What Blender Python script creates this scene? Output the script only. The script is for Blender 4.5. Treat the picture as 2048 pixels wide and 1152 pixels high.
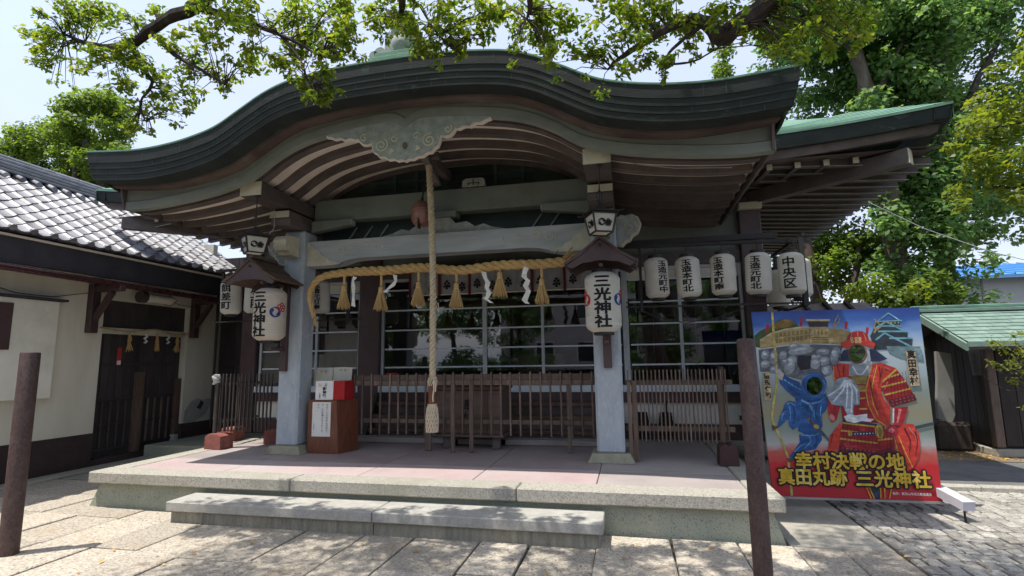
import bpy, bmesh, math, random
import numpy as np
from mathutils import Vector, Matrix
from mathutils.geometry import tessellate_polygon

for o in list(bpy.data.objects):
    bpy.data.objects.remove(o)
S = bpy.context.scene
COL = S.collection
R = math.radians
rnd = random.Random(7)
npr = np.random.default_rng(11)

# ------------------------------------------------------------------ camera
YAW, PITCH, ROLL, FOC = .21515, .1383, -.0141, 1047.19
cam = bpy.data.cameras.new('camera')
cam.sensor_width = 36.0
cam.lens = FOC * 36.0 / 2048.0
cam.clip_start, cam.clip_end = .05, 900
camo = bpy.data.objects.new('camera', cam)
COL.objects.link(camo)
fw = Vector((-math.sin(YAW)*math.cos(PITCH), math.cos(YAW)*math.cos(PITCH), math.sin(PITCH)))
rt = fw.cross(Vector((0, 0, 1))).normalized()
up = rt.cross(fw)
r2 = rt*math.cos(ROLL) + up*math.sin(ROLL)
u2 = -rt*math.sin(ROLL) + up*math.cos(ROLL)
M = Matrix((r2, u2, -fw)).transposed().to_4x4()
M.translation = (0, 0, 1.6)
camo.matrix_world = M
S.camera = camo

# ------------------------------------------------------------------ sky and sun
SUN_DIR = Vector((-.285, -.195, 1.0)).normalized()          # towards the sun
EL = math.asin(SUN_DIR.z)
AZ = math.atan2(SUN_DIR.x, SUN_DIR.y)
W = bpy.data.worlds.new('World')
S.world = W
W.use_nodes = True
nt = W.node_tree
nt.nodes.clear()
sky = nt.nodes.new('ShaderNodeTexSky')
sky.sky_type = 'NISHITA'
sky.sun_disc = False
sky.sun_elevation = EL
sky.sun_rotation = AZ
sky.air_density = 1.3
sky.dust_density = 2.5
tc = nt.nodes.new('ShaderNodeTexCoord')
mp = nt.nodes.new('ShaderNodeMapping'); mp.inputs['Scale'].default_value = (1.1, 1.1, 2.6)
cn = nt.nodes.new('ShaderNodeTexNoise'); cn.inputs['Scale'].default_value = 1.7; cn.inputs['Detail'].default_value = 7; cn.inputs['Roughness'].default_value = .55
cr = nt.nodes.new('ShaderNodeValToRGB')
cr.color_ramp.elements[0].position = .38; cr.color_ramp.elements[0].color = (.62, .62, .62, 1)
cr.color_ramp.elements[1].position = .68; cr.color_ramp.elements[1].color = (.97, .97, .97, 1)
mx = nt.nodes.new('ShaderNodeMixRGB'); mx.inputs[2].default_value = (2.35, 2.55, 3.3, 1)
bg = nt.nodes.new('ShaderNodeBackground'); bg.inputs['Strength'].default_value = .112
wo = nt.nodes.new('ShaderNodeOutputWorld')
L = nt.links.new
L(tc.outputs['Generated'], mp.inputs['Vector']); L(mp.outputs['Vector'], cn.inputs['Vector'])
L(cn.outputs['Fac'], cr.inputs['Fac']); L(cr.outputs['Color'], mx.inputs[0]); L(sky.outputs['Color'], mx.inputs[1])
L(mx.outputs['Color'], bg.inputs['Color']); L(bg.outputs['Background'], wo.inputs['Surface'])

sl = bpy.data.lights.new('sun', 'SUN')
sl.energy = 2.0
sl.angle = R(.55)
sl.color = (1.0, .95, .86)
so = bpy.data.objects.new('sun', sl)
COL.objects.link(so)
so.rotation_euler = (-SUN_DIR).to_track_quat('-Z', 'Y').to_euler()

S.view_settings.view_transform = 'Standard'
S.view_settings.look = 'None'
S.view_settings.gamma = 1
S.view_settings.use_curve_mapping = False
S.view_settings.exposure = 1.6
S.render.engine = 'CYCLES'
S.cycles.max_bounces = 8
S.cycles.diffuse_bounces = 4
S.cycles.transparent_max_bounces = 10
S.cycles.caustics_reflective = False
S.cycles.caustics_refractive = False

# ------------------------------------------------------------------ materials
def pm(name, c1, c2=None, scale=4.0, rough=.75, bump=.0, bscale=30.0, stretch=(1, 1, 1), rand=.0,
       metal=.0, spec=.35, c3=None, scale3=1.2, pos=(.35, .65), pos3=(.52, .7), detail=5, fleck=None, fscale=160):
    """procedural surface: two tones mixed by noise, an optional third tone in large stains, flecks and fine relief"""
    m = bpy.data.materials.new(name)
    m.use_nodes = True
    n = m.node_tree.nodes; l = m.node_tree.links.new
    b = n['Principled BSDF']
    b.inputs['Roughness'].default_value = rough
    b.inputs['Metallic'].default_value = metal
    b.inputs['Specular IOR Level'].default_value = spec
    t = n.new('ShaderNodeTexCoord'); oi = n.new('ShaderNodeObjectInfo')
    ad = n.new('ShaderNodeVectorMath'); ad.operation = 'MULTIPLY_ADD'
    ad.inputs[1].default_value = stretch
    cx = n.new('ShaderNodeCombineXYZ')
    mm = n.new('ShaderNodeMath'); mm.operation = 'MULTIPLY'; mm.inputs[1].default_value = 37.0
    l(oi.outputs['Random'], mm.inputs[0])
    for k in range(3): l(mm.outputs[0], cx.inputs[k])
    l(t.outputs['Object'], ad.inputs[0]); l(cx.outputs[0], ad.inputs[2])
    vec = ad.outputs[0]
    def noise(sc, det=detail, ro=.6):
        q = n.new('ShaderNodeTexNoise'); q.inputs['Scale'].default_value = sc
        q.inputs['Detail'].default_value = det; q.inputs['Roughness'].default_value = ro
        l(vec, q.inputs['Vector']); return q.outputs['Fac']
    def ramp(src, p):
        q = n.new('ShaderNodeMapRange'); q.inputs['From Min'].default_value = p[0]; q.inputs['From Max'].default_value = p[1]
        l(src, q.inputs['Value']); return q.outputs['Result']
    def mix(f, a, c):
        q = n.new('ShaderNodeMixRGB')
        l(f, q.inputs[0])
        for i, v in ((1, a), (2, c)):
            if isinstance(v, tuple): q.inputs[i].default_value = (*v, 1)
            else: l(v, q.inputs[i])
        return q.outputs['Color']
    c2 = c2 or tuple(x*.72 for x in c1)
    col = mix(ramp(noise(scale), pos), c1, c2)
    if c3: col = mix(ramp(noise(scale3, 6, .65), pos3), col, c3)
    if fleck: col = mix(ramp(noise(fscale, 2, .5), (.56, .66)), col, fleck)
    if rand:
        h = n.new('ShaderNodeHueSaturation')
        q = n.new('ShaderNodeMapRange'); q.inputs['To Min'].default_value = 1-rand; q.inputs['To Max'].default_value = 1+rand
        l(oi.outputs['Random'], q.inputs['Value']); l(q.outputs['Result'], h.inputs['Value']); l(col, h.inputs['Color'])
        col = h.outputs['Color']
    l(col, b.inputs['Base Color'])
    rr = n.new('ShaderNodeMapRange'); rr.inputs['To Min'].default_value = max(.05, rough-.12); rr.inputs['To Max'].default_value = min(1, rough+.12)
    l(noise(scale*2.3), rr.inputs['Value']); l(rr.outputs['Result'], b.inputs['Roughness'])
    if bump:
        bp = n.new('ShaderNodeBump'); bp.inputs['Strength'].default_value = bump; bp.inputs['Distance'].default_value = .01
        l(noise(bscale, 6, .65), bp.inputs['Height']); l(bp.outputs['Normal'], b.inputs['Normal'])
    return m

def plain(name, c, rough=.6, metal=0, var=.12, spec=.3):
    return pm(name, c, tuple(x*(1-var*2) for x in c), 3.5, rough, .08, 40, metal=metal, spec=spec)

def leafmat(name, cols, trans=.45, rough=.5):
    """leaf: a tone per leaf, light passing through"""
    m = bpy.data.materials.new(name); m.use_nodes = True
    n = m.node_tree.nodes; l = m.node_tree.links.new
    b = n['Principled BSDF']; out = n['Material Output']
    g = n.new('ShaderNodeNewGeometry'); r = n.new('ShaderNodeValToRGB')
    e = r.color_ramp.elements
    for i, c in enumerate(cols):
        p = i/(len(cols)-1)
        x = e[i] if i < 1 else (e[1] if i == len(cols)-1 else e.new(p))
        if i == len(cols)-1: x = e[len(e)-1]
        x.position = p; x.color = (*c, 1)
    l(g.outputs['Random Per Island'], r.inputs['Fac']); l(r.outputs['Color'], b.inputs['Base Color'])
    b.inputs['Roughness'].default_value = rough; b.inputs['Specular IOR Level'].default_value = .4
    t = n.new('ShaderNodeBsdfTranslucent'); h = n.new('ShaderNodeHueSaturation')
    h.inputs['Saturation'].default_value = 1.15; h.inputs['Value'].default_value = 2.2; h.inputs['Hue'].default_value = .485
    l(r.outputs['Color'], h.inputs['Color']); l(h.outputs['Color'], t.inputs['Color'])
    ms = n.new('ShaderNodeMixShader'); ms.inputs[0].default_value = trans
    l(b.outputs['BSDF'], ms.inputs[1]); l(t.outputs['BSDF'], ms.inputs[2]); l(ms.outputs['Shader'], out.inputs['Surface'])
    return m

def glassmat(name, tint=(.8, .86, .86)):
    m = bpy.data.materials.new(name); m.use_nodes = True
    n = m.node_tree.nodes; l = m.node_tree.links.new; out = n['Material Output']
    n.remove(n['Principled BSDF'])
    tr = n.new('ShaderNodeBsdfTransparent'); tr.inputs['Color'].default_value = (*tint, 1)
    gl = n.new('ShaderNodeBsdfGlossy'); gl.inputs['Roughness'].default_value = .015; gl.inputs['Color'].default_value = (.95, .97, 1, 1)
    fr = n.new('ShaderNodeFresnel'); fr.inputs['IOR'].default_value = 2.15
    no = n.new('ShaderNodeTexNoise'); no.inputs['Scale'].default_value = 1.3
    tcn = n.new('ShaderNodeTexCoord'); l(tcn.outputs['Object'], no.inputs['Vector'])
    bp = n.new('ShaderNodeBump'); bp.inputs['Strength'].default_value = .04; bp.inputs['Distance'].default_value = .02
    l(no.outputs['Fac'], bp.inputs['Height']); l(bp.outputs['Normal'], gl.inputs['Normal'])
    ms = n.new('ShaderNodeMixShader'); l(fr.outputs['Fac'], ms.inputs[0]); l(tr.outputs['BSDF'], ms.inputs[1]); l(gl.outputs['BSDF'], ms.inputs[2])
    l(ms.outputs['Shader'], out.inputs['Surface'])
    return m

def papermat(name, c, trans=.35):
    m = pm(name, c, tuple(x*.86 for x in c), 5, .85, .1, 60, c3=tuple(v*x for v, x in zip(c, (.8, .76, .66))), scale3=2.2, pos3=(.5, .85))
    n = m.node_tree.nodes; l = m.node_tree.links.new
    b = n['Principled BSDF']; src = b.inputs['Base Color'].links[0].from_socket
    t = n.new('ShaderNodeBsdfTranslucent'); l(src, t.inputs['Color'])
    ms = n.new('ShaderNodeMixShader'); ms.inputs[0].default_value = trans
    l(b.outputs['BSDF'], ms.inputs[1]); l(t.outputs['BSDF'], ms.inputs[2]); l(ms.outputs['Shader'], n['Material Output'].inputs['Surface'])
    return m

MT = dict(
    granite=pm('granite', (.51, .455, .375), (.365, .325, .27), 34, .85, .6, 90, rand=.20, c3=(.42, .30, .19), scale3=1.5, pos3=(.56, .80), pos=(.40, .60), fleck=(.19, .17, .145), fscale=52),
    sett=pm('sett_stone', (.42, .39, .34), (.24, .235, .22), 18, .85, .7, 45, rand=.30, fleck=(.15, .14, .13), fscale=90),
    joint=pm('joint_earth', (.10, .085, .065), (.06, .055, .04), 12, .95, .5, 80),
    concrete=pm('concrete', (.44, .41, .35), (.34, .32, .275), 2.5, .9, .35, 70, c3=(.20, .20, .17), scale3=.8, fleck=(.2, .19, .17), fscale=140),
    asphalt=pm('asphalt', (.16, .16, .155), (.11, .11, .11), 3, .9, .6, 160, c3=(.2, .19, .17), scale3=.7),
    earth=pm('earth', (.22, .18, .13), (.14, .12, .09), 2, .95, .5, 30),
    kerb=pm('kerb_granite', (.45, .425, .37), (.325, .31, .27), 40, .85, .5, 110, c3=(.29, .29, .22), scale3=1.6, pos3=(.5, .74), fleck=(.22, .205, .17), fscale=80, rand=.06),
    mossy=pm('mossy_render', (.38, .39, .31), (.28, .32, .25), 3, .9, .7, 60, c3=(.45, .43, .35), scale3=1.5, fleck=(.20, .21, .16), fscale=70),
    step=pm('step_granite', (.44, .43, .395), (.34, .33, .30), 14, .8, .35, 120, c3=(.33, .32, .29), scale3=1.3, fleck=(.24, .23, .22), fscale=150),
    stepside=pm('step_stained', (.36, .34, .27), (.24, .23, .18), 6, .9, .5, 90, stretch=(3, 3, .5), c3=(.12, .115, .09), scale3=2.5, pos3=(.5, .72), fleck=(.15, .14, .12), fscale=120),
    terrazzo=pm('pink_terrazzo', (.46, .35, .35), (.38, .29, .295), 1.6, .6, .12, 90, c3=(.42, .37, .36), scale3=.9, pos3=(.42, .62), fleck=(.52, .44, .42), fscale=150, rand=.05),
    floorgrey=pm('worn_cement', (.38, .335, .325), (.30, .265, .255), 1.6, .72, .2, 60, c3=(.33, .26, .265), scale3=.8, fleck=(.4, .37, .35), fscale=150, rand=.05),
    floorred=pm('red_terrazzo', (.36, .305, .30), (.29, .24, .24), 1.3, .5, .1, 60, c3=(.29, .20, .205), scale3=.7, pos3=(.45, .7), rand=.02),
    pillar=pm('pillar_paint', (.42, .47, .51), (.35, .395, .44), 7, .85, .5, 30, c3=(.345, .375, .40), scale3=5.5, pos3=(.54, .70), stretch=(1, 1, .45), fleck=(.45, .48, .50), fscale=24),
    plinth=pm('plinth_stone', (.36, .34, .26), (.26, .25, .18), 5, .9, .5, 80, c3=(.18, .19, .12), scale3=3),
    beam=pm('beam_paint', (.44, .47, .475), (.34, .37, .37), 4, .75, .35, 25, c3=(.29, .31, .305), scale3=3.2, pos3=(.56, .76), stretch=(.35, 1, 1.8)),
    beamgreen=pm('beam_green', (.18, .205, .18), (.14, .165, .145), 2.5, .7, .15, 30, c3=(.14, .13, .11), scale3=1.2),
    darkgreen=pm('dark_green_paint', (.052, .078, .076), (.036, .055, .054), 3, .65, .15, 25),
    hafu=pm('bargeboard', (.25, .275, .24), (.18, .20, .175), 2.2, .75, .25, 30, c3=(.27, .29, .27), scale3=1.0, stretch=(.6, 1, 1.4)),
    carving=pm('carved_grey', (.36, .39, .365), (.255, .28, .26), 12, .85, .3, 60),
    cream=pm('cream_paint', (.60, .57, .44), (.50, .47, .36), 4, .7, .1, 30, c3=(.42, .39, .29), scale3=2),
    soffit=pm('soffit_cream', (.80, .72, .65), (.70, .62, .55), 3, .8, .1, 30, c3=(.60, .52, .46), scale3=1.3),
    wood=pm('dark_wood', (.128, .106, .102), (.092, .075, .072), 5, .6, .25, 30, stretch=(1, 1, 1), rand=.18, c3=(.155, .125, .115), scale3=2),
    maroon=pm('maroon_paint', (.085, .050, .050), (.06, .036, .037), 4, .45, .15, 30, rand=.12, spec=.5),
    maroonwood=pm('eave_wood', (.12, .085, .078), (.07, .05, .048), 3, .75, .3, 30, c3=(.17, .135, .12), scale3=1.4, stretch=(.6, 1, 2)),
    brownwood=pm('brown_wood', (.145, .095, .070), (.09, .058, .045), 7, .7, .3, 40, stretch=(4, 4, .6), rand=.2, c3=(.18, .135, .105), scale3=2),
    fence=pm('fence_wood', (.16, .115, .092), (.10, .072, .058), 8, .75, .3, 50, stretch=(5, 5, .7), rand=.25, c3=(.21, .165, .135), scale3=2.4),
    boxwood=pm('offering_wood', (.17, .115, .095), (.11, .075, .063), 9, .6, .3, 40, stretch=(.5, 3, 3), c3=(.18, .12, .10), scale3=2),
    standwood=pm('stand_wood', (.20, .066, .030), (.10, .030, .016), 12, .35, .15, 60, stretch=(6, 6, .4), spec=.6),
    fascia=pm('copper_fascia', (.034, .042, .040), (.020, .025, .025), 2.0, .68, .25, 18, c3=(.085, .145, .12), scale3=3.2, pos3=(.62, .80), spec=.22, stretch=(1, 1, 2.5)),
    verdigris=pm('verdigris', (.15, .28, .20), (.10, .205, .155), 3, .7, .2, 30, c3=(.08, .14, .115), scale3=1.6, rand=.16),
    shingle=pm('green_shingle', (.19, .275, .23), (.145, .22, .185), 6, .85, .3, 60, rand=.15, c3=(.16, .22, .19), scale3=3),
    tile=pm('grey_tile', (.24, .24, .26), (.155, .155, .172), 6, .48, .25, 35, rand=.36, spec=.45, c3=(.10, .10, .115), scale3=2.5),
    plaster=pm('plaster', (.70, .67, .56), (.61, .58, .475), 1.8, .9, .35, 14, c3=(.49, .47, .385), scale3=1.3, pos3=(.5, .78), stretch=(1.2, 1.2, .32)),
    plasterbare=pm('bare_plaster', (.42, .42, .40), (.34, .34, .33), 5, .9, .4, 40),
    darkboard=pm('dark_board', (.060, .050, .050), (.038, .032, .033), 6, .6, .2, 40, stretch=(1, 1, .3), rand=.25),
    baseboard=pm('base_brown', (.055, .035, .032), (.04, .026, .024), 3, .8, .3, 25, c3=(.07, .055, .05), scale3=1.2),
    eave=pm('eave_board', (.052, .050, .056), (.038, .036, .042), 4, .6, .15, 30),
    gutter=pm('copper_gutter', (.10, .040, .042), (.07, .03, .032), 5, .28, .05, 30, metal=.4, spec=.6),
    paper=papermat('lantern_paper', (.80, .78, .71)),
    paperb=papermat('lantern_paper_warm', (.78, .72, .62)),
    notice=pm('notice_paper', (.74, .74, .70), (.66, .66, .62), 3, .8, .05, 30),
    sheet=pm('aged_sheet', (.66, .64, .53), (.56, .54, .45), 4, .85, .1, 30),
    ink=plain('black_ink', (.012, .012, .014), .6), grey_ink=plain('grey_ink', (.16, .16, .17), .7),
    red_ink=plain('red_ink', (.52, .035, .04), .6), blue_ink=plain('blue_ink', (.02, .05, .24), .6),
    black=pm('black_iron', (.018, .017, .018), (.03, .026, .026), 8, .5, .1, 40, rand=.1),
    iron=pm('fence_iron', (.045, .038, .034), (.07, .055, .045), 9, .5, .25, 60, rand=.2, spec=.5),
    rope=pm('hemp_rope', (.56, .48, .33), (.43, .36, .24), 22, .9, .5, 120),
    knit=pm('knit_cord', (.62, .55, .42), (.50, .43, .31), 30, .9, .4, 120),
    straw=pm('rice_straw', (.52, .345, .15), (.40, .255, .10), 16, .85, .6, 140, stretch=(1, 1, 1), c3=(.58, .40, .16), scale3=6),
    tassel=pm('tassel_straw', (.54, .37, .16), (.42, .27, .11), 60, .85, .5, 160, stretch=(3, 3, .2)),
    bell=pm('bell_copper', (.30, .16, .125), (.20, .10, .08), 6, .42, .1, 40, metal=.35, c3=(.34, .17, .13), scale3=3),
    rust=pm('rusted_pipe', (.080, .044, .040), (.048, .028, .026), 42, .55, .8, 60, c3=(.095, .062, .056), scale3=11, pos3=(.5, .66), spec=.4, stretch=(1, 1, .7), fleck=(.088, .060, .055), fscale=60),
    redblock=pm('red_block', (.30, .105, .085), (.20, .07, .058), 7, .8, .4, 40, c3=(.10, .07, .06), scale3=4, rand=.08),
    brownblock=pm('brown_block', (.075, .035, .032), (.055, .028, .026), 7, .7, .3, 40),
    bluesill=pm('pale_aluminium', (.66, .72, .76), (.58, .64, .68), 4, .45, .05, 30),
    alu=pm('aluminium', (.50, .54, .55), (.42, .46, .47), 4, .45, .05, 30),
    glass=glassmat('window_glass'),
    white=plain('white_paint', (.78, .78, .76), .5, var=.06), whitepanel=plain('white_board', (.80, .80, .75), .8, var=.06),
    redpaint=plain('red_paint', (.42, .018, .022), .35), redcloth=plain('red_cloth', (.13, .022, .026), .85),
    cloth=pm('curtain_cloth', (.31, .32, .32), (.25, .26, .26), 6, .9, .1, 40), interior=plain('room_wall', (.20, .18, .16), .9), panel=pm('panel_plaster', (.78, .76, .66), (.70, .68, .58), 2.2, .9, .3, 16, c3=(.60, .58, .49), scale3=1.2),
    chair=plain('chair_fabric', (.36, .26, .22), .8), floorin=plain('room_floor', (.12, .08, .055), .5),
    bark=pm('bark', (.115, .085, .062), (.065, .048, .036), 7, .95, .9, 26, stretch=(2, 2, .5), c3=(.16, .14, .115), scale3=3),
    barkdark=pm('dark_bark', (.055, .042, .034), (.035, .027, .022), 7, .95, .8, 26, stretch=(2, 2, .5), c3=(.09, .08, .06), scale3=3),
    foot=plain('white_beam', (.58, .57, .62), .5), alloy=plain('alloy_frame', (.38, .38, .38), .45, metal=.4),
    board=plain('weathered_board', (.27, .265, .24), .85), shedwall=pm('charred_board', (.060, .050, .045), (.04, .033, .03), 8, .8, .4, 40, stretch=(5, 5, .4), rand=.3),
    bluemetal=pm('blue_roof', (.10, .30, .58), (.08, .25, .50), 2, .4, .05, 20), palewall=pm('pale_wall', (.50, .53, .52), (.44, .47, .46), .8, .8, .1, 10),
    pinkwall=pm('pink_wall', (.55, .47, .45), (.48, .41, .40), .5, .8, .1, 8), darkpane=plain('dark_pane', (.03, .035, .04), .15, spec=.6),
    coping=pm('coping_tile', (.33, .27, .25), (.24, .20, .19), 5, .8, .3, 30, rand=.2), cable=plain('cable_sheath', (.05, .045, .045), .6), cablepale=plain('pale_cable', (.45, .45, .45), .5),
    dryleaf=leafmat('dry_leaf', [(.45, .26, .06), (.55, .36, .10), (.34, .17, .05), (.60, .44, .16)], .2, .8),
    plastic=papermat('plastic_bag', (.72, .73, .72), .4), goldred=plain('door_charm', (.45, .06, .05), .6), clay=plain('dark_vent', (.015, .013, .013), .8),
    tablecloth=plain('pale_cloth', (.50, .52, .48), .8), pipe=plain('grey_pipe', (.30, .29, .27), .55),
)
LEAF = dict(
    camphor=leafmat('camphor_leaf', [(.07, .13, .026), (.10, .17, .03), (.15, .205, .036), (.20, .22, .042), (.085, .15, .03)], .58),
    ivy=leafmat('ivy_leaf', [(.06, .135, .045), (.09, .175, .055), (.125, .215, .065), (.18, .265, .08)], .46, .40),
    maple=leafmat('maple_leaf', [(.085, .13, .022), (.125, .17, .03), (.165, .20, .035), (.10, .15, .025)], .5),
    far=leafmat('far_leaf', [(.08, .14, .03), (.115, .18, .036), (.15, .21, .042)], .48),
    shrub=leafmat('shrub_leaf', [(.09, .12, .02), (.14, .17, .03), (.19, .21, .04)], .42),
    weed=leafmat('weed_leaf', [(.12, .17, .02), (.18, .23, .03), (.24, .28, .05)], .42),
)
# ------------------------------------------------------------------ builders
class MB:
    """collects vertices and faces for one mesh"""
    def __init__(s): s.v = []; s.f = []; s.mi = []
    def add(s, vs, fs, mi=0):
        b = len(s.v); s.v += [tuple(x) for x in vs]
        s.f += [tuple(b+i for i in f) for f in fs]; s.mi += [mi]*len(fs); return s
    def box(s, x0, x1, y0, y1, z0, z1, ch=0.0, mi=0):
        if ch <= 0:
            return s.add([(x0, y0, z0), (x1, y0, z0), (x1, y1, z0), (x0, y1, z0), (x0, y0, z1), (x1, y0, z1), (x1, y1, z1), (x0, y1, z1)],
                         [(3, 2, 1, 0), (4, 5, 6, 7), (0, 1, 5, 4), (1, 2, 6, 5), (2, 3, 7, 6), (3, 0, 4, 7)], mi)
        c = ch; r = lambda z, i: [(x0+i, y0, z), (x1-i, y0, z), (x1, y0+i, z), (x1, y1-i, z), (x1-i, y1, z), (x0+i, y1, z), (x0, y1-i, z), (x0, y0+i, z)]
        rings = [[(x0+c, y0+c, z0), (x1-c, y0+c, z0), (x1-c, y0+c, z0), (x1-c, y1-c, z0), (x1-c, y1-c, z0), (x0+c, y1-c, z0), (x0+c, y1-c, z0), (x0+c, y0+c, z0)], r(z0+c, c), r(z1-c, c)]
        vs = [(x0+c, y0+c, z0), (x1-c, y0+c, z0), (x1-c, y1-c, z0), (x0+c, y1-c, z0)] + r(z0+c, c) + r(z1-c, c) + [(x0+c, y0+c, z1), (x1-c, y0+c, z1), (x1-c, y1-c, z1), (x0+c, y1-c, z1)]
        fs = [(3, 2, 1, 0), (20, 21, 22, 23)]
        for i in range(8): fs.append((4+i, 4+(i+1) % 8, 12+(i+1) % 8, 12+i))
        for i in range(4):
            fs.append((i, (i+1) % 4, 4+2*i+1, 4+2*i)); fs.append(((i+1) % 4, 4+(2*i+2) % 8, 4+2*i+1))
            fs.append((12+2*i, 12+2*i+1, 20+(i+1) % 4, 20+i)); fs.append((12+2*i+1, 12+(2*i+2) % 8, 20+(i+1) % 4))
        return s.add(vs, fs, mi)
    def bar(s, p, q, w, h=None, upv=(0, 0, 1), mi=0):
        p, q = Vector(p), Vector(q); h = h or w; d = (q-p).normalized()
        a = d.cross(Vector(upv))
        if a.length < 1e-4: a = d.cross(Vector((0, 1, 0)))
        a.normalize(); b = a.cross(d)
        a *= w/2; b *= h/2
        return s.add([p-a-b, p+a-b, p+a+b, p-a+b, q-a-b, q+a-b, q+a+b, q-a+b],
                     [(0, 1, 2, 3), (7, 6, 5, 4), (0, 4, 5, 1), (1, 5, 6, 2), (2, 6, 7, 3), (3, 7, 4, 0)], mi)
    def tube(s, pts, r, n=8, cap=True, mi=0, twist=None):
        pts = [Vector(p) for p in pts]; rs = r if isinstance(r, (list, tuple)) else [r]*len(pts)
        rings = []; ref = None
        for i, p in enumerate(pts):
            d = (pts[min(i+1, len(pts)-1)]-pts[max(i-1, 0)])
            d = d.normalized() if d.length > 1e-9 else Vector((0, 0, 1))
            if ref is None:
                ref = d.cross(Vector((0, 0, 1)));
                if ref.length < .05: ref = d.cross(Vector((0, 1, 0)))
            a = (ref - d*ref.dot(d)).normalized(); ref = a; b = d.cross(a)
            rings.append([p+(a*math.cos(2*math.pi*k/n)+b*math.sin(2*math.pi*k/n))*rs[i] for k in range(n)])
        vs = [v for rg in rings for v in rg]; fs = []
        for i in range(len(pts)-1):
            for k in range(n): fs.append((i*n+k, i*n+(k+1) % n, (i+1)*n+(k+1) % n, (i+1)*n+k))
        if cap: fs.append(tuple(range(n))[::-1]); fs.append(tuple((len(pts)-1)*n+k for k in range(n)))
        return s.add(vs, fs, mi)
    def lathe(s, prof, n=24, c=(0, 0, 0), mi=0, cap=True, ph=0.0):
        vs = [(c[0]+r*math.cos(2*math.pi*k/n+ph), c[1]+r*math.sin(2*math.pi*k/n+ph), c[2]+z) for r, z in prof for k in range(n)]
        fs = [(i*n+k, i*n+(k+1) % n, (i+1)*n+(k+1) % n, (i+1)*n+k) for i in range(len(prof)-1) for k in range(n)]
        if cap: fs.append(tuple(range(n))[::-1]); fs.append(tuple((len(prof)-1)*n+k for k in range(n)))
        return s.add(vs, fs, mi)
    def prism(s, out, d, axis='y', at=0.0, mi=0):
        """2D outline (anticlockwise, may be concave) pushed d along an axis"""
        def P(a, b, t): return {'y': (a, at+t, b), 'x': (at+t, a, b), 'z': (a, b, at+t)}[axis]
        n = len(out)
        vs = [P(a, b, 0) for a, b in out]+[P(a, b, d) for a, b in out]
        fs = [(i, (i+1) % n, n+(i+1) % n, n+i) for i in range(n)]
        tri = tessellate_polygon([[Vector((a, b, 0)) for a, b in out]])
        fs += [tuple(t) for t in tri]+[tuple(n+i for i in reversed(t)) for t in tri]
        return s.add(vs, fs, mi)
    def sweep(s, prof, path, mi=0, xc=0.0, closed=True):
        """profile of (y, dz, x-scale) carried along a path of (x, z)"""
        m = len(prof); vs = [(xc+(x-xc)*k, y, z+dz) for x, z in path for y, dz, k in prof]; fs = []
        for i in range(len(path)-1):
            for j in range(m if closed else m-1):
                a, b = i*m+j, i*m+(j+1) % m; fs.append((a, b, b+m, a+m))
        if closed: fs.append(tuple(range(m))); fs.append(tuple((len(path)-1)*m+j for j in range(m))[::-1])
        return s.add(vs, fs, mi)
    def move(s, dx, dy, dz): s.v = [(x+dx, y+dy, z+dz) for x, y, z in s.v]; return s
    def turn(s, a, c=(0, 0)):
        k, q = math.cos(a), math.sin(a)
        s.v = [(c[0]+(x-c[0])*k-(y-c[1])*q, c[1]+(x-c[0])*q+(y-c[1])*k, z) for x, y, z in s.v]; return s
    def mesh(s, name, mats, smooth=False, fixn=True):
        me = bpy.data.meshes.new(name); me.from_pydata(s.v, [], s.f)
        for m in (mats if isinstance(mats, (list, tuple)) else [mats]): me.materials.append(m)
        if any(s.mi): me.polygons.foreach_set('material_index', s.mi)
        if fixn:
            b = bmesh.new(); b.from_mesh(me); bmesh.ops.recalc_face_normals(b, faces=b.faces); b.to_mesh(me); b.free()
        if smooth:
            me.polygons.foreach_set('use_smooth', [True]*len(me.polygons))
            try: me.set_sharp_from_angle(angle=R(38))
            except Exception: pass
        me.update(); return me

def wloc(o):
    p = Vector((0, 0, 0))
    while o: p += o.location; o = o.parent
    return p

def link(name, me, parent=None, loc=(0, 0, 0), rot=(0, 0, 0)):
    o = bpy.data.objects.new(name, me); COL.objects.link(o)
    o.location = loc; o.rotation_euler = rot
    if parent: o.parent = parent
    return o

def part(name, mb, mat, parent, smooth=False, label=None, kind=None):
    """one mesh object whose vertices are given in the world, hung under parent"""
    w = wloc(parent) if parent else Vector((0, 0, 0))
    if w.length: mb.move(-w.x, -w.y, -w.z)
    o = link(name, mb.mesh(name, mat, smooth), parent)
    if label: o['label'] = label
    if kind: o['kind'] = kind
    return o

def thing(name, label, cat, loc=(0, 0, 0), rz=0.0, group=None):
    o = bpy.data.objects.new(name, None); COL.objects.link(o)
    o.empty_display_size = .1; o.location = loc; o.rotation_euler = (0, 0, rz)
    o['label'] = label; o['category'] = cat
    if group: o['group'] = group
    return o

def single(name, mb, mat, label, cat, loc=(0, 0, 0), smooth=False, group=None):
    mb.move(-loc[0], -loc[1], -loc[2])
    o = link(name, mb.mesh(name, mat, smooth), None, loc)
    o['label'] = label; o['category'] = cat
    if group: o['group'] = group
    return o

def structure(name, mb, mat, smooth=False):
    o = link(name, mb.mesh(name, mat, smooth)); o['kind'] = 'structure'; return o

def dup(root, loc, rz=0.0, label=None):
    c = root.copy(); COL.objects.link(c); c.location = loc; c.rotation_euler = (0, 0, rz)
    if label: c['label'] = label
    def kids(a, b):
        for ch in list(a.children):
            k = ch.copy(); COL.objects.link(k); k.parent = b; kids(ch, k)
    kids(root, c); return c

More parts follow.
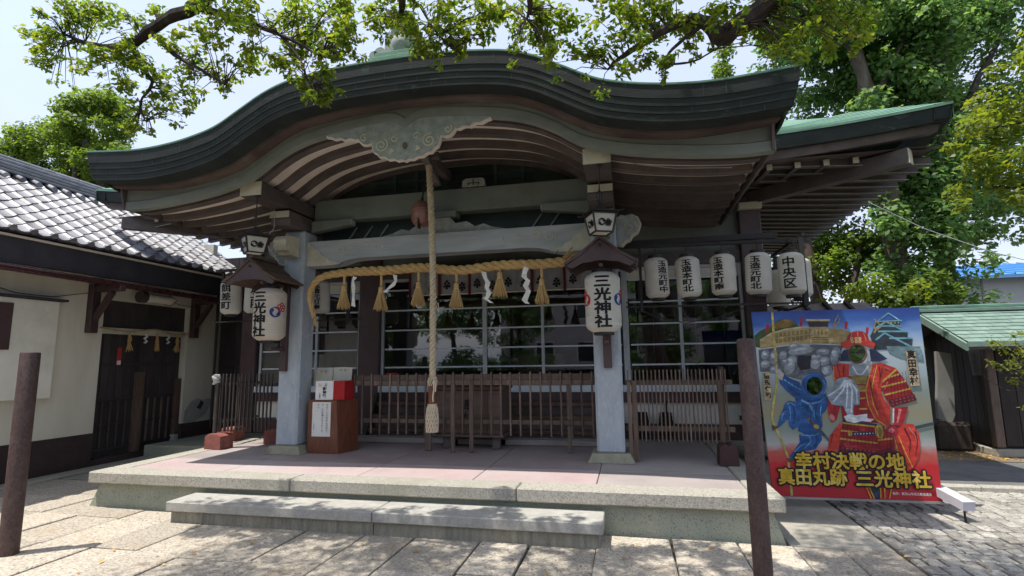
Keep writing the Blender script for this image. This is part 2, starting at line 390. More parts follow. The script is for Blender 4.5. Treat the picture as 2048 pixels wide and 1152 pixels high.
# ---- flat print: lettering and painted shapes
_gc = {}
def glyph(ch, bold=.0):
    k = (ch, bold)
    if k not in _gc:
        c = bpy.data.curves.new('lettering', 'FONT'); c.body = ch; c.offset = bold; c.resolution_u = 3; c.fill_mode = 'FRONT'
        o = bpy.data.objects.new('lettering', c); m = o.to_mesh()
        _gc[k] = ([tuple(v.co[:2]) for v in m.vertices], [tuple(p.vertices) for p in m.polygons])
        o.to_mesh_clear(); bpy.data.objects.remove(o); bpy.data.curves.remove(c)
    return _gc[k]

def glyph_at(mb, ch, fn, cx, cy, w, h, bold=.02, cut=0.0):
    """a character in a w x h cell centred on (cx, cy); fn maps flat (a, b) to space; cut slices it so it can bend"""
    vs, fs = glyph(ch, bold)
    if not vs: return
    pts = [((x-.5)*w+cx, (y-.38)*h+cy) for x, y in vs]
    if cut:
        b = bmesh.new(); bv = [b.verts.new((x, y, 0)) for x, y in pts]
        for f in fs:
            try: b.faces.new([bv[i] for i in f])
            except ValueError: pass
        x0, x1 = min(p[0] for p in pts), max(p[0] for p in pts); y0, y1 = min(p[1] for p in pts), max(p[1] for p in pts)
        x = math.ceil(x0/cut)*cut
        while x < x1:
            bmesh.ops.bisect_plane(b, geom=b.verts[:]+b.edges[:]+b.faces[:], plane_co=(x, 0, 0), plane_no=(1, 0, 0)); x += cut
        y = math.ceil(y0/cut)*cut
        while y < y1:
            bmesh.ops.bisect_plane(b, geom=b.verts[:]+b.edges[:]+b.faces[:], plane_co=(0, y, 0), plane_no=(0, 1, 0)); y += cut
        b.verts.index_update(); pts = [tuple(v.co[:2]) for v in b.verts]; fs = [tuple(v.index for v in f.verts) for f in b.faces]; b.free()
    mb.add([fn(x, y) for x, y in pts], fs)

def column(mb, text, fn, cx, top, w, h, gap=0.0, bold=.02, cut=0.0, heavy=0.0):
    for dx, dy in (((-1, -.5), (1, -.5), (0, .8), (-.6, .5), (.7, .5)) if heavy else ((0, 0),)):
        for i, ch in enumerate(text): glyph_at(mb, ch, fn, cx+dx*heavy, top-h*(i+.5)-gap*i+dy*heavy, w, h, bold, cut)

def flatmesh(name, mb, mat, parent):
    """print on a surface: no normal fixing, faces kept as laid"""
    w = wloc(parent); mb.move(-w.x, -w.y, -w.z)
    return link(name, mb.mesh(name, mat, False, False), parent)

# ---- leaves
def leaf_mesh(name, C, N, size, mat, ratio=.5, jitter=.35):
    """C centres, N facing directions; each leaf is a folded four-sided blade of its own"""
    n = len(C); N = N/np.maximum(np.linalg.norm(N, axis=1, keepdims=True), 1e-6)
    t = npr.normal(size=(n, 3)); t -= (t*N).sum(1, keepdims=True)*N; t /= np.maximum(np.linalg.norm(t, axis=1, keepdims=True), 1e-6)
    s = np.cross(N, t); L_ = size*(1+jitter*npr.uniform(-1, 1, n))[:, None]
    V = np.empty((n, 4, 3)); V[:, 0] = C-t*L_*.5; V[:, 2] = C+t*L_*.5
    V[:, 1] = C+s*L_*ratio*.5+N*L_*.08-t*L_*.06; V[:, 3] = C-s*L_*ratio*.5+N*L_*.08-t*L_*.06
    me = bpy.data.meshes.new(name); me.vertices.add(n*4); me.vertices.foreach_set('co', V.reshape(-1))
    me.loops.add(n*4); me.polygons.add(n)
    me.loops.foreach_set('vertex_index', np.arange(n*4, dtype=np.int32)); me.polygons.foreach_set('loop_start', np.arange(0, n*4, 4, dtype=np.int32))
    me.polygons.foreach_set('loop_total', np.full(n, 4, dtype=np.int32)); me.materials.append(mat); me.update(); me.validate(); return me

def clusters(cs, per, flat=.7, upw=.8):
    """leaves scattered in soft clumps: cs of (x, y, z, r)"""
    Cs, Ns = [], []
    for x, y, z, r in cs:
        k = max(4, int(per*(r/.2)**2)) if per > 0 else int(-per)
        d = npr.normal(size=(k, 3)); d /= np.linalg.norm(d, axis=1, keepdims=True)
        rad = r*npr.uniform(.15, 1, k)[:, None]**.6
        p = d*rad; p[:, 2] *= flat
        Cs.append(p+np.array([x, y, z])); nn = d*.6+npr.normal(size=(k, 3))*.55; nn[:, 2] += upw; Ns.append(nn)
    return np.concatenate(Cs), np.concatenate(Ns)
# ------------------------------------------------------------------ ground
XC = -2.45
g = MB(); g.add([(-90, -60, -.045), (90, -60, -.045), (90, 160, -.045), (-90, 160, -.045)], [(0, 1, 2, 3)])
structure('ground', g, MT['joint'])

def slab(mb, x0, x1, y0, y1, z1, t=.04, e=.012, j=0.0):
    """a worn stone: uneven outline, eased top edge, no underside"""
    q = lambda: rnd.uniform(-j, j)
    c = [(x0+q(), y0+q()), (x1+q(), y0+q()), (x1+q(), y1+q()), (x0+q(), y1+q())]
    dz = rnd.uniform(-.004, .004) if j else 0
    mx_, my_ = (x0+x1)/2, (y0+y1)/2
    ins = lambda p, k: (p[0]+(k if p[0] < mx_ else -k), p[1]+(k if p[1] < my_ else -k))
    vs = [(*p, z1-t) for p in c]+[(*p, z1-e*.6+dz) for p in c]+[(*ins(p, e), z1+dz) for p in c]
    fs = [(8, 9, 10, 11)]
    for a in (0, 4):
        for i in range(4): fs.append((a+i, a+(i+1) % 4, a+4+(i+1) % 4, a+4+i))
    return mb.add(vs, fs)

pav = MB(); pav.box(-8.44, 2.1, -1.0, 6.35, -.043, -.034)
paving = structure('stone_paving', pav, MT['joint'])
colx = [-8.42, -7.75, -7.1, -6.5, -5.95, -5.38, -4.78, -4.3, -3.8, -3.12, -2.5, -2.0, -1.37, -.92, -.34, .3, .86, 1.30, 1.68, 2.09]
for i in range(len(colx)-1):
    a, b = colx[i], colx[i+1]
    if b <= -4.7: ys = [1.6, 2.5, 3.38, 4.12, 4.83, 5.55, 6.3]
    elif b <= -6.1: ys = [1.6, 2.5, 3.3, 4.15, 5.0, 5.9, 6.3]
    else: ys = [1.7, 2.55, 3.30, 4.02, 5.15]
    ys = [ys[0]]+[y+rnd.uniform(-.07, .07)*(1 if 0 < k < len(ys)-2 else 0) for k, y in enumerate(ys[1:])]
    if a > -6.2 and b <= -4.7: ys = [y for y in ys if y < 5.2]+[5.15]
    for k in range(len(ys)-1):
        if ys[k+1] < 2.0: continue
        m = MB(); slab(m, a+.009, b-.009, ys[k]+.009, ys[k+1]-.009, rnd.uniform(-.004, .004), .04, .012, .009)
        part('paving_slab', m, MT['granite'], paving)
m = MB(); slab(m, 1.29, 2.09, 5.165, 6.9, -.004, .04, .01)
part('paving_slab', m, MT['concrete'], paving)

st = MB(); st.box(2.1, 9.0, 1.5, 7.45, -.043, -.03)
setts = structure('sett_pavement', st, MT['joint'])
cand = []
y = 3.55
row = 0
while y < 7.4:
    h = .165
    x = 2.115 + (0.0 if row % 2 else -.06)
    while x < 5.2:
        w = rnd.uniform(.115, .15)
        x0 = max(x, 2.112)
        if x+w-x0 > .05 and x0 < 2.05+(y-3.4)*.72+.25: cand.append((y, x0, x+w))
        x += w
    y += h; row += 1
cand.sort(key=lambda c: math.hypot(c[0], c[1]))
mrest = MB()
for k, (y, x0, x1) in enumerate(cand):
    m = MB() if k < 290 else mrest
    slab(m, x0+.006, x1-.006, y+.006, y+.159, rnd.uniform(-.005, .005), .032, .014, .006)
    if k < 290: part('paving_sett', m, MT['sett'], setts)
for xx in np.arange(5.2, 8.8, .135):
    for yy in np.arange(5.2, 7.3, .165): slab(mrest, xx+.006, xx+.129, yy+.006, yy+.159, -.003, .03, .012)
part('distant_setts', mrest, MT['sett'], setts, kind='stuff')

kb = MB()
kerb = thing('kerb', 'low granite kerb between the setts and the asphalt lane at the right', 'kerb', (4.6, 7.5, 0))
xk = 3.2
while xk < 8.6:
    m = MB(); m.box(xk+.006, xk+.79, 7.46, 7.60, -.05, .055, .012); part('kerb_stone', m, MT['kerb'], kerb); xk += .8
ln = MB(); ln.box(2.2, 12, 7.605, 9.25, -.05, .035); structure('asphalt_lane', ln, MT['asphalt'])
er = MB(); er.box(1.5, 14, 9.255, 16, -.05, .045); structure('bare_earth', er, MT['earth'])
sd = MB(); sd.box(-8.46, -6.24, 6.36, 13, -.05, -.012); structure('side_passage', sd, MT['concrete'])
sd = MB(); sd.box(1.30, 2.19, 6.91, 14, -.05, -.008); structure('drain_strip', sd, MT['concrete'])
dg = MB(); dg.box(-8.43, -8.16, 2.0, 9.6, -.008, .03, .008); structure('gutter_kerb', dg, MT['concrete'])

# fallen leaves
C = np.stack([npr.uniform(4.4, 7.2, 900), npr.uniform(9.3, 10.6, 900), np.full(900, .052)], 1)
extra = np.stack([npr.uniform(-5, 2.6, 46), npr.uniform(3.0, 5.0, 46), np.full(46, .012)], 1)
few = np.array([(-.03, 4.86, .02), (-.05, 4.88, .016), (.02, 4.9, .018), (1.9, 5.06, .012), (2.1, 5.0, .012), (-.1, 4.55, .012)])
C = np.concatenate([C, extra, few]); N = np.zeros_like(C); N[:, 2] = 1; N += npr.normal(size=N.shape)*.18
o = link('fallen_leaves', leaf_mesh('fallen_leaves', C, N, .05, MT['dryleaf'], .55)); o['kind'] = 'stuff'

# ------------------------------------------------------------------ platform and step
plat = thing('stone_platform', 'broad low stone platform carrying the shrine porch, with pink terrazzo floor', 'platform', (XC, 5.1, 0))
ZT = .394
m = MB()
m.add([(-6.225, 5.175, -.04), (1.275, 5.175, -.04), (1.275, 14, -.04), (-6.225, 14, -.04), (-6.09, 5.2, .266), (1.175, 5.2, .266), (1.175, 14, .266), (-6.09, 14, .266)],
      [(0, 1, 5, 4), (1, 2, 6, 5), (3, 0, 4, 7), (4, 5, 6, 7)])
part('base', m, MT['mossy'], plat)
xs = [-6.189, -3.55, -1.105, 1.271]
for a, b in zip(xs[:-1], xs[1:]):
    m = MB(); m.box(a+(.004 if a > -6 else 0), b-(.004 if b < 1 else 0), 5.11, 5.40, .2675, ZT, .012); part('edge_stone', m, MT['kerb'], plat)
for x0, x1 in ((-6.189, -5.92), (1.03, 1.271)):
    for y0, y1 in ((5.404, 7.6), (7.608, 10.4)):
        m = MB(); m.box(x0, x1, y0, y1, .2675, ZT, .012); part('edge_stone', m, MT['kerb'], plat)
fx = [-5.915, -4.62, -2.93, -1.63, -.36, 1.025]
for i in range(5):
    for y0, y1 in ((5.405, 6.05), (6.056, 8.9)):
        m = MB(); m.box(fx[i]+.004, fx[i+1]-.004, y0, y1, .30, ZT-.006, .006)
        front = y0 < 6
        part('floor_panel', m, MT['terrazzo'] if front and i < 4 else (MT['floorgrey'] if i in (0, 4) else MT['floorred']), plat)
step = thing('entrance_step', 'long grey granite step in front of the platform', 'step', (-2.5, 4.95, 0))
for a, b in ((-4.7226, -2.42), (-2.412, -.2753)):
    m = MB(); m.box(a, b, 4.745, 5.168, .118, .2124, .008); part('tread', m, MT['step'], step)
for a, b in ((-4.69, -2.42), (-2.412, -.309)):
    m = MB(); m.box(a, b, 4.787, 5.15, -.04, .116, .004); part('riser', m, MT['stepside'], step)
# ------------------------------------------------------------------ the shrine hall
hall = thing('shrine_hall', 'wooden shrine hall with curved dark copper porch roof on grey pillars', 'shrine', (XC, 8.5, ZT))

def interp(tab, d):
    d = abs(d)
    for (a, va), (b, vb) in zip(tab[:-1], tab[1:]):
        if a <= d <= b: return va+(vb-va)*(d-a)/(b-a)
    return tab[-1][1]
def smooth_tab(tab, n=60):
    """Catmull-Rom resample of a (d, z) table"""
    out = []
    for k in range(n+1):
        d = tab[0][0]+(tab[-1][0]-tab[0][0])*k/n
        i = max(j for j in range(len(tab)-1) if tab[j][0] <= d+1e-9)
        p0 = tab[max(i-1, 0)] if i else (-tab[1][0], tab[1][1]); p1, p2 = tab[i], tab[i+1]; p3 = tab[min(i+2, len(tab)-1)]
        h = p2[0]-p1[0]; t = (d-p1[0])/h
        m1 = (p2[1]-p0[1])/(p2[0]-p0[0]+1e-9)*h; m2 = (p3[1]-p1[1])/(p3[0]-p1[0]+1e-9)*h
        out.append((d, (2*t**3-3*t**2+1)*p1[1]+(t**3-2*t**2+t)*m1+(-2*t**3+3*t**2)*p2[1]+(t**3-t**2)*m2))
    return out
TOP = smooth_tab([(0, 4.952), (.65, 4.936), (1.06, 4.895), (1.35, 4.845), (1.63, 4.745), (1.9, 4.60), (2.24, 4.415), (2.5, 4.335), (2.83, 4.272), (3.2, 4.238), (3.5, 4.238), (4.13, 4.285)])
BOT = smooth_tab([(0, 4.435), (.5, 4.425), (1.15, 4.335), (1.5, 4.235), (1.77, 4.10), (1.93, 3.99), (2.1, 3.89), (2.45, 3.785), (2.8, 3.72), (3.3, 3.66), (3.7, 3.635), (3.98, 3.645)])
def path(tab, lim=None, n=1):
    pts = [(XC-d, z) for d, z in reversed(tab)]+[(XC+d, z) for d, z in tab[1:]]
    return [p for p in pts if lim is None or abs(p[0]-XC) <= lim+1e-6]
PT, PB = path(TOP), path(BOT)
zt = lambda x: interp(TOP, x-XC)
zb = lambda x: interp(BOT, x-XC)

# pillars with plinths
for x0 in (-4.789, -.414):
    m = MB(); m.box(x0, x0+.331, 6.524, 6.855, .49, 3.50, .028); part('pillar', m, MT['pillar'], hall)
    m = MB(); a, b = x0-.10, x0+.431
    m.add([(a-.01, 6.455, ZT-.002), (b+.01, 6.455, ZT-.002), (b+.01, 6.93, ZT-.002), (a-.01, 6.93, ZT-.002), (a+.045, 6.49, .497), (b-.045, 6.49, .497), (b-.045, 6.89, .497), (a+.045, 6.89, .497)],
          [(0, 1, 5, 4), (1, 2, 6, 5), (2, 3, 7, 6), (3, 0, 4, 7), (4, 5, 6, 7)])
    part('plinth', m, MT['plinth'], hall)
    # bracket block on the pillar head and the two stepped arms that carry the porch eave
    m = MB(); m.box(x0+.015, x0+.316, 6.20, 8.3, 3.505, 3.60, .004); m.box(x0+.015, x0+.316, 6.18, 8.3, 3.602, 3.70, .004)
    part('bracket_arm', m, MT['wood'], hall)
    m = MB(); m.box(x0+.017, x0+.314, 6.17, 6.179, 3.606, 3.695); part('bracket_end', m, MT['cream'], hall)
    top = 3.905
    m = MB(); m.box(x0+.015, x0+.316, 5.60, 8.3, 3.735, top, .004); part('eave_beam', m, MT['wood'], hall)
    m = MB(); m.box(x0+.013, x0+.318, 5.588, 5.599, 3.74, top+.01); part('eave_beam_end', m, MT['cream'], hall)

# the grey tie beam, slightly arched, with cream shoulders and carved scrolls
m = MB(); outl = []
n = 24; xa, xb = -4.456, -.417
for i in range(n+1):
    t = i/n; x = xa+(xb-xa)*t; e = min(t, 1-t)
    outl.append((x, 2.985+.085*min(1, max(0, (e-.10)/.08))))
outl += [(xb, 3.345), (xa, 3.345)]
m.prism(outl, .22, 'y', 6.62); tb = part('tie_beam', m, MT['beam'], hall)
for sx, x0 in ((1, xa), (-1, xb)):
    m = MB(); o_ = [(0, 3.34), (.015, 3.34), (.05, 3.285), (.10, 3.265), (.13, 3.22), (.20, 3.19), (.235, 3.13), (.31, 3.10), (.36, 3.05), (.44, 3.035), (.52, 3.0), (.42, 2.985), (0, 2.985)]
    pts = [(x0+sx*a, z) for a, z in o_]
    if sx > 0: pts = pts[::-1]
    m.prism(pts, .012, 'y', 6.606); part('cream_shoulder', m, MT['cream'], tb)
def scroll(mb, cx, cz, r, y, turns=1.6, w=.008, start=0, sgn=1):
    pts = []
    for k in range(28):
        t = k/27; a = start+sgn*turns*2*math.pi*t; q = r*(1-.82*t)
        pts.append((cx+q*math.cos(a), y, cz+q*math.sin(a)))
    mb.tube(pts, w, 5)
m = MB()
for cx, cz, r, sg in ((-.93, 3.20, .085, 1), (-3.93, 3.20, .085, -1), (-3.75, 3.25, .05, 1), (-1.10, 3.25, .05, -1)): scroll(m, cx, cz, r, 6.617, 1.5, .006, 0, sg)
for cx, cz in ((-1.53, 3.20), (-1.33, 3.25), (-1.25, 3.17), (-3.4, 3.20), (-3.52, 3.26), (-3.27, 3.22)): scroll(m, cx, cz, .035, 6.617, .7, .008, 2.2, 1)
part('carved_scroll', m, MT['cream'], tb, True, kind='stuff')

# upper beam, dark infill, brackets and the frog-leg strut between the beams
m = MB(); m.box(-4.46, -.40, 6.74, 6.95, 3.672, 4.0, .012); part('upper_beam', m, MT['beamgreen'], hall)
m = MB(); m.prism([(-4.5, 3.30), (-.38, 3.30)]+[(x, zb(x)+.05) for x in np.linspace(-.38, -4.5, 24)], .03, 'y', 7.02); part('gable_board', m, MT['darkgreen'], hall)
for x in (-3.3, -2.95, -1.75, -1.35):
    m = MB(); m.box(x-.025, x+.025, 6.985, 7.018, 4.0, zb(x)+.02); part('gable_batten', m, MT['darkgreen'], hall)
for z in (4.09, 4.17, 4.25):
    m = MB(); m.box(-3.6, -1.2, 6.99, 7.017, z, z+.02); part('gable_rail', m, MT['darkgreen'], hall)
for sx, x0 in ((1, -4.455), (-1, -.418)):
    m = MB(); pts = [(x0, 3.50), (x0+sx*.62, 3.58), (x0+sx*.62, 3.665), (x0, 3.665)]
    m.prism(pts if sx > 0 else pts[::-1], .12, 'y', 6.68); part('side_bracket', m, MT['beamgreen'], hall)
    m = MB(); m.box(*(sorted((x0+sx*.625, x0+sx*.637))), 6.682, 6.798, 3.585, 3.66); part('bracket_end', m, MT['beam'], hall)
m = MB(); pts = [(-.95, 0), (-.72, .05), (-.6, .10), (-.48, .07), (-.36, .15), (-.2, .13), (-.12, .22), (.12, .22), (.2, .13), (.36, .15), (.48, .07), (.6, .10), (.72, .05), (.95, 0)]
m.prism([(XC+a, 3.36+b) for a, b in pts][::-1], .06, 'y', 6.70); part('frog_leg_strut', m, MT['carving'], hall)
m = MB(); m.box(XC-.22, XC+.22, 6.66, 6.86, 3.585, 3.668, .006); part('strut_cap', m, MT['beamgreen'], hall)
for x in (-4.05, -3.8, -3.55, -1.25, -1.0):
    m = MB(); m.bar((x, 6.99, 3.4), (x+.16, 6.99, 3.62), .02, .02, (0, 1, 0)); part('carved_line', m, MT['carving'], hall)
m = MB(); m.prism([(XC+.28, 4.01), (XC+.62, 4.01), (XC+.60, 4.11), (XC+.56, 4.13), (XC+.34, 4.13), (XC+.29, 4.10)], .05, 'y', 6.74); pq = part('carved_crest_block', m, MT['carving'], hall)
m = MB(); m.box(XC+.44, XC+.455, 6.732, 6.739, 4.03, 4.11); m.box(XC+.36, XC+.54, 6.732, 6.739, 4.055, 4.065); m.box(XC+.37, XC+.39, 6.732, 6.739, 4.03, 4.056); m.box(XC+.51, XC+.53, 6.732, 6.739, 4.03, 4.056)
part('crest_mark', m, MT['darkgreen'], pq)

# carved noses on the pillars
nose = [(0, 0), (.06, -.02), (.10, .03), (.15, .05), (.17, .10), (.24, .15), (.27, .24), (.24, .33), (.17, .38), (.10, .36), (.05, .375), (0, .34)]
for sx, x0 in ((1, -.079), (-1, -4.792)):
    pts = [(x0+sx*a*1.15, 3.04+b) for a, b in nose]
    pin = [(x0+sx*(a*.94)*1.15, 3.055+b*.93) for a, b in nose]
    if sx < 0: pts, pin = pts[::-1], pin[::-1]
    m = MB(); m.prism(pts, .16, 'y', 6.60); no = part('carved_nose', m, MT['cream'], hall)
    m = MB(); m.prism(pin, .010, 'y', 6.588); part('nose_face', m, MT['carving'], no)
    m = MB(); scroll(m, x0+sx*.16, 3.25, .09, 6.585, 1.4, .007, -.6, sx); part('carved_scroll', m, MT['cream'], no, True)
for x0 in (-4.72, -.345):
    m = MB(); f = [(6.52, 3.10), (6.52, 3.38), (6.38, 3.38), (6.26, 3.36), (6.20, 3.30), (6.22, 3.25), (6.20, 3.21), (6.25, 3.16), (6.30, 3.15), (6.34, 3.11)]
    m.prism(f, .19, 'x', x0); part('front_nose', m, MT['cream'], hall)

# ------------------------------------------------------------------ porch roof
# copper strips on top (each a sheet with a raised lap), layered fascia, wooden band, bargeboard, soffit, ribs
for i in range(0, len(PT)-1, 2):
    seg = PT[i:i+3]
    if len(seg) < 2: continue
    m = MB(); prof = [(5.03, .0, 1), (5.03, .022, 1), (8.6, .022, 1), (8.6, 0, 1)]
    m.sweep(prof, seg); a, b = seg[0], seg[-1]
    m.sweep([(5.06, .02, 1), (5.08, .034, 1), (8.6, .034, 1), (8.6, .02, 1)], [(b[0]-.012, zt(b[0]-.012)), (b[0]+.010, zt(b[0]+.010))])
    part('copper_sheet', m, MT['verdigris'], hall)
lay = [(.0, -.135), (-.137, -.210), (-.212, -.282), (-.284, -.352)]
for k, (a, b) in enumerate(lay):
    y0 = 5.035+.012*k; s = 1-.0045*k
    m = MB(); m.sweep([(y0, a, s), (y0+.006, b, s-.002), (5.32, b, s-.012), (5.32, a, s-.012)], PT, xc=XC)
    part('fascia_layer', m, MT['fascia'], hall)
# short laps on the plain upper layer and a green weathered lip
m = MB(); m.sweep([(5.026, .006, 1.0005), (5.026, .0235, 1.0005), (5.034, .0235, 1.0005), (5.034, .006, 1.0005)], PT, xc=XC); part('copper_lip', m, MT['verdigris'], hall)
for k in range(46):
    x = XC-4.0+8.0*k/45+rnd.uniform(-.05, .05); j = rnd.randrange(4); a, b = lay[j]
    m = MB(); y0 = 5.035+.012*j-.002
    m.sweep([(y0, a-.006, 1), (y0+.006, b+.004, 1), (y0+.012, b+.004, 1), (y0+.012, a-.006, 1)], [(x, zt(x)), (x+.006, zt(x+.006))])
    part('sheet_seam', m, MT['darkgreen'], hall)
# side faces of the roof slab
for sx in (-1, 1):
    x = XC+sx*4.115; m = MB()
    z0 = zt(x)
    pts = [(5.05, z0-.005), (8.6, z0-.005), (8.6, z0-.42), (5.42, z0-.40), (5.13, z0-.34)]
    m.prism(pts, .03*sx, 'x', x-sx*.10); part('roof_side', m, MT['fascia'], hall)
    m = MB(); m.prism([(5.36, z0-.33), (8.6, z0-.33), (8.6, z0-.62), (5.43, z0-.64)], .028*sx, 'x', XC+sx*3.94); part('side_board', m, MT['wood'], hall)
m = MB(); m.sweep([(5.20, -.30, .985), (5.21, -.345, .978), (5.40, -.345, .97), (5.40, -.30, .97)], PT, xc=XC); part('eave_band', m, MT['wood'], hall)
m = MB(); m.sweep([(5.28, -.31, .974), (5.30, -.375, .970), (5.45, -.375, .966), (5.45, -.31, .966)], PT, xc=XC); part('eave_band', m, MT['maroonwood'], hall)

def hz(x, k):
    """bargeboard levels: 0 bottom, 1 step line, 2 top"""
    d = abs(x-XC); cusp = max(0, 1-d/.20)**1.6*.095
    return zb(x)-cusp+(0, .112, .30)[k]
xs_ = [XC-3.98*math.cos(math.pi*i/120) for i in range(121)]
xs_ = sorted(set([round(x, 4) for x in xs_]+[XC+d for d in (-.16, -.12, -.08, -.04, 0, .04, .08, .12, .16)]))
m = MB(); m.sweep([(5.452, 0, 1), (5.452, .185, 1), (5.54, .185, 1), (5.54, 0, 1)], [(x, hz(x, 1)+.006) for x in xs_]); part('bargeboard_upper', m, MT['hafu'], hall)
m = MB(); m.sweep([(5.438, 0, 1), (5.438, .108, 1), (5.54, .108, 1), (5.54, 0, 1)], [(x, hz(x, 0)) for x in xs_]); part('bargeboard_lower', m, MT['hafu'], hall)
xi = [x for x in np.linspace(XC-3.9, XC+3.9, 90)]
m = MB(); m.sweep([(5.5, .075, 1), (5.5, .095, 1), (8.62, .095, 1), (8.62, .075, 1)], [(x, zb(x)) for x in xi]); part('soffit', m, MT['soffit'], hall)
xr = [x for x in np.linspace(XC-3.86, XC+3.86, 84)]
for k in range(9):
    y0 = 5.60+.345*k
    m = MB(); m.sweep([(y0, -.005, 1), (y0+.005, .073, 1), (y0+.105, .073, 1), (y0+.11, -.005, 1)], [(x, zb(x)) for x in xr]); part('curved_rafter', m, MT['wood'], hall)
    for x in (XC-3.867, XC+3.867):
        m = MB(); m.box(x-.004, x+.004, y0+.012, y0+.098, zb(x)+.0, zb(x)+.066); part('rafter_end', m, MT['whitepanel'] if x < XC else MT['hafu'], hall)
# hanging gable pendant
gp = [(0, 3.925), (.04, 3.945), (.10, 3.94), (.15, 3.965), (.22, 3.965), (.27, 4.0), (.33, 4.005), (.36, 4.045), (.405, 4.07), (.43, 4.13), (.44, 4.19), (.50, 4.175), (.56, 4.185), (.60, 4.225), (.62, 4.26), (.66, 4.25), (.72, 4.275), (.76, 4.275), (.80, 4.262), (.86, 4.30), (.93, 4.292), (1.0, 4.325), (1.04, 4.33)]
topl = [(XC+d, hz(XC+d, 0)+.03) for d in np.linspace(1.04, -1.04, 40)]
m = MB(); m.prism([(XC-a, b) for a, b in reversed(gp)]+[(XC+a, b) for a, b in gp[1:]]+topl, .05, 'y', 5.462); pend = part('gable_pendant', m, MT['soffit'], hall)
sh = lambda a, b: (a*.975, b+.014)
m = MB(); m.prism([(XC-sh(a, b)[0], sh(a, b)[1]) for a, b in reversed(gp)]+[(XC+sh(a, b)[0], sh(a, b)[1]) for a, b in gp[1:]]+[(x, z-.004) for x, z in topl if abs(x-XC) < 1.01], .012, 'y', 5.449); part('pendant_face', m, MT['carving'], pend)
m = MB()
for sx in (-1, 1):
    scroll(m, XC+sx*.30, 4.15, .085, 5.446, 1.7, .010, 1.2, sx); scroll(m, XC+sx*.14, 4.22, .045, 5.446, 1.1, .008, 0, sx); scroll(m, XC+sx*.53, 4.265, .05, 5.446, 1.2, .008, 1, -sx)
part('carved_scroll', m, MT['cream'], pend, True, kind='stuff')
m = MB(); m.lathe([(.028, 0), (.028, .012)], 14); m.v = [(XC+x+.0, 5.448-z, 4.115+y*1.5) for x, y, z in m.v]; part('pendant_hole', m, MT['wood'], pend)
for sx in (-1, 1):
    m = MB(); m.prism([(XC+sx*.165-.035, 4.03), (XC+sx*.165+.03, 4.06), (XC+sx*.165+.012, 4.085), (XC+sx*.165-.02, 4.105)], .008, 'y', 5.440); part('heart_inlay', m, MT['cream'], pend)
# ridge-end bracket under the crown, rope hook
m = MB(); m.box(XC-.05, XC+.05, 5.9, 7.0, 4.20, 4.34, .006); m.prism([(6.05, 4.19), (6.35, 4.19), (6.48, 4.05), (6.55, 3.99), (6.45, 4.0), (6.28, 4.08), (6.16, 4.15)], .09, 'x', XC-.045); part('crown_bracket', m, MT['wood'], hall)
m = MB(); m.box(XC-.16, XC+.16, 6.12, 6.2, 4.22, 4.30, .004); part('crown_bracket', m, MT['wood'], hall)

# ridge ornament over the crown of the porch roof
orn = MB(); orn.box(XC-.40, XC+.40, 5.16, 8.3, 4.97, 5.06, .006); orn.box(XC-.37, XC+.37, 5.19, 8.3, 5.062, 5.12, .006); orn.box(XC-.30, XC+.30, 5.22, 8.3, 5.122, 5.19, .006)
ro = part('ridge_base', orn, MT['verdigris'], hall)
m = MB(); o_ = [(-.22, 5.19), (.22, 5.19), (.22, 5.45), (.19, 5.49), (.15, 5.50), (.13, 5.54), (.06, 5.56), (-.06, 5.56), (-.13, 5.54), (-.15, 5.50), (-.19, 5.49), (-.22, 5.45)]
m.prism(o_, .12, 'y', 5.32); m.v = [(XC+x, y, z) for x, y, z in m.v]; og = part('ridge_end_ornament', m, MT['carving'], hall)
m = MB(); m.lathe([(.12, 0), (.125, .02), (.10, .04), (.0, .06)], 16); m.v = [(XC+x, 5.315-z, 5.34+y) for x, y, z in m.v]; part('ornament_boss', m, MT['carving'], og, True)
m = MB(); m.box(XC-.16, XC+.16, 5.30, 5.42, 5.555, 5.60); m.box(XC-.10, XC+.10, 5.28, 5.60, 5.60, 5.72, .01); part('ornament_cap', m, MT['fascia'], og)
for sx in (-1, 1):
    m = MB()
    for cx, r in ((.29, .075), (.37, .055)):
        n0 = len(m.v); m.lathe([(r, 0), (r, .09)], 14); m.v[n0:] = [(XC+sx*cx+x, 5.33+z, 5.19+r*.9+y) for x, y, z in m.v[n0:]]
    part('ornament_fin', m, MT['carving'], og, True)

# ------------------------------------------------------------------ main roof behind the porch
ex = [XC-6.42+12.84*i/40 for i in range(41)]
def ez(x): 
    d = abs(x-XC)/6.42
    return 4.43+.20*max(0, (d-.55)/.45)**2
m = MB(); rows = [(7.0, 0), (7.7, .30), (8.5, .70), (9.5, 1.27), (10.6, 2.0)]
vs = []
for y, dz in rows:
    k = (y-7.0)/3.6
    for x in ex: vs.append((XC+(x-XC)*(1-.42*k), y, ez(x)*(1-k)+4.43*k+dz))
fs = [(i*41+j, i*41+j+1, (i+1)*41+j+1, (i+1)*41+j) for i in range(4) for j in range(40)]
m.add(vs, fs); mr = part('main_roof', m, MT['verdigris'], hall)
for q in range(7):                                            # laps of the copper sheets along the eave
    y = 7.06+.13*q; z_ = .0+.43*(y-7.0)
    mm_ = MB(); mm_.sweep([(y, z_+.003, 1-.117*(y-7)*.99), (y, z_+.018, 1-.117*(y-7)), (y+.13, z_+.065, 1-.117*(y+.13-7)), (y+.13, z_+.05, 1-.117*(y+.13-7))], [(x, ez(x)) for x in ex], xc=XC)
    part('copper_lap', mm_, MT['verdigris'], hall)
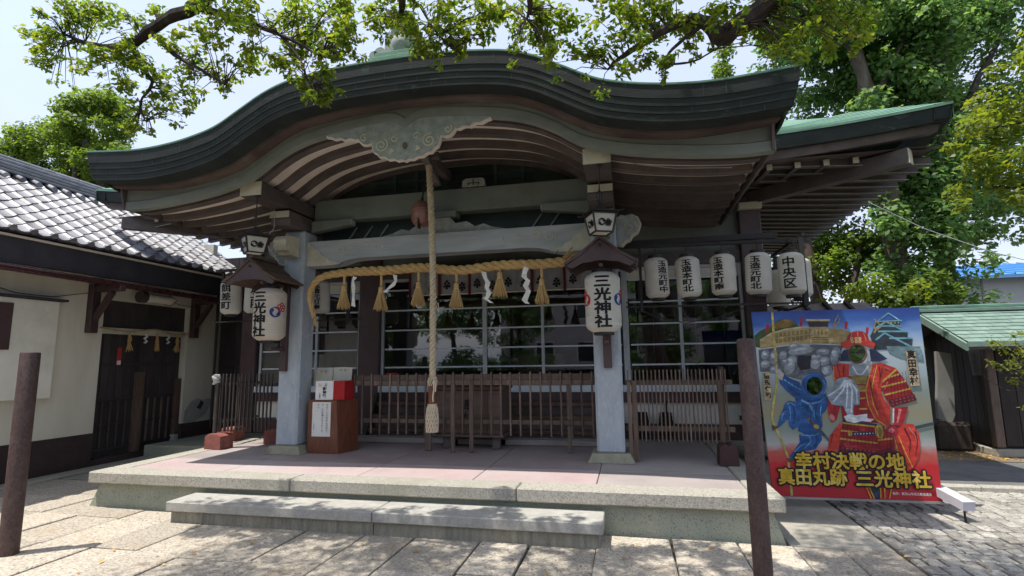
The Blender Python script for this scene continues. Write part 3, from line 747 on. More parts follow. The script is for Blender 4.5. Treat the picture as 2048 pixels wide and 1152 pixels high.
for sx in (-1, 1):                                            # side slopes
    def eo(y):                                                # the left eave is drawn in behind its flared corner, beside the storehouse
        t = min(1, max(0, (y-7.1)/.5)); return 6.42-(.70*t*t*(3-2*t) if sx < 0 else 0)
    m = MB(); x0 = XC+sx*6.42; vs = []; fs = []
    for i in range(9):
        y = (7.0, 7.2, 7.45, 7.8, 8.6, 9.6, 11, 12.5, 14.5)[i]; d = max(0, (1.6-(y-7))/1.6)**2*.20
        vs += [(XC+sx*eo(y), y, 4.43+d), (XC+sx*(6.42-min(2.7, .75*(y-7.0)+.72*min(1, (y-7)/.5))), y, 4.43+min(2.0, .42*(y-7)) if i < 6 else 6.0)]
    fs = [(2*i, 2*i+2, 2*i+3, 2*i+1) for i in range(8)]
    m.add(vs, fs); part('side_roof', m, MT['verdigris'], hall)
    m = MB(); pth = [(y, 4.43+max(0, (1.6-(y-7))/1.6)**2*.20) for y in [7.0, 7.1, 7.2, 7.3, 7.4, 7.5, 7.6, 7.75, 7.9, 8.1, 8.4, 8.8, 9.3, 10, 10.7, 11.4, 12, 12.7, 13.3, 14]]
    vs = []
    for y, z in pth: x0 = XC+sx*eo(y); vs += [(x0, y, z+.012), (x0-sx*.03, y, z-.19), (x0-sx*.20, y, z-.19), (x0-sx*.2, y, z)]
    fs = [(4*i+j, 4*i+(j+1) % 4, 4*i+4+(j+1) % 4, 4*i+4+j) for i in range(19) for j in range(4)]
    m.add(vs, fs); part('side_fascia', m, MT['fascia'], hall)
m = MB(); m.sweep([(7.0, .014, 1), (7.03, -.19, .996), (7.22, -.19, .985), (7.22, .0, .985)], [(x, ez(x)) for x in ex], xc=XC); part('eave_fascia', m, MT['fascia'], hall)
m = MB(); m.sweep([(6.992, -.012, 1.001), (6.992, .018, 1.001), (7.0, .018, 1.001), (7.0, -.012, 1.001)], [(x, ez(x)) for x in ex], xc=XC); part('copper_lip', m, MT['verdigris'], hall)
m = MB(); m.sweep([(7.10, -.19, .985), (7.12, -.30, .98), (7.24, -.30, .975), (7.24, -.19, .975)], [(x, ez(x)) for x in ex], xc=XC); part('eave_board', m, MT['wood'], hall)
# soffit boards, front and side
m = MB(); m.add([(-8.70, 7.15, 4.16), (3.85, 7.15, 4.16), (3.85, 8.7, 4.30), (-8.0, 8.7, 4.30)], [(0, 1, 2, 3)]); part('eave_soffit', m, MT['wood'], hall)
for sx in (-1, 1):
    xo, xw = XC+sx*(6.25 if sx > 0 else 5.50), XC+sx*4.4
    m = MB(); m.add([(xo, 7.2, 4.13), (xw, 7.2, 4.28), (xw, 14, 4.28), (xo, 14, 4.13)], [(0, 1, 2, 3)]); part('side_soffit', m, MT['wood'], hall)
    for k in range(20):
        y = 7.45+.30*k
        m = MB(); zo = 4.055; m.bar((xw-sx*.1, y, 4.21), (xo+sx*.08, y, zo), .075, .10); rf = part('side_rafter', m, MT['wood'], hall)
        m = MB(); m.bar((xw-sx*.1, y-.044, 4.165), (xo+sx*.1, y-.044, zo-.045), .012, .012); part('rafter_edge', m, MT['carving'], rf)
    m = MB(); m.bar((XC+sx*4.25, 8.55, 4.02), (XC+sx*5.98, 7.16, 4.05), .16, .20); hp = part('hip_beam', m, MT['wood'], hall)
    d = Vector((sx*1.73, -1.39, .03)).normalized(); p = Vector((XC+sx*5.98, 7.16, 4.05))
    m = MB(); m.bar(p+d*.001, p+d*.010, .15, .19); part('hip_beam_end', m, MT['cream'], hp)
for k in range(4):
    for sx in (-1, 1):
        x = XC+sx*(4.40+.345*k)
        m = MB(); m.bar((x, 8.6, 4.24), (x, 7.31, 4.118), .062, .08); rf = part('front_rafter', m, MT['wood'], hall)
        m = MB(); m.box(x-.035, x+.035, 7.296, 7.306, 4.075, 4.155); part('rafter_end', m, MT['cream'], rf)

# ------------------------------------------------------------------ front wall: posts, windows, dado, inside room
WY = 8.5
posts = [-6.80, -4.40, -.21, 1.90]
for x in posts:
    w = .155 if abs(x-XC) > 3 else .19
    if x == -.21: continue
    m = MB(); m.box(x-w, x+w, WY-.12, WY+.18, ZT, 4.05, .012); part('wall_post', m, MT['maroon'], hall)
    m = MB(); m.box(x-w-.01, x+w+.01, WY-.22, WY+.1, 3.84, 3.94, .006); part('post_capital', m, MT['cream'], hall)
m = MB(); m.box(-6.95, 2.05, WY-.06, WY+.1, 3.05, 3.25); part('lintel', m, MT['wood'], hall)
m = MB(); m.box(-6.95, 2.05, WY, WY+.08, 3.252, 4.3); part('transom_wall', m, MT['beamgreen'], hall)
m = MB(); m.box(-6.95, 2.05, WY-.10, WY+.12, 1.10, 1.205, .004); part('window_sill', m, MT['bluesill'], hall)
m = MB(); m.box(-6.95, 2.05, WY-.06, WY+.1, .94, 1.098); part('dado_rail', m, MT['maroon'], hall)
m = MB(); m.box(-6.95, 2.05, WY, WY+.08, .62, .938); part('dado_panel', m, MT['whitepanel'], hall)
m = MB(); m.box(-6.95, 2.05, WY-.04, WY+.1, ZT, .618); part('dado_base', m, MT['maroon'], hall)
for x0, x1, lab in ((-6.62, -4.60, 1), (-4.20, -.02, 2), (-.02, 1.74, 3)):
    wn = MB(); wn.box(x0, x0+.045, WY-.03, WY+.03, 1.207, 3.05); wn.box(x1-.045, x1, WY-.03, WY+.03, 1.207, 3.05); wn.box(x0+.046, x1-.046, WY-.03, WY+.03, 3.0, 3.05)
    win = part('window', wn, MT['alu'], hall)
    if lab == 1: vs_ = [x0+.045, -5.46, x1-.045]
    elif lab == 2: vs_ = [x0+.045, -2.33, -1.35, x1-.045]
    else: vs_ = [x0+.045, .815, x1-.045]
    for k, x in enumerate(vs_[1:-1]):
        w = .036 if (lab == 2 and k == 0) else .024
        m = MB(); m.box(x-w, x+w, WY-.032, WY+.028, 1.207, 2.998); part('mullion', m, MT['alu'], win)
    rz = [1.207, 1.515, 1.825, 2.15, 2.495, 2.85, 2.998]
    for z in rz[1:-1]:
        for a, b in zip(vs_[:-1], vs_[1:]):
            m = MB(); m.box(a+.024, b-.024, WY-.026, WY+.022, z-.012, z+.012); part('glazing_bar', m, MT['bluesill'], win)
    for z0, z1 in zip(rz[:-1], rz[1:]):
        for a, b in zip(vs_[:-1], vs_[1:]):
            m = MB(); m.add([(a, WY, z0), (b, WY, z0), (b, WY, z1), (a, WY, z1)], [(0, 1, 2, 3)]); part('pane', m, MT['glass'] if not (lab != 2 and z0 > 2.8) else MT['sheet'], win)
m = MB(); m.box(-4.10, -3.88, WY-.036, WY-.033, 1.37, 1.425); part('red_sticker', m, MT['redpaint'], hall)
# entrance stairs between the pillars
for k, (y0, z0, z1) in enumerate(((7.95, .50, .56), (8.10, .70, .76), (8.25, .89, .95))):
    m = MB(); m.box(-4.15, -.30, y0, WY-.05, z0, z1, .006); part('stair_tread', m, MT['brownwood'], hall)
    m = MB(); m.box(-4.13, -.32, y0+.04, y0+.06, z0-.14, z0-.002); part('stair_riser', m, MT['wood'], hall)
for x in (-4.20, -.28):
    m = MB(); m.prism([(7.85, .40), (8.45, .40), (8.45, 1.10), (8.30, 1.10)], .05, 'x', x); part('stair_string', m, MT['black'], hall)
m = MB(); m.box(-4.6, .0, 7.62, 7.85, ZT, .47, .006); part('stair_landing', m, MT['floorgrey'], hall)
# floor vents below the right window
for x in (.03, .38):
    m = MB(); m.prism([(x, .46), (x+.26, .46), (x+.21, .80), (x+.05, .80)], .10, 'y', WY-.16); part('floor_vent', m, MT['clay'], hall)
m = MB(); m.box(.50, .54, WY-.06, WY-.03, .80, .97); part('floor_vent_pipe', m, MT['clay'], hall)
m = MB(); m.box(1.55, 2.0, WY-.16, WY-.10, .70, .76); part('hose_rail', m, MT['black'], hall)
# room behind the glass
rm = MB(); rm.add([(-6.95, 8.6, 1.0), (2.05, 8.6, 1.0), (2.05, 12.4, 1.0), (-6.95, 12.4, 1.0)], [(0, 1, 2, 3)]); part('room_floor', rm, MT['floorin'], hall)
rm = MB(); rm.add([(-6.95, 12.4, 1.0), (2.05, 12.4, 1.0), (2.05, 12.4, 3.6), (-6.95, 12.4, 3.6), (-6.95, 8.6, 1.0), (-6.95, 8.6, 3.6), (2.05, 8.6, 1.0), (2.05, 8.6, 3.6)],
                  [(0, 1, 2, 3), (4, 0, 3, 5), (1, 6, 7, 2), (5, 3, 2, 7)]); part('room_wall', rm, MT['interior'], hall)
m = MB(); m.box(-6.95, -6.85, 8.6, 12.4, ZT, 4.3); part('side_wall', m, MT['wood'], hall)
m = MB(); m.box(1.95, 2.05, 8.69, 12.4, ZT, 4.3); part('side_wall', m, MT['wood'], hall)
m = MB(); m.box(-6.95, 2.05, 12.41, 12.5, ZT, 4.3); part('rear_wall', m, MT['wood'], hall)
# ------------------------------------------------------------------ bell, bell rope, sacred rope
bell = thing('suzu_bell', 'round reddish copper bell hanging behind the thick bell rope', 'bell', (-2.60, 6.36, 3.38))
m = MB(); pr = [(.004, .0), (.06, .004), (.105, .028), (.137, .075), (.146, .13), (.146, .165), (.158, .172), (.158, .184), (.146, .190), (.146, .205), (.156, .211), (.156, .222), (.142, .228), (.122, .29), (.08, .335), (.03, .352), (.004, .354)]
m.lathe(pr, 32, (-2.60, 6.36, 3.38)); part('bell_body', m, MT['bell'], bell, True)
m = MB(); m.box(-2.63, -2.57, 6.213, 6.22, 3.40, 3.41); m.box(-2.605, -2.595, 6.21, 6.3, 3.33, 3.46); part('bell_slot', m, MT['black'], bell)
m = MB(); m.lathe([(.02, 0), (.02, .05)], 10, (-2.60, 6.36, 3.73)); m.tube([(-2.60, 6.36, 3.78), (-2.56, 6.37, 4.05), (-2.47, 6.36, 4.20)], .012, 6); part('bell_hanger', m, MT['black'], bell)

def twisted(mb, pts, r, strands=3, lay=.16, n=7, fat=.56, steps=220):
    """laid rope: strands winding round a centre line"""
    P_ = [Vector(p) for p in pts]; seg = [0]
    for a, b in zip(P_[:-1], P_[1:]): seg.append(seg[-1]+(b-a).length)
    T = seg[-1]
    def at(s):
        s = min(max(s, 0), T); i = max(j for j in range(len(seg)) if seg[j] <= s+1e-9); i = min(i, len(P_)-2)
        t = (s-seg[i])/(seg[i+1]-seg[i]); p0 = P_[max(i-1, 0)]; p1, p2 = P_[i], P_[i+1]; p3 = P_[min(i+2, len(P_)-1)]
        return .5*((2*p1)+(p2-p0)*t+(2*p0-5*p1+4*p2-p3)*t*t+(3*p1-p0-3*p2+p3)*t**3)
    for k in range(strands):
        out = []; rr = []
        ref = None
        for i in range(steps+1):
            s = T*i/steps; c = at(s); d = (at(s+.01)-at(s-.01)).normalized()
            if ref is None: ref = d.cross(Vector((0, 1, 0))).normalized()
            a = (ref-d*ref.dot(d)).normalized(); ref = a; b = d.cross(a)
            R_ = r(s/T) if callable(r) else r
            th = 2*math.pi*(s/lay+k/strands)
            out.append(c+(a*math.cos(th)+b*math.sin(th))*R_*.52); rr.append(R_*fat)
        mb.tube(out, rr, n)

br_ = thing('bell_rope', 'thick twisted hemp bell rope hanging down the middle of the porch', 'rope', (-2.385, 6.2, 4.16))
m = MB(); twisted(m, [(-2.445, 6.2, 4.16), (-2.425, 6.2, 3.8), (-2.395, 6.2, 3.2), (-2.378, 6.2, 2.5), (-2.376, 6.2, 1.9), (-2.376, 6.2, 1.38)], .041, 3, .17, 7, .56, 260); part('rope_body', m, MT['rope'], br_, True)
m = MB()
for k in range(7): m.tube([(-2.376+.05*math.cos(k*2.4), 6.2+.05*math.sin(k*2.4), 2.28+.03*k), (-2.376+.062*math.cos(k*2.4+.3), 6.2+.062*math.sin(k*2.4+.3), 2.25+.03*k)], .005, 4)
m.tube([(-2.33, 6.17, 2.26), (-2.29, 6.15, 2.33), (-2.28, 6.15, 2.22)], .006, 4); part('rope_binding', m, MT['knit'], br_, True)
m = MB(); m.lathe([(.044, 0), (.05, .005), (.05, .245), (.044, .25)], 20, (-2.378, 6.2, 1.095)); part('wooden_grip', m, MT['standwood'], br_, True)
m = MB()
for k in range(12):
    a = k*math.pi/6; m.tube([(-2.378+.052*math.cos(a), 6.2+.052*math.sin(a), 1.31), (-2.378+.058*math.cos(a+.5), 6.2+.058*math.sin(a+.5), 1.36), (-2.378+.045*math.cos(a+.9), 6.2+.045*math.sin(a+.9), 1.41)], .007, 5)
m.tube([(-2.345, 6.15, 1.38), (-2.335, 6.142, 1.28), (-2.35, 6.14, 1.18), (-2.345, 6.14, 1.12)], .010, 6); m.tube([(-2.33, 6.155, 1.38), (-2.315, 6.148, 1.30), (-2.32, 6.148, 1.24)], .009, 6)
part('knotted_net', m, MT['knit'], br_, True)
m = MB()
for sg in (1, -1):
    for k in range(14):
        pts = []
        for i in range(15):
            t = i/14; a = 2*math.pi*(k/14)+sg*t*1.5; q = .056+.018*math.sin(t*2.4)-.008*(t < .1); pts.append((-2.378+q*math.cos(a), 6.2+q*math.sin(a), 1.09-.335*t))
        m.tube(pts, .0075, 5)
part('knitted_end', m, MT['knit'], br_, True)
m = MB(); m.lathe([(.045, 0), (.062, .02), (.066, .15), (.055, .32), (.05, .33)], 16, (-2.378, 6.2, .762)); part('knitted_core', m, MT['rope'], br_, True)

shime = thing('shimenawa', 'long twisted straw sacred rope strung below the grey beam with tassels', 'sacred rope', (-2.4, 6.4, 2.82))
rp = [(-4.14, 6.36, 2.22), (-4.19, 6.36, 2.35), (-4.225, 6.36, 2.55), (-4.16, 6.37, 2.70), (-4.02, 6.38, 2.79), (-3.65, 6.40, 2.83), (-3.1, 6.40, 2.825), (-2.6, 6.40, 2.835), (-2.1, 6.40, 2.775), (-1.55, 6.40, 2.81), (-1.03, 6.40, 2.80), (-.70, 6.40, 2.815)]
rad = lambda t: .028+.030*min(1, t*3.2) if t < .32 else .058
m = MB(); twisted(m, rp, rad, 3, .34, 8, .60, 260); part('rope_body', m, MT['straw'], shime, True)
m = MB()
for k in range(26):
    a, b = rnd.uniform(-.05, .05), rnd.uniform(-.05, .05)
    m.tube([(-.74, 6.40+a, 2.815+b), (-.62+rnd.uniform(-.03, .05), 6.40+a*1.8, 2.84+b*2.2+rnd.uniform(-.03, .06))], .006, 4)
for k in range(8): m.tube([(-4.14, 6.36, 2.23), (-4.12+rnd.uniform(-.04, .03), 6.36+rnd.uniform(-.02, .02), 2.10+rnd.uniform(-.04, .02))], .006, 4)
part('frayed_end', m, MT['tassel'], shime, kind='stuff')
for x, zc in ((-3.735, 2.655), (-3.19, 2.615), (-2.657, 2.655), (-2.134, 2.615), (-1.554, 2.73), (-1.016, 2.62)):
    m = MB(); m.tube([(x, 6.40, 2.80), (x+.004, 6.395, zc)], .018, 7)
    h = .325
    m.lathe([(.008, 0), (.028, -.012), (.036, -.04), (.033, -.075), (.030, -.088), (.040, -.11)], 12, (x, 6.395, zc))
    for k in range(56):
        a = 2*math.pi*k/56*3.0+rnd.uniform(-.1, .1); q = (.035, .024, .012)[k % 3]; w = rnd.uniform(.075, .105)*(q/.035)**.6
        L0 = h*rnd.uniform(.9, 1.04)
        m.tube([(x+q*math.cos(a)*.8, 6.395+q*math.sin(a)*.8, zc-.08), (x+w*.62*math.cos(a), 6.395+w*.62*math.sin(a), zc-.08-(L0-.08)*.5), (x+w*math.cos(a+.1), 6.395+w*math.sin(a+.1), zc-L0)], [.008, .008, .005], 4)
    tz = part('straw_tassel', m, MT['tassel'], shime, True)
    m = MB(); m.lathe([(.034, 0), (.0365, .006), (.034, .012)], 14, (x, 6.395, zc-.09)); part('tassel_binding', m, MT['knit'], tz, True)
def shide(pts, w):
    m = MB(); vs = []; fs = []
    for i, (x, z) in enumerate(pts):
        d = .02*((i % 2)*2-1)
        vs += [(x-w/2, 6.375+d, z), (x+w/2, 6.375-d*.3, z-.012)]
    for i in range(len(pts)-1): fs.append((2*i, 2*i+1, 2*i+3, 2*i+2))
    vs2 = [(x, y+.003, z) for x, y, z in vs]; n0 = len(vs)
    m.add(vs+vs2, fs+[tuple(n0+q for q in reversed(f)) for f in fs]); part('paper_streamer', m, MT['notice'], shime)
shide([(-1.76, 2.74), (-1.745, 2.66), (-1.705, 2.60), (-1.725, 2.53), (-1.69, 2.47), (-1.715, 2.42), (-1.74, 2.395), (-1.66, 2.335)], .06)
shide([(-1.20, 2.775), (-1.235, 2.69), (-1.235, 2.645), (-1.19, 2.60), (-1.22, 2.53), (-1.185, 2.47), (-1.235, 2.35), (-1.20, 2.31)], .065)
shide([(-3.56, 2.76), (-3.60, 2.71), (-3.58, 2.62), (-3.585, 2.50), (-3.575, 2.36)], .045)
shide([(-2.98, 2.76), (-2.975, 2.68), (-3.01, 2.62), (-3.085, 2.575), (-3.12, 2.53)], .05)
m = MB()
for x in (-3.9, -3.3, -2.9, -1.87, -1.37, -.83): m.tube([(x, 6.42, 2.86), (x-.01, 6.5, 2.93), (x, 6.63, 3.02)], .004, 4)
part('hanging_wire', m, MT['cable'], shime)

# ------------------------------------------------------------------ paper lanterns
def lantern_body(root, r, h, mat, ribs):
    prof = []
    n = ribs*2
    for i in range(n+1):
        t = i/n; e = min(t, 1-t)
        q = r*(1-.40*max(0, 1-e/.13)**2.2) if e < .13 else r*(1-.012*abs(t-.5))
        prof.append((q+(.0022 if i % 2 else -.0018), h*t))
    m = MB(); m.lathe(prof, 40, wloc(root)); part('paper_body', m, mat, root, True)
    w = wloc(root)
    m = MB(); m.lathe([(r*.50, -.035), (r*.57, -.03), (r*.57, .005), (r*.5, .006)], 24, w); part('bottom_ring', m, MT['black'], root, True)
    m = MB(); m.lathe([(r*.50, h-.005), (r*.58, h), (r*.58, h+.04), (r*.5, h+.042)], 24, w); part('top_ring', m, MT['black'], root, True)
def on_body(root, r, th0):
    w = wloc(root)
    return lambda a, b: (w.x+(r+.004)*math.sin(th0+a/r), w.y-(r+.004)*math.cos(th0+a/r), w.z+b)

def small_lantern(x, y, z, text, th, label, kindtop=.40, w=.115, group='white paper lanterns in rows'):
    t = thing('paper_lantern', label, 'lantern', (x, y, z), 0, group)
    t.rotation_euler = (rnd.uniform(-.025, .025), rnd.uniform(-.03, .03), 0)
    lantern_body(t, .148, .515, MT['paper'], 16)
    if text:
        m = MB(); n = len(text); h = .42/n if n > 3 else .40/n
        column(m, text, on_body(t, .148, th), 0, .515/2+.5*n*h, w, h*.98, 0, .008, .022, .0028); flatmesh('lettering', m, MT['ink'], t)
    m = MB(); m.tube([(x, y, z+.55), (x, y, 3.06 if z > 2.2 else z+.8)], .006, 5); part('hanger', m, MT['black'], t)
    return t
va = lambda x, y: -math.atan2(x, y)
RY = 6.9
row = [(.405, 2.368, '玉造元町中', .55, 'white paper lantern lettered 玉造元町中, next to the right grey pillar'),
       (.795, 2.362, '玉造本町北', -.10, 'white paper lantern lettered 玉造本町北, second from the right grey pillar'),
       (1.205, 2.372, '玉造本町南', -.38, 'white paper lantern lettered 玉造本町南, middle one of the five on the right'),
       (1.605, 2.365, '玉造元町北', -.22, 'white paper lantern lettered 玉造元町北 before the corner post'),
       (1.990, 2.345, '中央区', -.18, 'white paper lantern lettered 中央区 at the corner of the rack')]
for x, z, tx, th, lab in row: small_lantern(x, RY, z, tx, va(x, RY)+th, lab, w=.125 if len(tx) > 3 else .15)
small_lantern(2.20, 7.35, 2.35, '', 0, 'white lantern half hidden behind the right rack post, no writing in view')
small_lantern(2.10, 7.95, 2.30, '', 0, 'white lantern showing its blank side behind the 中央区 lantern')
lrow = [(-5.93, 2.365, '餌差町', -.56, 'white paper lantern lettered 餌差町, farthest left by the plaster wall'),
        (-5.52, 2.365, '城南', .06, 'white paper lantern lettered 城南, partly behind the large left lantern'),
        (-4.63, 2.36, '玉造元町南', -.40, 'white paper lantern half hidden by the hanging end of the straw rope')]
for x, z, tx, th, lab in lrow:
    yy = 7.25 if x > -5 else 6.9
    small_lantern(x, yy, z, tx, va(x, yy)+th, lab, w=.125 if len(tx) > 3 else .16)
def rack(name, label, posts_, rails):
    t = thing(name, label, 'lantern rack', posts_[0][0])
    for a, b, w in posts_: m = MB(); m.bar(a, b, w, w, (0, 1, 0)); part('post', m, MT['black'], t)
    for a, b, w in rails: m = MB(); m.bar(a, b, w, w); part('rail', m, MT['black'], t)
rack('lantern_rack', 'dark iron rack holding the row of lanterns right of the porch', [((2.13, 6.93, 2.22), (2.13, 6.93, 3.06), .055), ((.20, 6.97, 2.2), (.20, 6.97, 3.1), .035), ((2.16, 8.2, 2.22), (2.16, 8.2, 3.06), .045)],
     [((-.05, 6.97, 3.07), (2.25, 6.95, 3.03), .04), ((.0, 6.99, 2.275), (2.30, 6.96, 2.25), .022), ((2.16, 6.9, 3.09), (2.16, 8.4, 3.09), .04), ((2.17, 6.98, 2.235), (2.17, 8.3, 2.235), .022), ((-.05, 7.05, 3.13), (1.9, 7.05, 3.13), .07)])
rack('lantern_rack', 'dark iron rack holding the lanterns left of the porch', [((-6.19, 7.0, 2.2), (-6.19, 7.0, 3.1), .03), ((-4.18, 7.3, 2.2), (-4.18, 7.3, 3.06), .04)],
     [((-6.3, 6.97, 3.07), (-4.8, 6.97, 3.07), .04), ((-6.32, 6.97, 2.26), (-4.85, 6.97, 2.26), .02), ((-4.9, 7.32, 3.07), (-3.9, 7.32, 3.07), .035), ((-4.9, 7.32, 2.27), (-3.95, 7.32, 2.27), .02)])

def disc(mb, fn, cx, cy, r, a0=0, a1=2*math.pi, r0=0.0, n=20):
    b = len(mb.v); ring = [(cx+r*math.cos(a0+(a1-a0)*k/n), cy+r*math.sin(a0+(a1-a0)*k/n)) for k in range(n+1)]
    if r0 <= 0: mb.add([fn(cx, cy)]+[fn(*p) for p in ring], [(0, k+1, k+2) for k in range(n)])
    else:
        inn = [(cx+r0*math.cos(a0+(a1-a0)*k/n), cy+r0*math.sin(a0+(a1-a0)*k/n)) for k in range(n+1)]
        mb.add([fn(*p) for p in ring]+[fn(*p) for p in inn], [(k, k+1, n+2+k, n+1+k) for k in range(n)])
def comma(mb, fn, cx, cy, r, rot, sgn=1):
    """one comma of the swirl crest: round head, curling tail"""
    pts = []; n = 18
    for k in range(n+1): a = rot+sgn*(k/n)*3.6; pts.append((r*(1-.10*k/n), a))
    out = [(cx+q*math.cos(a), cy+q*math.sin(a)) for q, a in pts]
    inn = [(cx+(q-r*.62*(1-k/n)**1.1-.002)*math.cos(a), cy+(q-r*.62*(1-k/n)**1.1-.002)*math.sin(a)) for k, (q, a) in enumerate(pts)]
    m0 = len(out); mb.add([fn(*p) for p in out]+[fn(*p) for p in inn], [(k, k+1, m0+k+1, m0+k) for k in range(n)])
    disc(mb, fn, cx+r*.66*math.cos(rot), cy+r*.66*math.sin(rot), r*.34)
def flower(mb, fn, cx, cy, r, n=5):
    for k in range(n):
        a = 2*math.pi*k/n+.3; disc(mb, fn, cx+r*.55*math.cos(a), cy+r*.55*math.sin(a), r*.42, 0, 2*math.pi, r*.20, 12)
        disc(mb, fn, cx+r*.40*math.cos(a+.6), cy+r*.40*math.sin(a+.6), r*.10, n=8)

for x, y, th, lab, cth in ((-.265, 6.2, .03, 'large white lantern lettered 三光神社, its writing facing straight out, on the right pillar', None), (-4.715, 6.2, -.06, 'large white lantern lettered 三光神社 with red and blue crests in view, on the left pillar', 1)):
    z = 1.915
    t = thing('shrine_lantern', lab, 'lantern', (x, y, z), 0, 'large lanterns on the porch pillars')
    lantern_body(t, .207, .70, MT['paperb'] if x < -1 else MT['paper'], 34)
    m = MB(); column(m, '三光神社', on_body(t, .207, th), 0, .655, .20, .153, 0, .012, .022, .0052); flatmesh('lettering', m, MT['ink'], t)
    for sg in (1, -1):
        fn = on_body(t, .207, sg*1.12+th)
        m = MB(); comma(m, fn, -.02 if sg > 0 else .01, .37, .075, 2.6); comma(m, fn, -.02 if sg > 0 else .01, .37, .075, 5.6, 1); flatmesh('blue_crest', m, MT['blue_ink'] if sg > 0 or x < -1 else MT['red_ink'], t)
        m = MB(); flower(m, fn, .065 if sg > 0 else -.04, .435, .07); flatmesh('red_crest', m, MT['red_ink'], t)
    m = MB(); m.tube([(x, y, z+.735), (x, y, 2.69)], .012, 6); part('hanger', m, MT['black'], t)
    # the little roof it hangs from
    xr_ = x+(.0 if x > -1 else -.13)
    c = thing('lantern_canopy', 'small gabled wooden roof over the large lantern on the %s pillar' % ('right' if x > -1 else 'left'), 'canopy', (xr_, 6.2, 2.65), 0, 'little gabled roofs over the large lanterns')
    zt_ = 2.975; hw = .40
    for sg in (-1, 1):
        m = MB(); m.prism([(xr_, zt_), (xr_, zt_+.018), (xr_+sg*hw*.55, zt_-.155), (xr_+sg*(hw+.02), zt_-.272), (xr_+sg*hw, zt_-.295), (xr_+sg*hw*.55, zt_-.185)][::sg], .60, 'y', 5.91); part('roof_slope', m, MT['maroon'] if x > -1 else MT['brownwood'], c)
        m = MB(); m.prism([(xr_, zt_+.021), (xr_, zt_+.032), (xr_+sg*hw*.5, zt_-.125), (xr_+sg*hw*.5, zt_-.138)][::sg], .58, 'y', 5.92); part('roof_board', m, MT['brownwood'], c)
    fr = [(-hw+.02, -.30), (-.33, -.335), (-.27, -.31), (-.20, -.275), (-.12, -.27), (-.05, -.255), (.05, -.255), (.12, -.27), (.20, -.275), (.27, -.31), (.33, -.335), (hw-.02, -.30), (0, -.015)]
    for y_ in (5.925, 6.46):
        m = MB(); m.prism([(xr_+a, zt_+b) for a, b in fr], .025, 'y', y_); part('gable_board', m, MT['maroon'], c)
    m = MB(); m.lathe([(.018, 0), (.018, .012)], 10); m.v = [(xr_+a, 5.922-q, zt_-.08+b) for a, b, q in m.v]; part('gable_stud', m, MT['fascia'], c)
    m = MB(); m.box(xr_-.03, xr_+.03, 5.93, 6.5, zt_+.034, zt_+.085, .004); part('ridge_pole', m, MT['wood'], c)
    xm = x+(.02 if x > -1 else .03)
    m = MB(); m.box(xm-.05, xm+.05, 6.46, 6.522, 1.50, 2.70, .004); part('mounting_board', m, MT['maroon'], c)
    m = MB(); m.box(xm-.025, xm+.025, 6.18, 6.459, 1.785, 1.83, .004); part('support_arm', m, MT['maroon'], c)
    m = MB(); m.box(x-.02, x+.02, 6.0, 6.46, 2.665, 2.70); part('hanging_arm', m, MT['wood'], c)

# hanging box lanterns
for x, lab, rz in ((-.232, 'square hanging metal lantern with black crests above the right big lantern', R(24)), (-4.545, 'square hanging metal lantern with black crests above the left big lantern', R(52))):
    zb_ = 2.955 if x > -1 else 2.985; y = 5.62
    t = thing('hanging_lantern', lab, 'lantern', (x, y, zb_), rz, 'crested box lanterns under the porch eave')
    rb, rtp, h = .105, .145, .20
    for k in range(4):
        a0 = math.pi/4+k*math.pi/2; a1 = a0+math.pi/2
        B0 = Vector((rb*1.3*math.cos(a0), rb*1.3*math.sin(a0), 0)); B1 = Vector((rb*1.3*math.cos(a1), rb*1.3*math.sin(a1), 0))
        T0 = Vector((rtp*1.3*math.cos(a0), rtp*1.3*math.sin(a0), h)); T1 = Vector((rtp*1.3*math.cos(a1), rtp*1.3*math.sin(a1), h))
        m = MB(); nrm = (B1-B0).cross(T0-B0).normalized(); ins = lambda p: p-nrm*.006
        m.add([ins(B0), ins(B1), ins(T1), ins(T0)], [(0, 1, 2, 3)]); pn = link('lamp_pane', m.mesh('lamp_pane', MT['paper'], fixn=False), t)
        e1 = (B1-B0).normalized(); e2 = ((T0+T1)/2-(B0+B1)/2).normalized(); cc = (B0+B1+T0+T1)/4
        fn = lambda a, b: cc+e1*a+e2*b+nrm*.003
        m = MB()
        comma(m, fn, -.032, .0, .042, .5); comma(m, fn, -.032, .0, .042, 3.6); flower(m, fn, .04, -.004, .045, 5); disc(m, fn, .04, -.004, .03)
        link('crest', m.mesh('crest', MT['ink'], fixn=False), pn)
        m = MB(); m.bar(B0, T0, .016); m.bar(B0, B1, .016); m.bar(T0, T1, .016); link('frame_bar', m.mesh('frame_bar', MT['black']), t)
    m = MB(); s = rb*.92; m.box(-s, s, -s, s, .004, .012); link('bottom_panel', m.mesh('bottom_panel', MT['paper']), t)
    m = MB(); m.lathe([(.245, h+.012), (.24, h+.022), (.06, h+.07), (.03, h+.13), (.012, h+.14)], 4, ph=math.pi/4); link('lamp_roof', m.mesh('lamp_roof', MT['black']), t)
    for k in range(4):
        a0 = math.pi/4+k*math.pi/2
        m = MB(); m.tube([(.22*math.cos(a0), .22*math.sin(a0), h+.025), (.26*math.cos(a0), .26*math.sin(a0), h+.022), (.275*math.cos(a0), .275*math.sin(a0), h+.04)], .008, 6); link('corner_finial', m.mesh('corner_finial', MT['black'], True), t)
    m = MB()
    for k in range(3): m.tube([(0.012*k-.012, 0, h+.13), (.035*(k-1), .01, h+.22), (0, 0, h+.30)], .006, 5)
    m.tube([(0, 0, h+.28), (.006, 0, 3.78-zb_)], .007, 5); m.lathe([(.035, 0), (.035, .012)], 12, (.006, 0, 3.725-zb_)); link('hanging_rod', m.mesh('hanging_rod', MT['black'], True), t)

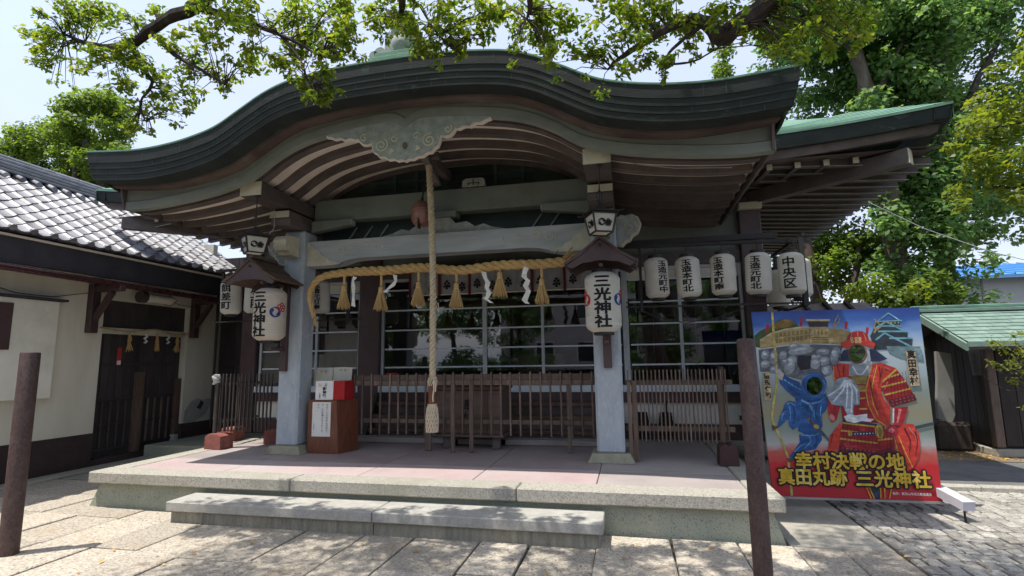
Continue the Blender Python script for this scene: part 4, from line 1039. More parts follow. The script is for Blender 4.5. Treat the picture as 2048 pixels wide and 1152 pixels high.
# crest curtain behind the rope
cur = thing('crest_curtain', 'pale curtain with black crests and red bands behind the straw rope', 'curtain', (-2.2, 8.2, 2.86))
xs = np.linspace(-3.55, -.15, 14)
for i in range(13):
    a, b = xs[i], xs[i+1]; m = MB(); pts = []
    n = 6
    for k in range(n+1): t = k/n; pts.append((a+(b-a)*t, 8.2+.012*math.sin(t*math.pi*2+i)))
    vs = [(x, y, 3.12) for x, y in pts]+[(x, y+.01, 2.72+.006*math.sin(i*1.7+k)) for k, (x, y) in enumerate(pts)]; vs += [(x, y+.004, z) for x, y, z in vs]; q = 2*(n+1)
    fs = [(k, k+1, n+2+k, n+1+k) for k in range(n)]; fs += [tuple(q+j for j in reversed(f)) for f in fs]
    m.add(vs, fs); part('curtain_panel', m, MT['cloth'], cur, True)
    if i % 2 == 0: m = MB(); m.box(a-.022, a+.022, 8.178, 8.184, 2.68, 3.12); part('red_band', m, MT['redcloth'], cur)
    for cz in ((2.83,) if i % 2 else (2.87,)):
        cx = (a+b)/2; fn = lambda p, q_: (p, 8.183, q_); m = MB()
        for (dx, dz) in ((0, .055), (-.03, .02), (.03, .02), (-.042, -.03), (.042, -.03), (0, -.02), (0, -.06)):
            disc(m, fn, cx+dx, cz+dz, .022, n=10)
        o = flatmesh('crest', m, MT['ink'], cur)
m = MB(); m.box(-3.6, -.1, 8.19, 8.23, 2.70, 2.718); part('curtain_rod', m, MT['sheet'], cur)
m = MB(); m.box(-3.6, -.1, 8.18, 8.26, 3.12, 3.16); part('curtain_rail', m, MT['wood'], cur)

# ------------------------------------------------------------------ fences
def slat_mesh(h, w, d, name='fence_slat', mat='fence'):
    m = MB(); m.box(-w/2, w/2, -d/2, d/2, 0, h, .003); return m.mesh(name, MT[mat])
fen = thing('picket_fence', 'brown wooden picket fence across the porch between the grey pillars', 'fence', (-2.2, 7.0, ZT))
for z0, z1 in ((1.275, 1.345), (1.347, 1.425)):
    m = MB(); m.box(-4.45, -.45, 7.035, 7.075, z0, z1, .004); part('rail', m, MT['fence'], fen)
m = MB(); m.box(-4.45, -.45, 7.035, 7.07, .755, .815, .004); part('rail', m, MT['fence'], fen)
me = slat_mesh(.84, .024, .022)
x = -4.43; k = 0
while x < -.46:
    link('slat', me, fen, Vector((x+rnd.uniform(-.006, .006), 7.02, .605+rnd.uniform(-.012, .012)))-wloc(fen), (0, rnd.uniform(-.012, .012), 0)); x += .136
for x, y, w, t in ((-2.36, 6.93, .055, .95), (-2.10, 6.935, .055, .95), (-.80, 7.09, .05, .98)):
    m = MB(); m.box(x-w/2, x+w/2, y-.02, y+.02, ZT, t+(.35 if x < -1 else .36), .004); part('leg', m, MT['fence'], fen)
m = MB(); m.box(-2.79, -2.70, 6.99, 7.03, ZT, .80, .004); part('leg', m, MT['fence'], fen)

fr_ = thing('picket_fence', 'thin barred wooden fence panel right of the right grey pillar', 'fence', (.55, 6.65, ZT))
m = MB(); m.box(-.06, 1.18, 6.665, 6.70, 1.285, 1.345, .004); part('rail', m, MT['fence'], fr_)
m = MB(); m.box(-.06, 1.18, 6.665, 6.70, .74, .80, .004); part('rail', m, MT['fence'], fr_)
me = slat_mesh(.845, .016, .016, 'fence_bar')
for k in range(25):
    x = -.02+.0468*k; link('bar', me, fr_, Vector((x, 6.65, .625))-wloc(fr_), (0, rnd.uniform(-.003, .003), 0))
for x, w in ((.045, .055), (1.03, .045)):
    m = MB(); m.box(x-w/2, x+w/2, 6.62, 6.662, ZT if x < .5 else .60, 1.34, .004); part('leg', m, MT['brownwood'], fr_)
m = MB(); m.box(-.035, .01, 6.58, 6.615, ZT, 1.33, .004); part('leg', m, MT['fence'], fr_)
m = MB(); m.prism([(.955, ZT), (1.165, ZT), (1.155, .60), (1.10, .635), (1.06, .61), (1.02, .635), (.965, .60)], .22, 'y', 6.47); part('weight_block', m, MT['brownblock'], fr_)
f3 = thing('picket_fence', 'short dark barred fence panel running back from the brown weight block', 'fence', (1.2, 7.2, ZT))
me = slat_mesh(.86, .018, .018, 'fence_bar')
for k in range(14): link('bar', me, f3, Vector((1.10+.012*k, 6.80+.10*k, .63))-wloc(f3))
for z in (.78, 1.31):
    m = MB(); m.bar((1.09, 6.75, z), (1.27, 8.15, z), .04, .05); part('rail', m, MT['fence'], f3)

fl = thing('iron_fence', 'dark barred iron fence panel standing in red blocks on the left of the porch', 'fence', (-5.6, 6.8, ZT))
me = slat_mesh(.84, .022, .022, 'iron_bar', 'iron')
for k in range(15): link('bar', me, fl, Vector((-5.975+.0525*k, 6.80+.015*k, .625))-wloc(fl), (0, rnd.uniform(-.006, .006), 0))
for z in (.80, 1.315):
    m = MB(); m.bar((-6.0, 6.825, z), (-5.18, 7.05, z), .03, .03); part('rail', m, MT['iron'], fl)
m = MB(); m.tube([(-5.985, 6.78, .6), (-5.985, 6.78, 1.40)], .028, 10); part('end_post', m, MT['iron'], fl, True)
for x, y in ((-6.06, 6.68), (-5.52, 7.25)):
    m = MB(); m.prism([(x, ZT), (x+.27, ZT), (x+.265, .575), (x+.20, .61), (x+.06, .61), (x+.005, .575)], .26, 'y', y); part('weight_block', m, MT['redblock'], fl)
f4 = thing('iron_fence', 'darker barred iron fence panel running back beside the plaster wall', 'fence', (-6.3, 7.6, 0))
for k in range(7): link('bar', me, f4, Vector((-6.16-.02*k, 7.05+.16*k, .55))-wloc(f4))
for z in (.72, 1.30):
    m = MB(); m.bar((-6.15, 7.0, z), (-6.30, 8.1, z), .03, .03); part('rail', m, MT['iron'], f4)
m = MB(); m.box(-6.42, -6.17, 7.40, 7.66, ZT, .60, .02); part('weight_block', m, MT['redblock'], f4)
f5 = thing('iron_fence', 'short iron fence panel between the left grey pillar and the red block', 'fence', (-5.0, 7.1, ZT))
for k in range(7): link('bar', me, f5, Vector((-5.16+.062*k, 7.12, .62))-wloc(f5))
for z in (.80, 1.315):
    m = MB(); m.bar((-5.2, 7.135, z), (-4.72, 7.135, z), .03, .03); part('rail', m, MT['iron'], f5)
bagm = MB(); bagm.lathe([(.01, 0), (.03, .01), (.045, .05), (.06, .09), (.05, .12), (.035, .14), (.01, .145)], 12, (-6.0, 6.765, 1.31))
bagm.v = [(x+.02*math.sin(z*60+y*30), y+.015*math.cos(x*55), z+.012*math.sin(x*70)) for x, y, z in bagm.v]
single('plastic_bag', bagm, MT['plastic'], 'crumpled white plastic bag tied over the left fence post', 'bag', (-6.0, 6.765, 1.30), True)
rb_ = MB()
for k in range(5): rb_.tube([(-4.83, 6.99, 1.42), (-4.85+.02*k-.03, 6.97, 1.36), (-4.87+.03*k-.04, 6.96, 1.27+.01*k)], .006, 4)
single('white_tie', rb_, MT['notice'], 'white string tied to the fence bars beside the left grey pillar', 'string', (-4.84, 6.98, 1.4))

# ------------------------------------------------------------------ fortune box on its wooden stand, notices, offering box
std = thing('wooden_stand', 'reddish brown wooden stand with a paper notice, beside the left pillar', 'stand', (-4.06, 6.75, ZT))
m = MB(); m.prism([(-4.352, ZT), (-3.88, ZT), (-3.925, 1.10), (-4.355, 1.10)], .03, 'y', 6.62); part('front_board', m, MT['standwood'], std)
m = MB(); m.add([(-3.879, 6.621, ZT), (-3.78, 6.98, ZT), (-3.80, 6.98, 1.10), (-3.924, 6.621, 1.10), (-4.352, 6.651, ZT), (-4.33, 6.98, ZT), (-4.34, 6.98, 1.10), (-4.355, 6.651, 1.10), (-3.90, 6.651, ZT), (-3.94, 6.651, 1.10)],
             [(0, 1, 2, 3), (4, 5, 6, 7), (1, 5, 6, 2), (7, 6, 2, 9)]); part('side_board', m, MT['standwood'], std)
m = MB(); m.box(-4.285, -4.005, 6.612, 6.618, .615, 1.075); nt_ = part('paper_notice', m, MT['notice'], std)
fy = lambda a, b: (a, 6.610, b)
m = MB()
for i, tx in enumerate(('おみくじの料金は百円で', 'す。賽銭箱にお入れくだ', 'さい。')): column(m, tx, fy, -4.06-.066*i, 1.055, .036, .034, .001, .012)
column(m, '三光神社', fy, -4.255, .80, .022, .022, .002, .01)
flatmesh('lettering', m, MT['grey_ink'], nt_)
bx = thing('fortune_box', 'white and red fortune slip box sitting on the wooden stand', 'box', (-4.03, 6.75, 1.103))
m = MB(); m.box(-4.262, -3.99, 6.63, 6.90, 1.103, 1.362, .004); part('box_front', m, MT['white'], bx)
m = MB(); m.box(-3.989, -3.82, 6.632, 6.90, 1.104, 1.360, .004); part('box_side', m, MT['redpaint'], bx)
fy2 = lambda a, b: (a, 6.627, b)
m = MB(); column(m, '一回', fy2, -4.10, 1.34, .04, .026, 0, .01); column(m, '御神籤', fy2, -4.12, 1.28, .06, .05, 0, .03); column(m, '三光神社', fy2, -4.19, 1.20, .025, .02, 0, .02); flatmesh('lettering', m, MT['ink'], bx)
m = MB(); m.box(-4.215, -4.165, 6.626, 6.629, 1.28, 1.325); part('seal_mark', m, MT['sheet'], bx)
for k, (x0, x1, zz) in enumerate(((-4.53, -4.225, 1.53), (-4.215, -3.92, 1.545))):
    m = MB(); n = 5; vs = []
    for i in range(n+1):
        t = i/n; x = x0+(x1-x0)*t; vs += [(x+.01, 6.99+.012*math.sin(t*3), zz-.01*abs(t-.4)), (x, 6.985, 1.315)]
    vs += [(x, y+.004, z) for x, y, z in vs]; q = 2*(n+1); fs = [(2*i, 2*i+1, 2*i+3, 2*i+2) for i in range(n)]; fs += [tuple(q+j for j in reversed(f)) for f in fs]
    m.add(vs, fs); o = single('paper_sheet', m, MT['sheet'], ('left' if k == 0 else 'right') + ' one of two aged paper sheets hung on the fence behind the fortune box', 'paper', ((x0+x1)/2, 6.99, 1.42), group='aged paper sheets on the fence')
    m = MB()
    for i, tx in enumerate('御守'): glyph_at(m, tx, lambda a, b: (a, 6.978, b), (x0+x1)/2+.05-.07*i, zz-.045, .04, .036, .005)
    flatmesh('lettering', m, MT['grey_ink'], o)
ob = thing('offering_box', 'old brown wooden offering box with carved characters behind the fence', 'offering box', (-2.26, 7.4, ZT))
m = MB(); m.box(-2.74, -1.76, 7.20, 7.75, .60, 1.20, .01); part('box_body', m, MT['boxwood'], ob)
m = MB(); m.box(-2.79, -1.71, 7.17, 7.78, 1.203, 1.26, .008); part('top_frame', m, MT['boxwood'], ob)
for k in range(7):
    m = MB(); m.bar((-2.72+.155*k, 7.19, 1.275), (-2.72+.155*k, 7.76, 1.275), .06, .025); part('grate_bar', m, MT['wood'], ob)
m = MB(); m.box(-2.78, -1.72, 7.18, 7.76, .555, .597, .006); part('bottom_rail', m, MT['boxwood'], ob)
for x in (-2.62, -1.90):
    for y in (7.25, 7.62): m = MB(); m.box(x, x+.11, y, y+.08, ZT, .553, .006); part('leg', m, MT['wood'], ob)
m = MB(); m.box(-2.0, -1.945, 7.188, 7.197, .62, 1.19); part('side_batten', m, MT['brownwood'], ob)
m = MB(); column(m, '奉納', lambda a, b: (a, 7.196, b), -2.23, 1.08, .13, .17, 0, .02); flatmesh('lettering', m, MT['ink'], ob)

# ------------------------------------------------------------------ posts in front
for x, y, h, lab, r in ((-5.308, 3.743, 1.736, 'rusty brown steel post at the left edge of the forecourt', .073), (.765, 3.742, 1.72, 'rusty brown steel post in front of the painted sign', .058)):
    t = thing('steel_post', lab, 'bollard', (x, y, -.03), 0, 'rusty steel posts in the forecourt')
    m = MB(); m.lathe([(r, 0), (r, h+.02), (r-.004, h+.03)], 28, (x, y, -.03), cap=False); part('pipe', m, MT['rust'], t, True)
    m = MB(); m.lathe([(r-.003, h-.005), (r-.02, h+.004), (.001, h+.006)], 28, (x, y, -.0), cap=False); part('cap', m, MT['rust'], t, True)

# ------------------------------------------------------------------ things inside the hall
tb_ = thing('low_table', 'low table with a pale cloth inside the hall behind the bell rope', 'table', (-2.4, 10.6, 1.0))
m = MB(); m.box(-3.1, -1.75, 10.3, 10.9, 1.58, 1.66, .01); part('table_cloth', m, MT['tablecloth'], tb_)
for x in (-3.0, -1.85):
    for y in (10.38, 10.82): m = MB(); m.box(x-.03, x+.03, y-.03, y+.03, 1.0, 1.578); part('leg', m, MT['wood'], tb_)
for x, lab in ((-1.75, 'fabric backed chair inside the hall, the left one of the pair by the mullion'), (-1.28, 'fabric backed chair inside the hall, the right one of the pair under the tassels')):
    t = thing('chair', lab, 'chair', (x, 9.6, 1.0), 0, 'chairs inside the hall')
    m = MB(); m.box(x-.19, x+.19, 9.30, 9.33, 1.48, 1.72, .03); part('backrest', m, MT['chair'], t)
    m = MB(); m.box(x-.2, x+.2, 9.34, 9.72, 1.38, 1.44, .02); part('seat', m, MT['chair'], t)
    for sx in (-.17, .17):
        for y in (9.36, 9.7): m = MB(); m.box(x+sx-.012, x+sx+.012, y-.012, y+.012, 1.0, 1.38); part('leg', m, MT['alu'], t)
for x, w, lab in ((.62, .34, 'red hanging banner with cords inside the right window, left of the pair'), (1.35, .42, 'dark red hanging banner inside the right window, right of the pair')):
    t = thing('hanging_banner', lab, 'banner', (x, 9.3, 2.2), 0, 'red hangings inside the hall')
    m = MB(); m.box(x-w/2, x+w/2, 9.3, 9.33, 1.25, 1.95 if w > .4 else 2.3, .005); part('banner_cloth', m, MT['redcloth'], t)
    for sx in (-1, 1): m = MB(); m.tube([(x+sx*w*.5, 9.28, 2.5), (x+sx*w*.56, 9.28, 1.7)], .008, 5); part('cord', m, MT['rope'], t)

# loose cables
def cable(name, label, pts, r=.006, mat='cable'):
    m = MB(); m.tube(pts, r, 5); single(name, m, MT[mat], label, 'cable', pts[0], True)
cable('cable', 'thin cable sagging along the glass front above the fence', [(.0, 7.1, 2.35), (.35, 7.15, 2.16), (.75, 7.2, 2.06), (1.15, 7.15, 2.12), (1.6, 7.1, 2.27)], .006)
cable('cable', 'pale cable under the ribs left of the box lantern', [(-.30, 5.85, 3.99), (.2, 5.85, 3.78), (.6, 5.86, 3.70), (1.2, 5.9, 3.665)], .006, 'cablepale')
cable('cable', 'pale cable running down past the left box lantern to its little roof', [(-4.72, 6.19, 3.78), (-4.67, 6.14, 3.45), (-4.75, 6.05, 3.26), (-4.52, 6.1, 2.93)], .006, 'cablepale')
# ------------------------------------------------------------------ plastered storehouse on the left
sth = thing('storehouse', 'cream plastered storehouse with grey tiled roof on the left', 'building', (-9.5, 6, 0))
WX = -8.5
def yz(pts, x0, d, name, mat, par=sth):                        # outline in (y, z) pushed along x
    m = MB(); m.prism(pts, d, 'x', x0); return part(name, m, MT[mat], par)
yz([(.5, .53), (7.03, .53), (7.03, 2.72), (8.76, 2.72), (8.76, .49), (9.62, .47), (9.62, 3.3), (.5, 3.3)], WX-.2, .2, 'wall', 'plaster')
m = MB(); m.box(WX-.22, WX+.012, .5, 7.03, -.02, .54, .004); part('base_course', m, MT['baseboard'], sth)
m = MB(); m.box(WX-.22, WX+.012, 8.76, 9.56, -.02, .485, .004); part('base_course', m, MT['baseboard'], sth)
m = MB(); m.box(WX-3.0, WX-.201, 9.5, 9.62, -.02, 4.2); part('end_wall', m, MT['plaster'], sth)
m = MB(); pts = [(8.80, .50), (9.05, .48), (9.35, .62), (9.5, .86), (9.42, .93), (9.25, .90), (9.12, .95), (8.95, .88), (8.82, .72)]
m.prism(pts, .006, 'x', WX+.0015); part('bare_patch', m, MT['plasterbare'], sth)
m = MB(); m.prism([(9.10, .76), (9.2, .72), (9.28, .84), (9.2, .90), (9.15, .82)], .003, 'x', WX+.009); part('bare_patch', m, MT['eave'], sth)
# boxed panel and dark shutter further left
m = MB(); m.box(WX+.002, WX+.12, 3.6, 6.24, 1.15, 2.58, .008); part('wall_panel', m, MT['panel'], sth)
m = MB(); m.box(WX+.002, WX+.17, 3.6, 6.33, 2.585, 2.62, .004); part('panel_drip', m, MT['eave'], sth)
m = MB(); m.box(WX+.122, WX+.14, 3.6, 5.62, 1.85, 2.50, .004); part('shutter', m, MT['maroon'], sth)
# doorway: lintel panel, white beam, two doors of boards with bars over the lower half
m = MB(); m.box(WX-.14, WX-.09, 7.03, 8.76, 2.26, 2.72); part('door_header', m, MT['darkboard'], sth)
m = MB(); m.box(WX-.13, WX-.04, 7.03, 8.76, 2.16, 2.255, .004); part('door_beam', m, MT['cream'], sth)
m = MB(); m.box(WX-.20, WX+.01, 7.03, 8.76, -.02, .11, .006); part('door_sill', m, MT['baseboard'], sth)
for y0, y1 in ((7.04, 7.88), (7.90, 8.75)):
    m = MB(); m.box(WX-.19, WX-.15, y0, y1, .112, 2.155); dr = part('door', m, MT['darkboard'], sth)
    n = 6
    for k in range(n):
        a = y0+(y1-y0)*k/n; m = MB(); m.box(WX-.148, WX-.128, a+.006, a+(y1-y0)/n-.006, 1.02, 2.15, .003); part('door_board', m, MT['darkboard'], dr)
    for k in range(n):
        a = y0+.06+(y1-y0-.12)*k/(n-1); m = MB(); m.box(WX-.135, WX-.105, a-.014, a+.014, .26, 1.02, .003); part('door_bar', m, MT['fence'] if y0 > 7.5 else MT['iron'], dr)
    for z in (.22, .62, 1.03, 1.62):
        m = MB(); m.box(WX-.127, WX-.112, y0+.02, y1-.02, z, z+.035, .002); part('door_rail', m, MT['darkboard'], dr)
m = MB(); m.box(WX-.14, WX-.06, 7.80, 7.96, .112, 1.5, .005); part('meeting_stile', m, MT['brownwood'], sth)
m = MB(); m.box(WX-.14, WX-.05, 8.66, 8.755, .30, 1.35, .005); part('jamb', m, MT['brownwood'], sth)
m = MB(); m.box(WX-.14, WX-.045, 8.655, 8.757, .0, .298, .005); part('jamb_shoe', m, MT['plastic'], sth)
m = MB(); m.box(WX-.11, WX-.104, 7.42, 7.50, 1.62, 1.92); ch = part('red_charm', m, MT['goldred'], sth)
m = MB(); m.box(WX-.103, WX-.101, 7.425, 7.495, 1.63, 1.70); part('charm_foot', m, MT['notice'], ch)
# little rope over the door
dsh = thing('door_rope', 'thin straw rope with tassels and paper zigzags over the storehouse door', 'sacred rope', (WX+.03, 7.9, 2.2))
m = MB(); twisted(m, [(WX+.02, 6.98, 2.24), (WX+.03, 7.5, 2.20), (WX+.03, 8.0, 2.26), (WX+.03, 8.4, 2.19), (WX+.02, 8.80, 2.22)], .014, 2, .07, 5, .6, 90); part('rope_body', m, MT['straw'], dsh, True)
for y in (7.50, 8.05, 8.50):
    m = MB()
    for k in range(22): m.tube([(WX+.03, y+rnd.uniform(-.008, .008), 2.2), (WX+.035+rnd.uniform(-.02, .02), y+rnd.uniform(-.03, .03), 2.06), (WX+.035+rnd.uniform(-.03, .03), y+rnd.uniform(-.07, .07), 1.88+rnd.uniform(-.04, .03))], .005, 4)
    part('straw_tassel', m, MT['tassel'], dsh)
for y in (7.80, 8.27):
    m = MB(); zz = [(0, 2.18), (.03, 2.13), (-.02, 2.09), (.035, 2.05), (-.015, 2.01)]
    vs = []
    for a, z in zz: vs += [(WX+.04, y+a-.02, z), (WX+.042, y+a+.03, z-.01)]
    m.add(vs, [(2*i, 2*i+1, 2*i+3, 2*i+2) for i in range(4)]); part('paper_streamer', m, MT['notice'], dsh)
# brackets, tie rail, gutter
for y in (6.80, 8.86):
    m = MB(); m.box(WX+.003, WX+.11, y-.07, y+.07, 2.14, 2.93, .006); bk = part('eave_bracket', m, MT['maroon'], sth)
    m = MB(); m.box(WX+.112, WX+.62, y-.05, y+.05, 2.80, 2.90, .006); part('bracket_arm', m, MT['maroon'], bk)
    m = MB(); m.bar((WX+.10, y, 2.36), (WX+.42, y, 2.80), .075, .075, (0, 1, 0)); part('bracket_brace', m, MT['maroon'], bk)
m = MB(); m.tube([(-7.93, 1.0, 2.965), (-7.93, 9.05, 2.875)], .048, 12); part('gutter_pipe', m, MT['gutter'], sth, True)
m = MB(); m.box(-8.05, -7.985, .5, 9.4, 2.99, 3.34, .004); part('fascia_board', m, MT['eave'], sth)
m = MB(); m.box(-8.30, -7.955, .5, 9.45, 3.342, 3.375, .004); part('eave_strip', m, MT['soffit'], sth)
m = MB(); m.box(-8.5, -8.06, .5, 9.4, 3.20, 3.24); part('eave_soffit', m, MT['eave'], sth)
m = MB(); m.box(-8.06, -7.9, 9.05, 9.5, 3.378, 3.40); part('eave_strip', m, MT['sheet'], sth)
# pantiles
RX0, RZ0, RX1, RZ1 = -7.90, 3.40, -10.02, 4.82
Ls = math.hypot(RX1-RX0, RZ1-RZ0); ca, sa = (RX1-RX0)/Ls, (RZ1-RZ0)/Ls
TW, TE = .262, .215
def tile_mesh(front):
    """one wavy clay pantile: hollow then roll, thick lower edge; local x runs up the slope, y along the eave"""
    n = 7; L_ = TE+.05; prof = []
    for k in range(n+1):
        t = k/n; h = -.030*math.sin(min(1, t/.68)*math.pi) if t < .68 else .030*math.sin((t-.68)/.32*math.pi)
        prof.append((t*TW, h))
    th = .022 if not front else .034
    vs = [(0, y, z+.020) for y, z in prof]+[(L_, y, z+.002) for y, z in prof]+[(0, y, z+.020-th) for y, z in prof]
    fs = [(k, n+1+k, n+2+k, k+1) for k in range(n)]+[(k, k+1, 2*n+3+k, 2*n+2+k) for k in range(n)]
    m = MB(); m.add(vs, fs)
    if front:
        c = (-.004, TW*.84, .018); r = .048
        m.add([(c[0], c[1]+r*math.cos(a), c[2]+r*math.sin(a)) for a in np.linspace(0, 2*math.pi, 10, endpoint=False)], [tuple(range(10))])
        q = len(m.v)-10; b0 = len(m.v); m.add([(.03, y, z) for x, y, z in m.v[q:]], []); m.f += [(q+i, b0+i, b0+(i+1) % 10, q+(i+1) % 10) for i in range(10)]; m.mi += [0]*10
    return m.mesh('roof_tile', MT['tile'], True)
tmain, tfront = tile_mesh(False), tile_mesh(True)
nrow = int(Ls/TE)
base = wloc(sth)
ang = math.atan2(sa, -ca)
for r_ in range(nrow):
    for c_ in range(20):
        y = 4.62+c_*TW
        if y > 9.6: continue
        s = r_*TE
        p = Vector((RX0+ca*s, y+rnd.uniform(-.004, .004), RZ0+sa*s+.03+rnd.uniform(-.003, .004)))-base
        o = link('roof_tile', tfront if r_ == 0 else tmain, sth, p)
        o.rotation_euler = Matrix(((ca, 0, -(-sa)*-1 if False else -sa*1), (0, -1, 0), (sa, 0, 0))).to_euler() if False else (0, -ang, math.pi)
        o.location = p+Vector((0, TW, 0))
m = MB(); m.add([(RX0+.0, .5, RZ0), (RX0, 9.72, RZ0), (RX1, 9.72, RZ1), (RX1, .5, RZ1), (-12.2, .5, RZ0), (-12.2, 9.72, RZ0)], [(0, 1, 2, 3), (3, 2, 5, 4), (0, 4, 5, 1)]); part('roof_bed', m, MT['eave'], sth)
m = MB()
for k in range(16): m.add([(RX0, .5+k*TW, RZ0+.03), (RX0, .5+k*TW+TW, RZ0+.03), (RX1, .5+k*TW+TW, RZ1+.03), (RX1, .5+k*TW, RZ1+.03)], [(0, 1, 2, 3)])
part('roof_bed', m, MT['tile'], sth)
for k in range(4):
    m = MB(); w = .17-.022*k; z = 4.80+.062*k; m.box(-10.02-w, -10.02+w, .5, 9.75, z, z+.052, .010); part('ridge_course', m, MT['tile'], sth)
for k in range(26):
    y = 4.3+.215*k
    m = MB(); n0 = 0; m.lathe([(.085, 0), (.088, .205)], 12); m.v = [(-10.02+x, y+z, 5.045+yy*.8) for x, yy, z in m.v]; part('ridge_tile', m, MT['tile'], sth, True)
for k in range(22):
    y = 4.5+.245*k; m = MB(); m.lathe([(.05, 0), (.05, .2)], 10); m.v = [(-9.90+z*.9, y+x, 4.78-z*.42+yy) for x, yy, z in m.v]; part('ridge_end_tile', m, MT['tile'], sth, True)
spk = thing('horn_speaker', 'grey tubular loudspeaker under the storehouse eave above the door', 'loudspeaker', (-8.28, 7.85, 2.79))
m = MB(); m.lathe([(.07, 0), (.10, .0), (.102, .12), (.082, .13), (.08, .60), (.06, .62)], 20); m.v = [(-8.28+x, 7.50+z, 2.80+y) for x, y, z in m.v]; part('speaker_body', m, MT['sheet'], spk, True)
m = MB(); m.lathe([(.001, 0), (.104, .0), (.104, .10)], 20); m.v = [(-8.28+x, 7.46+z, 2.80+y) for x, y, z in m.v]; part('speaker_cap', m, MT['iron'], spk, True)
m = MB(); m.tube([(-8.28, 8.05, 2.90), (-8.15, 8.13, 2.80), (-8.28, 8.10, 2.70), (-8.42, 8.08, 2.74)], .006, 5); part('speaker_bracket', m, MT['black'], spk)
cable('cable', 'thin cable drooping along the plaster wall under the gutter', [(WX+.02, 5.2, 2.78), (WX+.02, 5.7, 2.66), (WX+.02, 6.2, 2.66), (WX+.02, 6.72, 2.78)], .005)
cable('cable', 'cable running from the tubular loudspeaker to the right eave bracket', [(-8.4, 8.1, 2.85), (-8.4, 8.4, 2.76), (-8.4, 8.85, 2.74)], .006)
m = MB(); m.tube([(WX+.05, 9.45, 3.3), (WX+.05, 9.45, .3)], .025, 10); part('downpipe', m, MT['iron'], sth, True)

# dark gate and store at the end of the passage
bk = thing('passage_screen', 'dark timber screen closing the passage between storehouse and hall', 'screen', (-7.7, 9.7, 0))
for k in range(9):
    m = MB(); m.box(-8.52+.193*k, -8.330+.193*k, 9.625, 9.66, .02, 3.9, .004); part('screen_board', m, MT['darkboard'], bk)
for z in (.3, 1.6, 2.7): m = MB(); m.box(-8.45, -6.7, 9.585, 9.623, z, z+.1); part('screen_rail', m, MT['darkboard'], bk)
m = MB(); m.box(-8.42, -6.95, 7.9, 9.6, -.012, .22, .02); structure('passage_step', m, MT['mossy'])

# ------------------------------------------------------------------ shed on the right
shd = thing('shed', 'dark boarded shed with pale green shingle roof at the right edge', 'shed', (6.5, 10.4, 0))
SX = 5.48
for k in range(9):
    y = 9.74+.185*k; m = MB(); m.box(SX, SX+.03, y+.004, y+.181, .20, min(2.2, 1.70+(y-9.25)*.43), .004); part('wall_board', m, MT['shedwall'], shd)
for k in range(9):
    x = SX+.12+.22*k; m = MB(); m.box(x+.004, x+.216, 9.70, 9.73, .20, 1.86, .004); part('wall_board', m, MT['shedwall'], shd)
m = MB(); m.box(SX-.02, SX+.10, 9.68, 9.80, .18, 1.9, .006); part('corner_post', m, MT['fence'], shd)
m = MB(); m.box(SX-.05, SX+2.4, 9.64, 9.76, .04, .16, .015); m.box(SX-.05, SX+.06, 9.765, 11.4, .04, .16, .015); part('foundation_stone', m, MT['concrete'], shd)
m = MB(); m.box(SX+.04, SX+2.2, 9.78, 11.4, .1, 1.9); part('inner_wall', m, MT['darkboard'], shd)
EY, EZ, RY_, RZ_ = 9.25, 1.775, 10.55, 2.34
dl = Vector((0, RY_-EY, RZ_-EZ)); nl = Vector((0, -dl.z, dl.y)).normalized()
m = MB(); m.prism([(EY, EZ-.05), (RY_, RZ_-.05), (11.8, 1.85), (11.8, 1.78), (RY_, RZ_-.13), (EY, EZ-.10)], 2.9, 'x', 5.02); part('roof_deck', m, MT['wood'], shd)
m = MB(); m.prism([(EY, EZ-.12), (EY, EZ-.005), (RY_, RZ_-.0), (11.85, 1.86), (11.85, 1.76), (RY_, RZ_-.13)], .035, 'x', 4.985); part('verge_board', m, MT['shingle'], shd)
for r_ in range(9):
    a = r_/9; b = min(1.0, (r_+1.25)/9)
    for k in range(13):
        x = 5.02+.235*k-(.118 if r_ % 2 else 0); x0 = max(x, 5.02)
        p0 = Vector((0, EY, EZ))+dl*a+nl*.020; p1 = Vector((0, EY, EZ))+dl*b+nl*.006
        m = MB(); e = Vector((0, 0, 0))
        m.add([(x0+.003, p0.y, p0.z), (x+.232, p0.y, p0.z), (x+.232, p1.y, p1.z), (x0+.003, p1.y, p1.z), (x0+.003, p0.y+.004, p0.z-.016), (x+.232, p0.y+.004, p0.z-.016)], [(0, 1, 2, 3), (4, 5, 1, 0)])
        part('shingle', m, MT['shingle'], shd)
m = MB(); m.prism([(EY-.03, EZ-.06), (EY-.03, EZ+.01), (EY+.0, EZ+.012), (EY+.0, EZ-.06)], 2.9, 'x', 5.02); part('eave_trim', m, MT['shingle'], shd)
m = MB(); m.box(4.93, 8.0, RY_-.06, RY_+.06, RZ_+.06, RZ_+.115, .01); part('ridge_cap', m, MT['verdigris'], shd)
m = MB(); m.box(4.97, 8.0, RY_-.10, RY_+.10, RZ_+.0, RZ_+.055, .006); part('ridge_cap', m, MT['shingle'], shd)
pl_ = MB(); pl_.add([(SX-.01, 9.80, 1.70), (SX-.012, 10.12, 1.70), (SX-.025, 10.05, 1.26), (SX-.025, 9.82, 1.27)], [(0, 1, 2, 3)]); pl_.add([(SX-.004, y, z) for x, y, z in pl_.v], [(3, 2, 1, 0)])
pw = single('wall_notice', pl_, MT['board'], 'small pale board with faint writing hanging on the dark shed wall', 'notice board', (SX-.01, 9.95, 1.5))
m = MB(); column(m, '奉納板', lambda a, b: (SX-.03, 9.95-a, b), 0, 1.62, .09, .10, .005, .01); flatmesh('lettering', m, MT['grey_ink'], pw)
stl = thing('wooden_tablet', 'tall pale weathered tablet standing between the painted sign and the shed', 'tablet', (5.05, 10.25, .04))
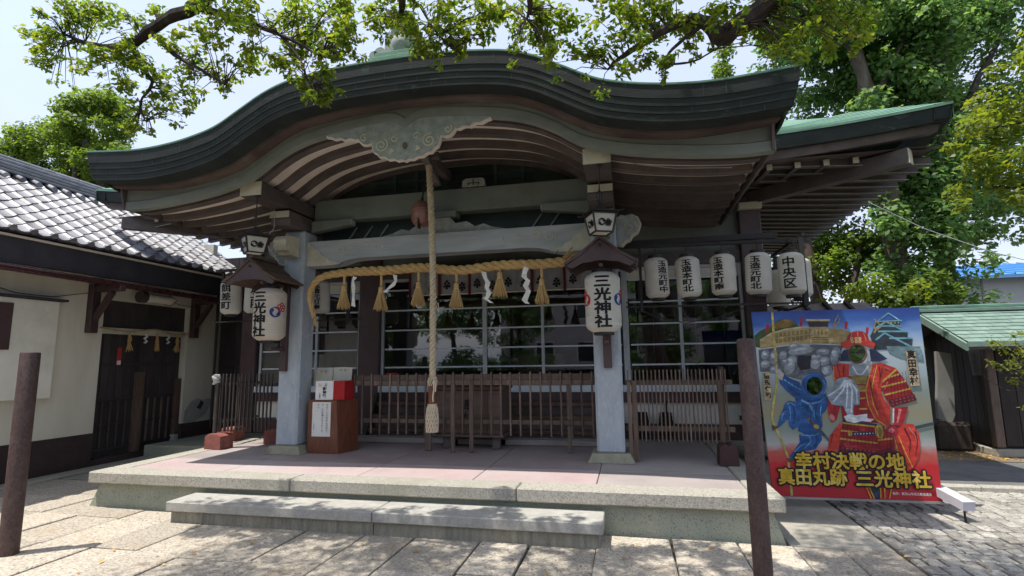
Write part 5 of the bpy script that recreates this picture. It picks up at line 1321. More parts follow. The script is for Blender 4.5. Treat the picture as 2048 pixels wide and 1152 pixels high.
m = MB(); m.prism([(4.97, .55), (5.16, .48), (5.22, .62), (5.26, 1.2), (5.27, 1.62), (5.06, 1.66), (5.03, 1.2), (4.98, .8)], .07, 'y', 10.2); part('tablet_board', m, MT['board'], stl)
m = MB(); m.box(4.85, 5.4, 10.1, 10.5, .04, .50, .05); part('tablet_base', m, MT['barkdark'], stl)

# low wall with coping behind the sign
lw = thing('coped_wall', 'low wall with pinkish tile coping behind the painted sign', 'wall', (3.4, 8.9, 0))
m = MB(); m.box(2.2, 3.62, 8.92, 9.1, .03, 2.28, .004); part('wall_body', m, MT['darkboard'], lw)
for k in range(5):
    x = 2.12+.30*k; m = MB(); m.add([(x+.005, 8.72, 2.26), (x+.295, 8.72, 2.26), (x+.295, 9.02, 2.42), (x+.005, 9.02, 2.42), (x+.005, 8.72, 2.235), (x+.295, 8.72, 2.235), (x+.295, 9.3, 2.26), (x+.005, 9.3, 2.26)], [(0, 1, 2, 3), (4, 5, 1, 0), (3, 2, 6, 7)]); part('coping_tile', m, MT['coping'], lw)
    m = MB(); m.bar((x, 8.715, 2.27), (x, 9.02, 2.435), .05, .05); part('coping_rib', m, MT['barkdark'], lw)

# blue-roofed building beyond
bb = thing('blue_roofed_building', 'pale building with a blue metal roof far right behind the shed', 'building', (15, 22, 0))
m = MB(); m.box(10.2, 21, 20.3, 26, 0, 4.12); part('wall', m, MT['palewall'], bb)
for x in (11.6, 12.9, 14.4): m = MB(); m.box(x, x+.05, 20.26, 20.295, 0, 4.1); part('wall_batten', m, MT['pipe'], bb)
m = MB(); m.add([(9.6, 19.8, 4.16), (21.4, 19.8, 4.16), (21.4, 24, 5.1), (9.6, 24, 5.1), (9.6, 19.8, 4.06), (21.4, 19.8, 4.06)], [(0, 1, 2, 3), (4, 5, 1, 0)]); rf = part('roof', m, MT['bluemetal'], bb)
for k in range(27):
    x = 9.62+.45*k; m = MB(); m.bar((x, 19.8, 4.185), (x, 24, 5.125), .05, .05); part('roof_seam', m, MT['bluemetal'], rf)
cable('cable', 'pale cable slanting down through the trees above the shed', [(4.6, 11.0, 4.55), (5.5, 11.0, 3.95), (6.5, 11.0, 3.45), (7.6, 11.0, 3.05)], .007, 'cablepale')

# apartment block across the street (seen in the glass)
ap = thing('apartment_block', 'pinkish apartment block across the street, mirrored in the hall windows', 'building', (.5, -22, 0))
m = MB(); m.box(-9, 8, -28, -20, 0, 9); part('wall', m, MT['pinkwall'], ap)
m = MB(); m.box(-9.2, 8.2, -28.2, -19.8, 9.0, 9.4); part('roof_parapet', m, MT['pinkwall'], ap)
for z in (1.4, 4.4, 7.4):
    for k in range(5):
        x = -6.4+2.9*k; m = MB(); m.box(x, x+1.3, -19.995, -19.96, z, z+1.5); w_ = part('window', m, MT['white'], ap)
        m = MB(); m.box(x+.08, x+1.22, -19.958, -19.95, z+.08, z+1.42); part('pane', m, MT['darkpane'], w_)

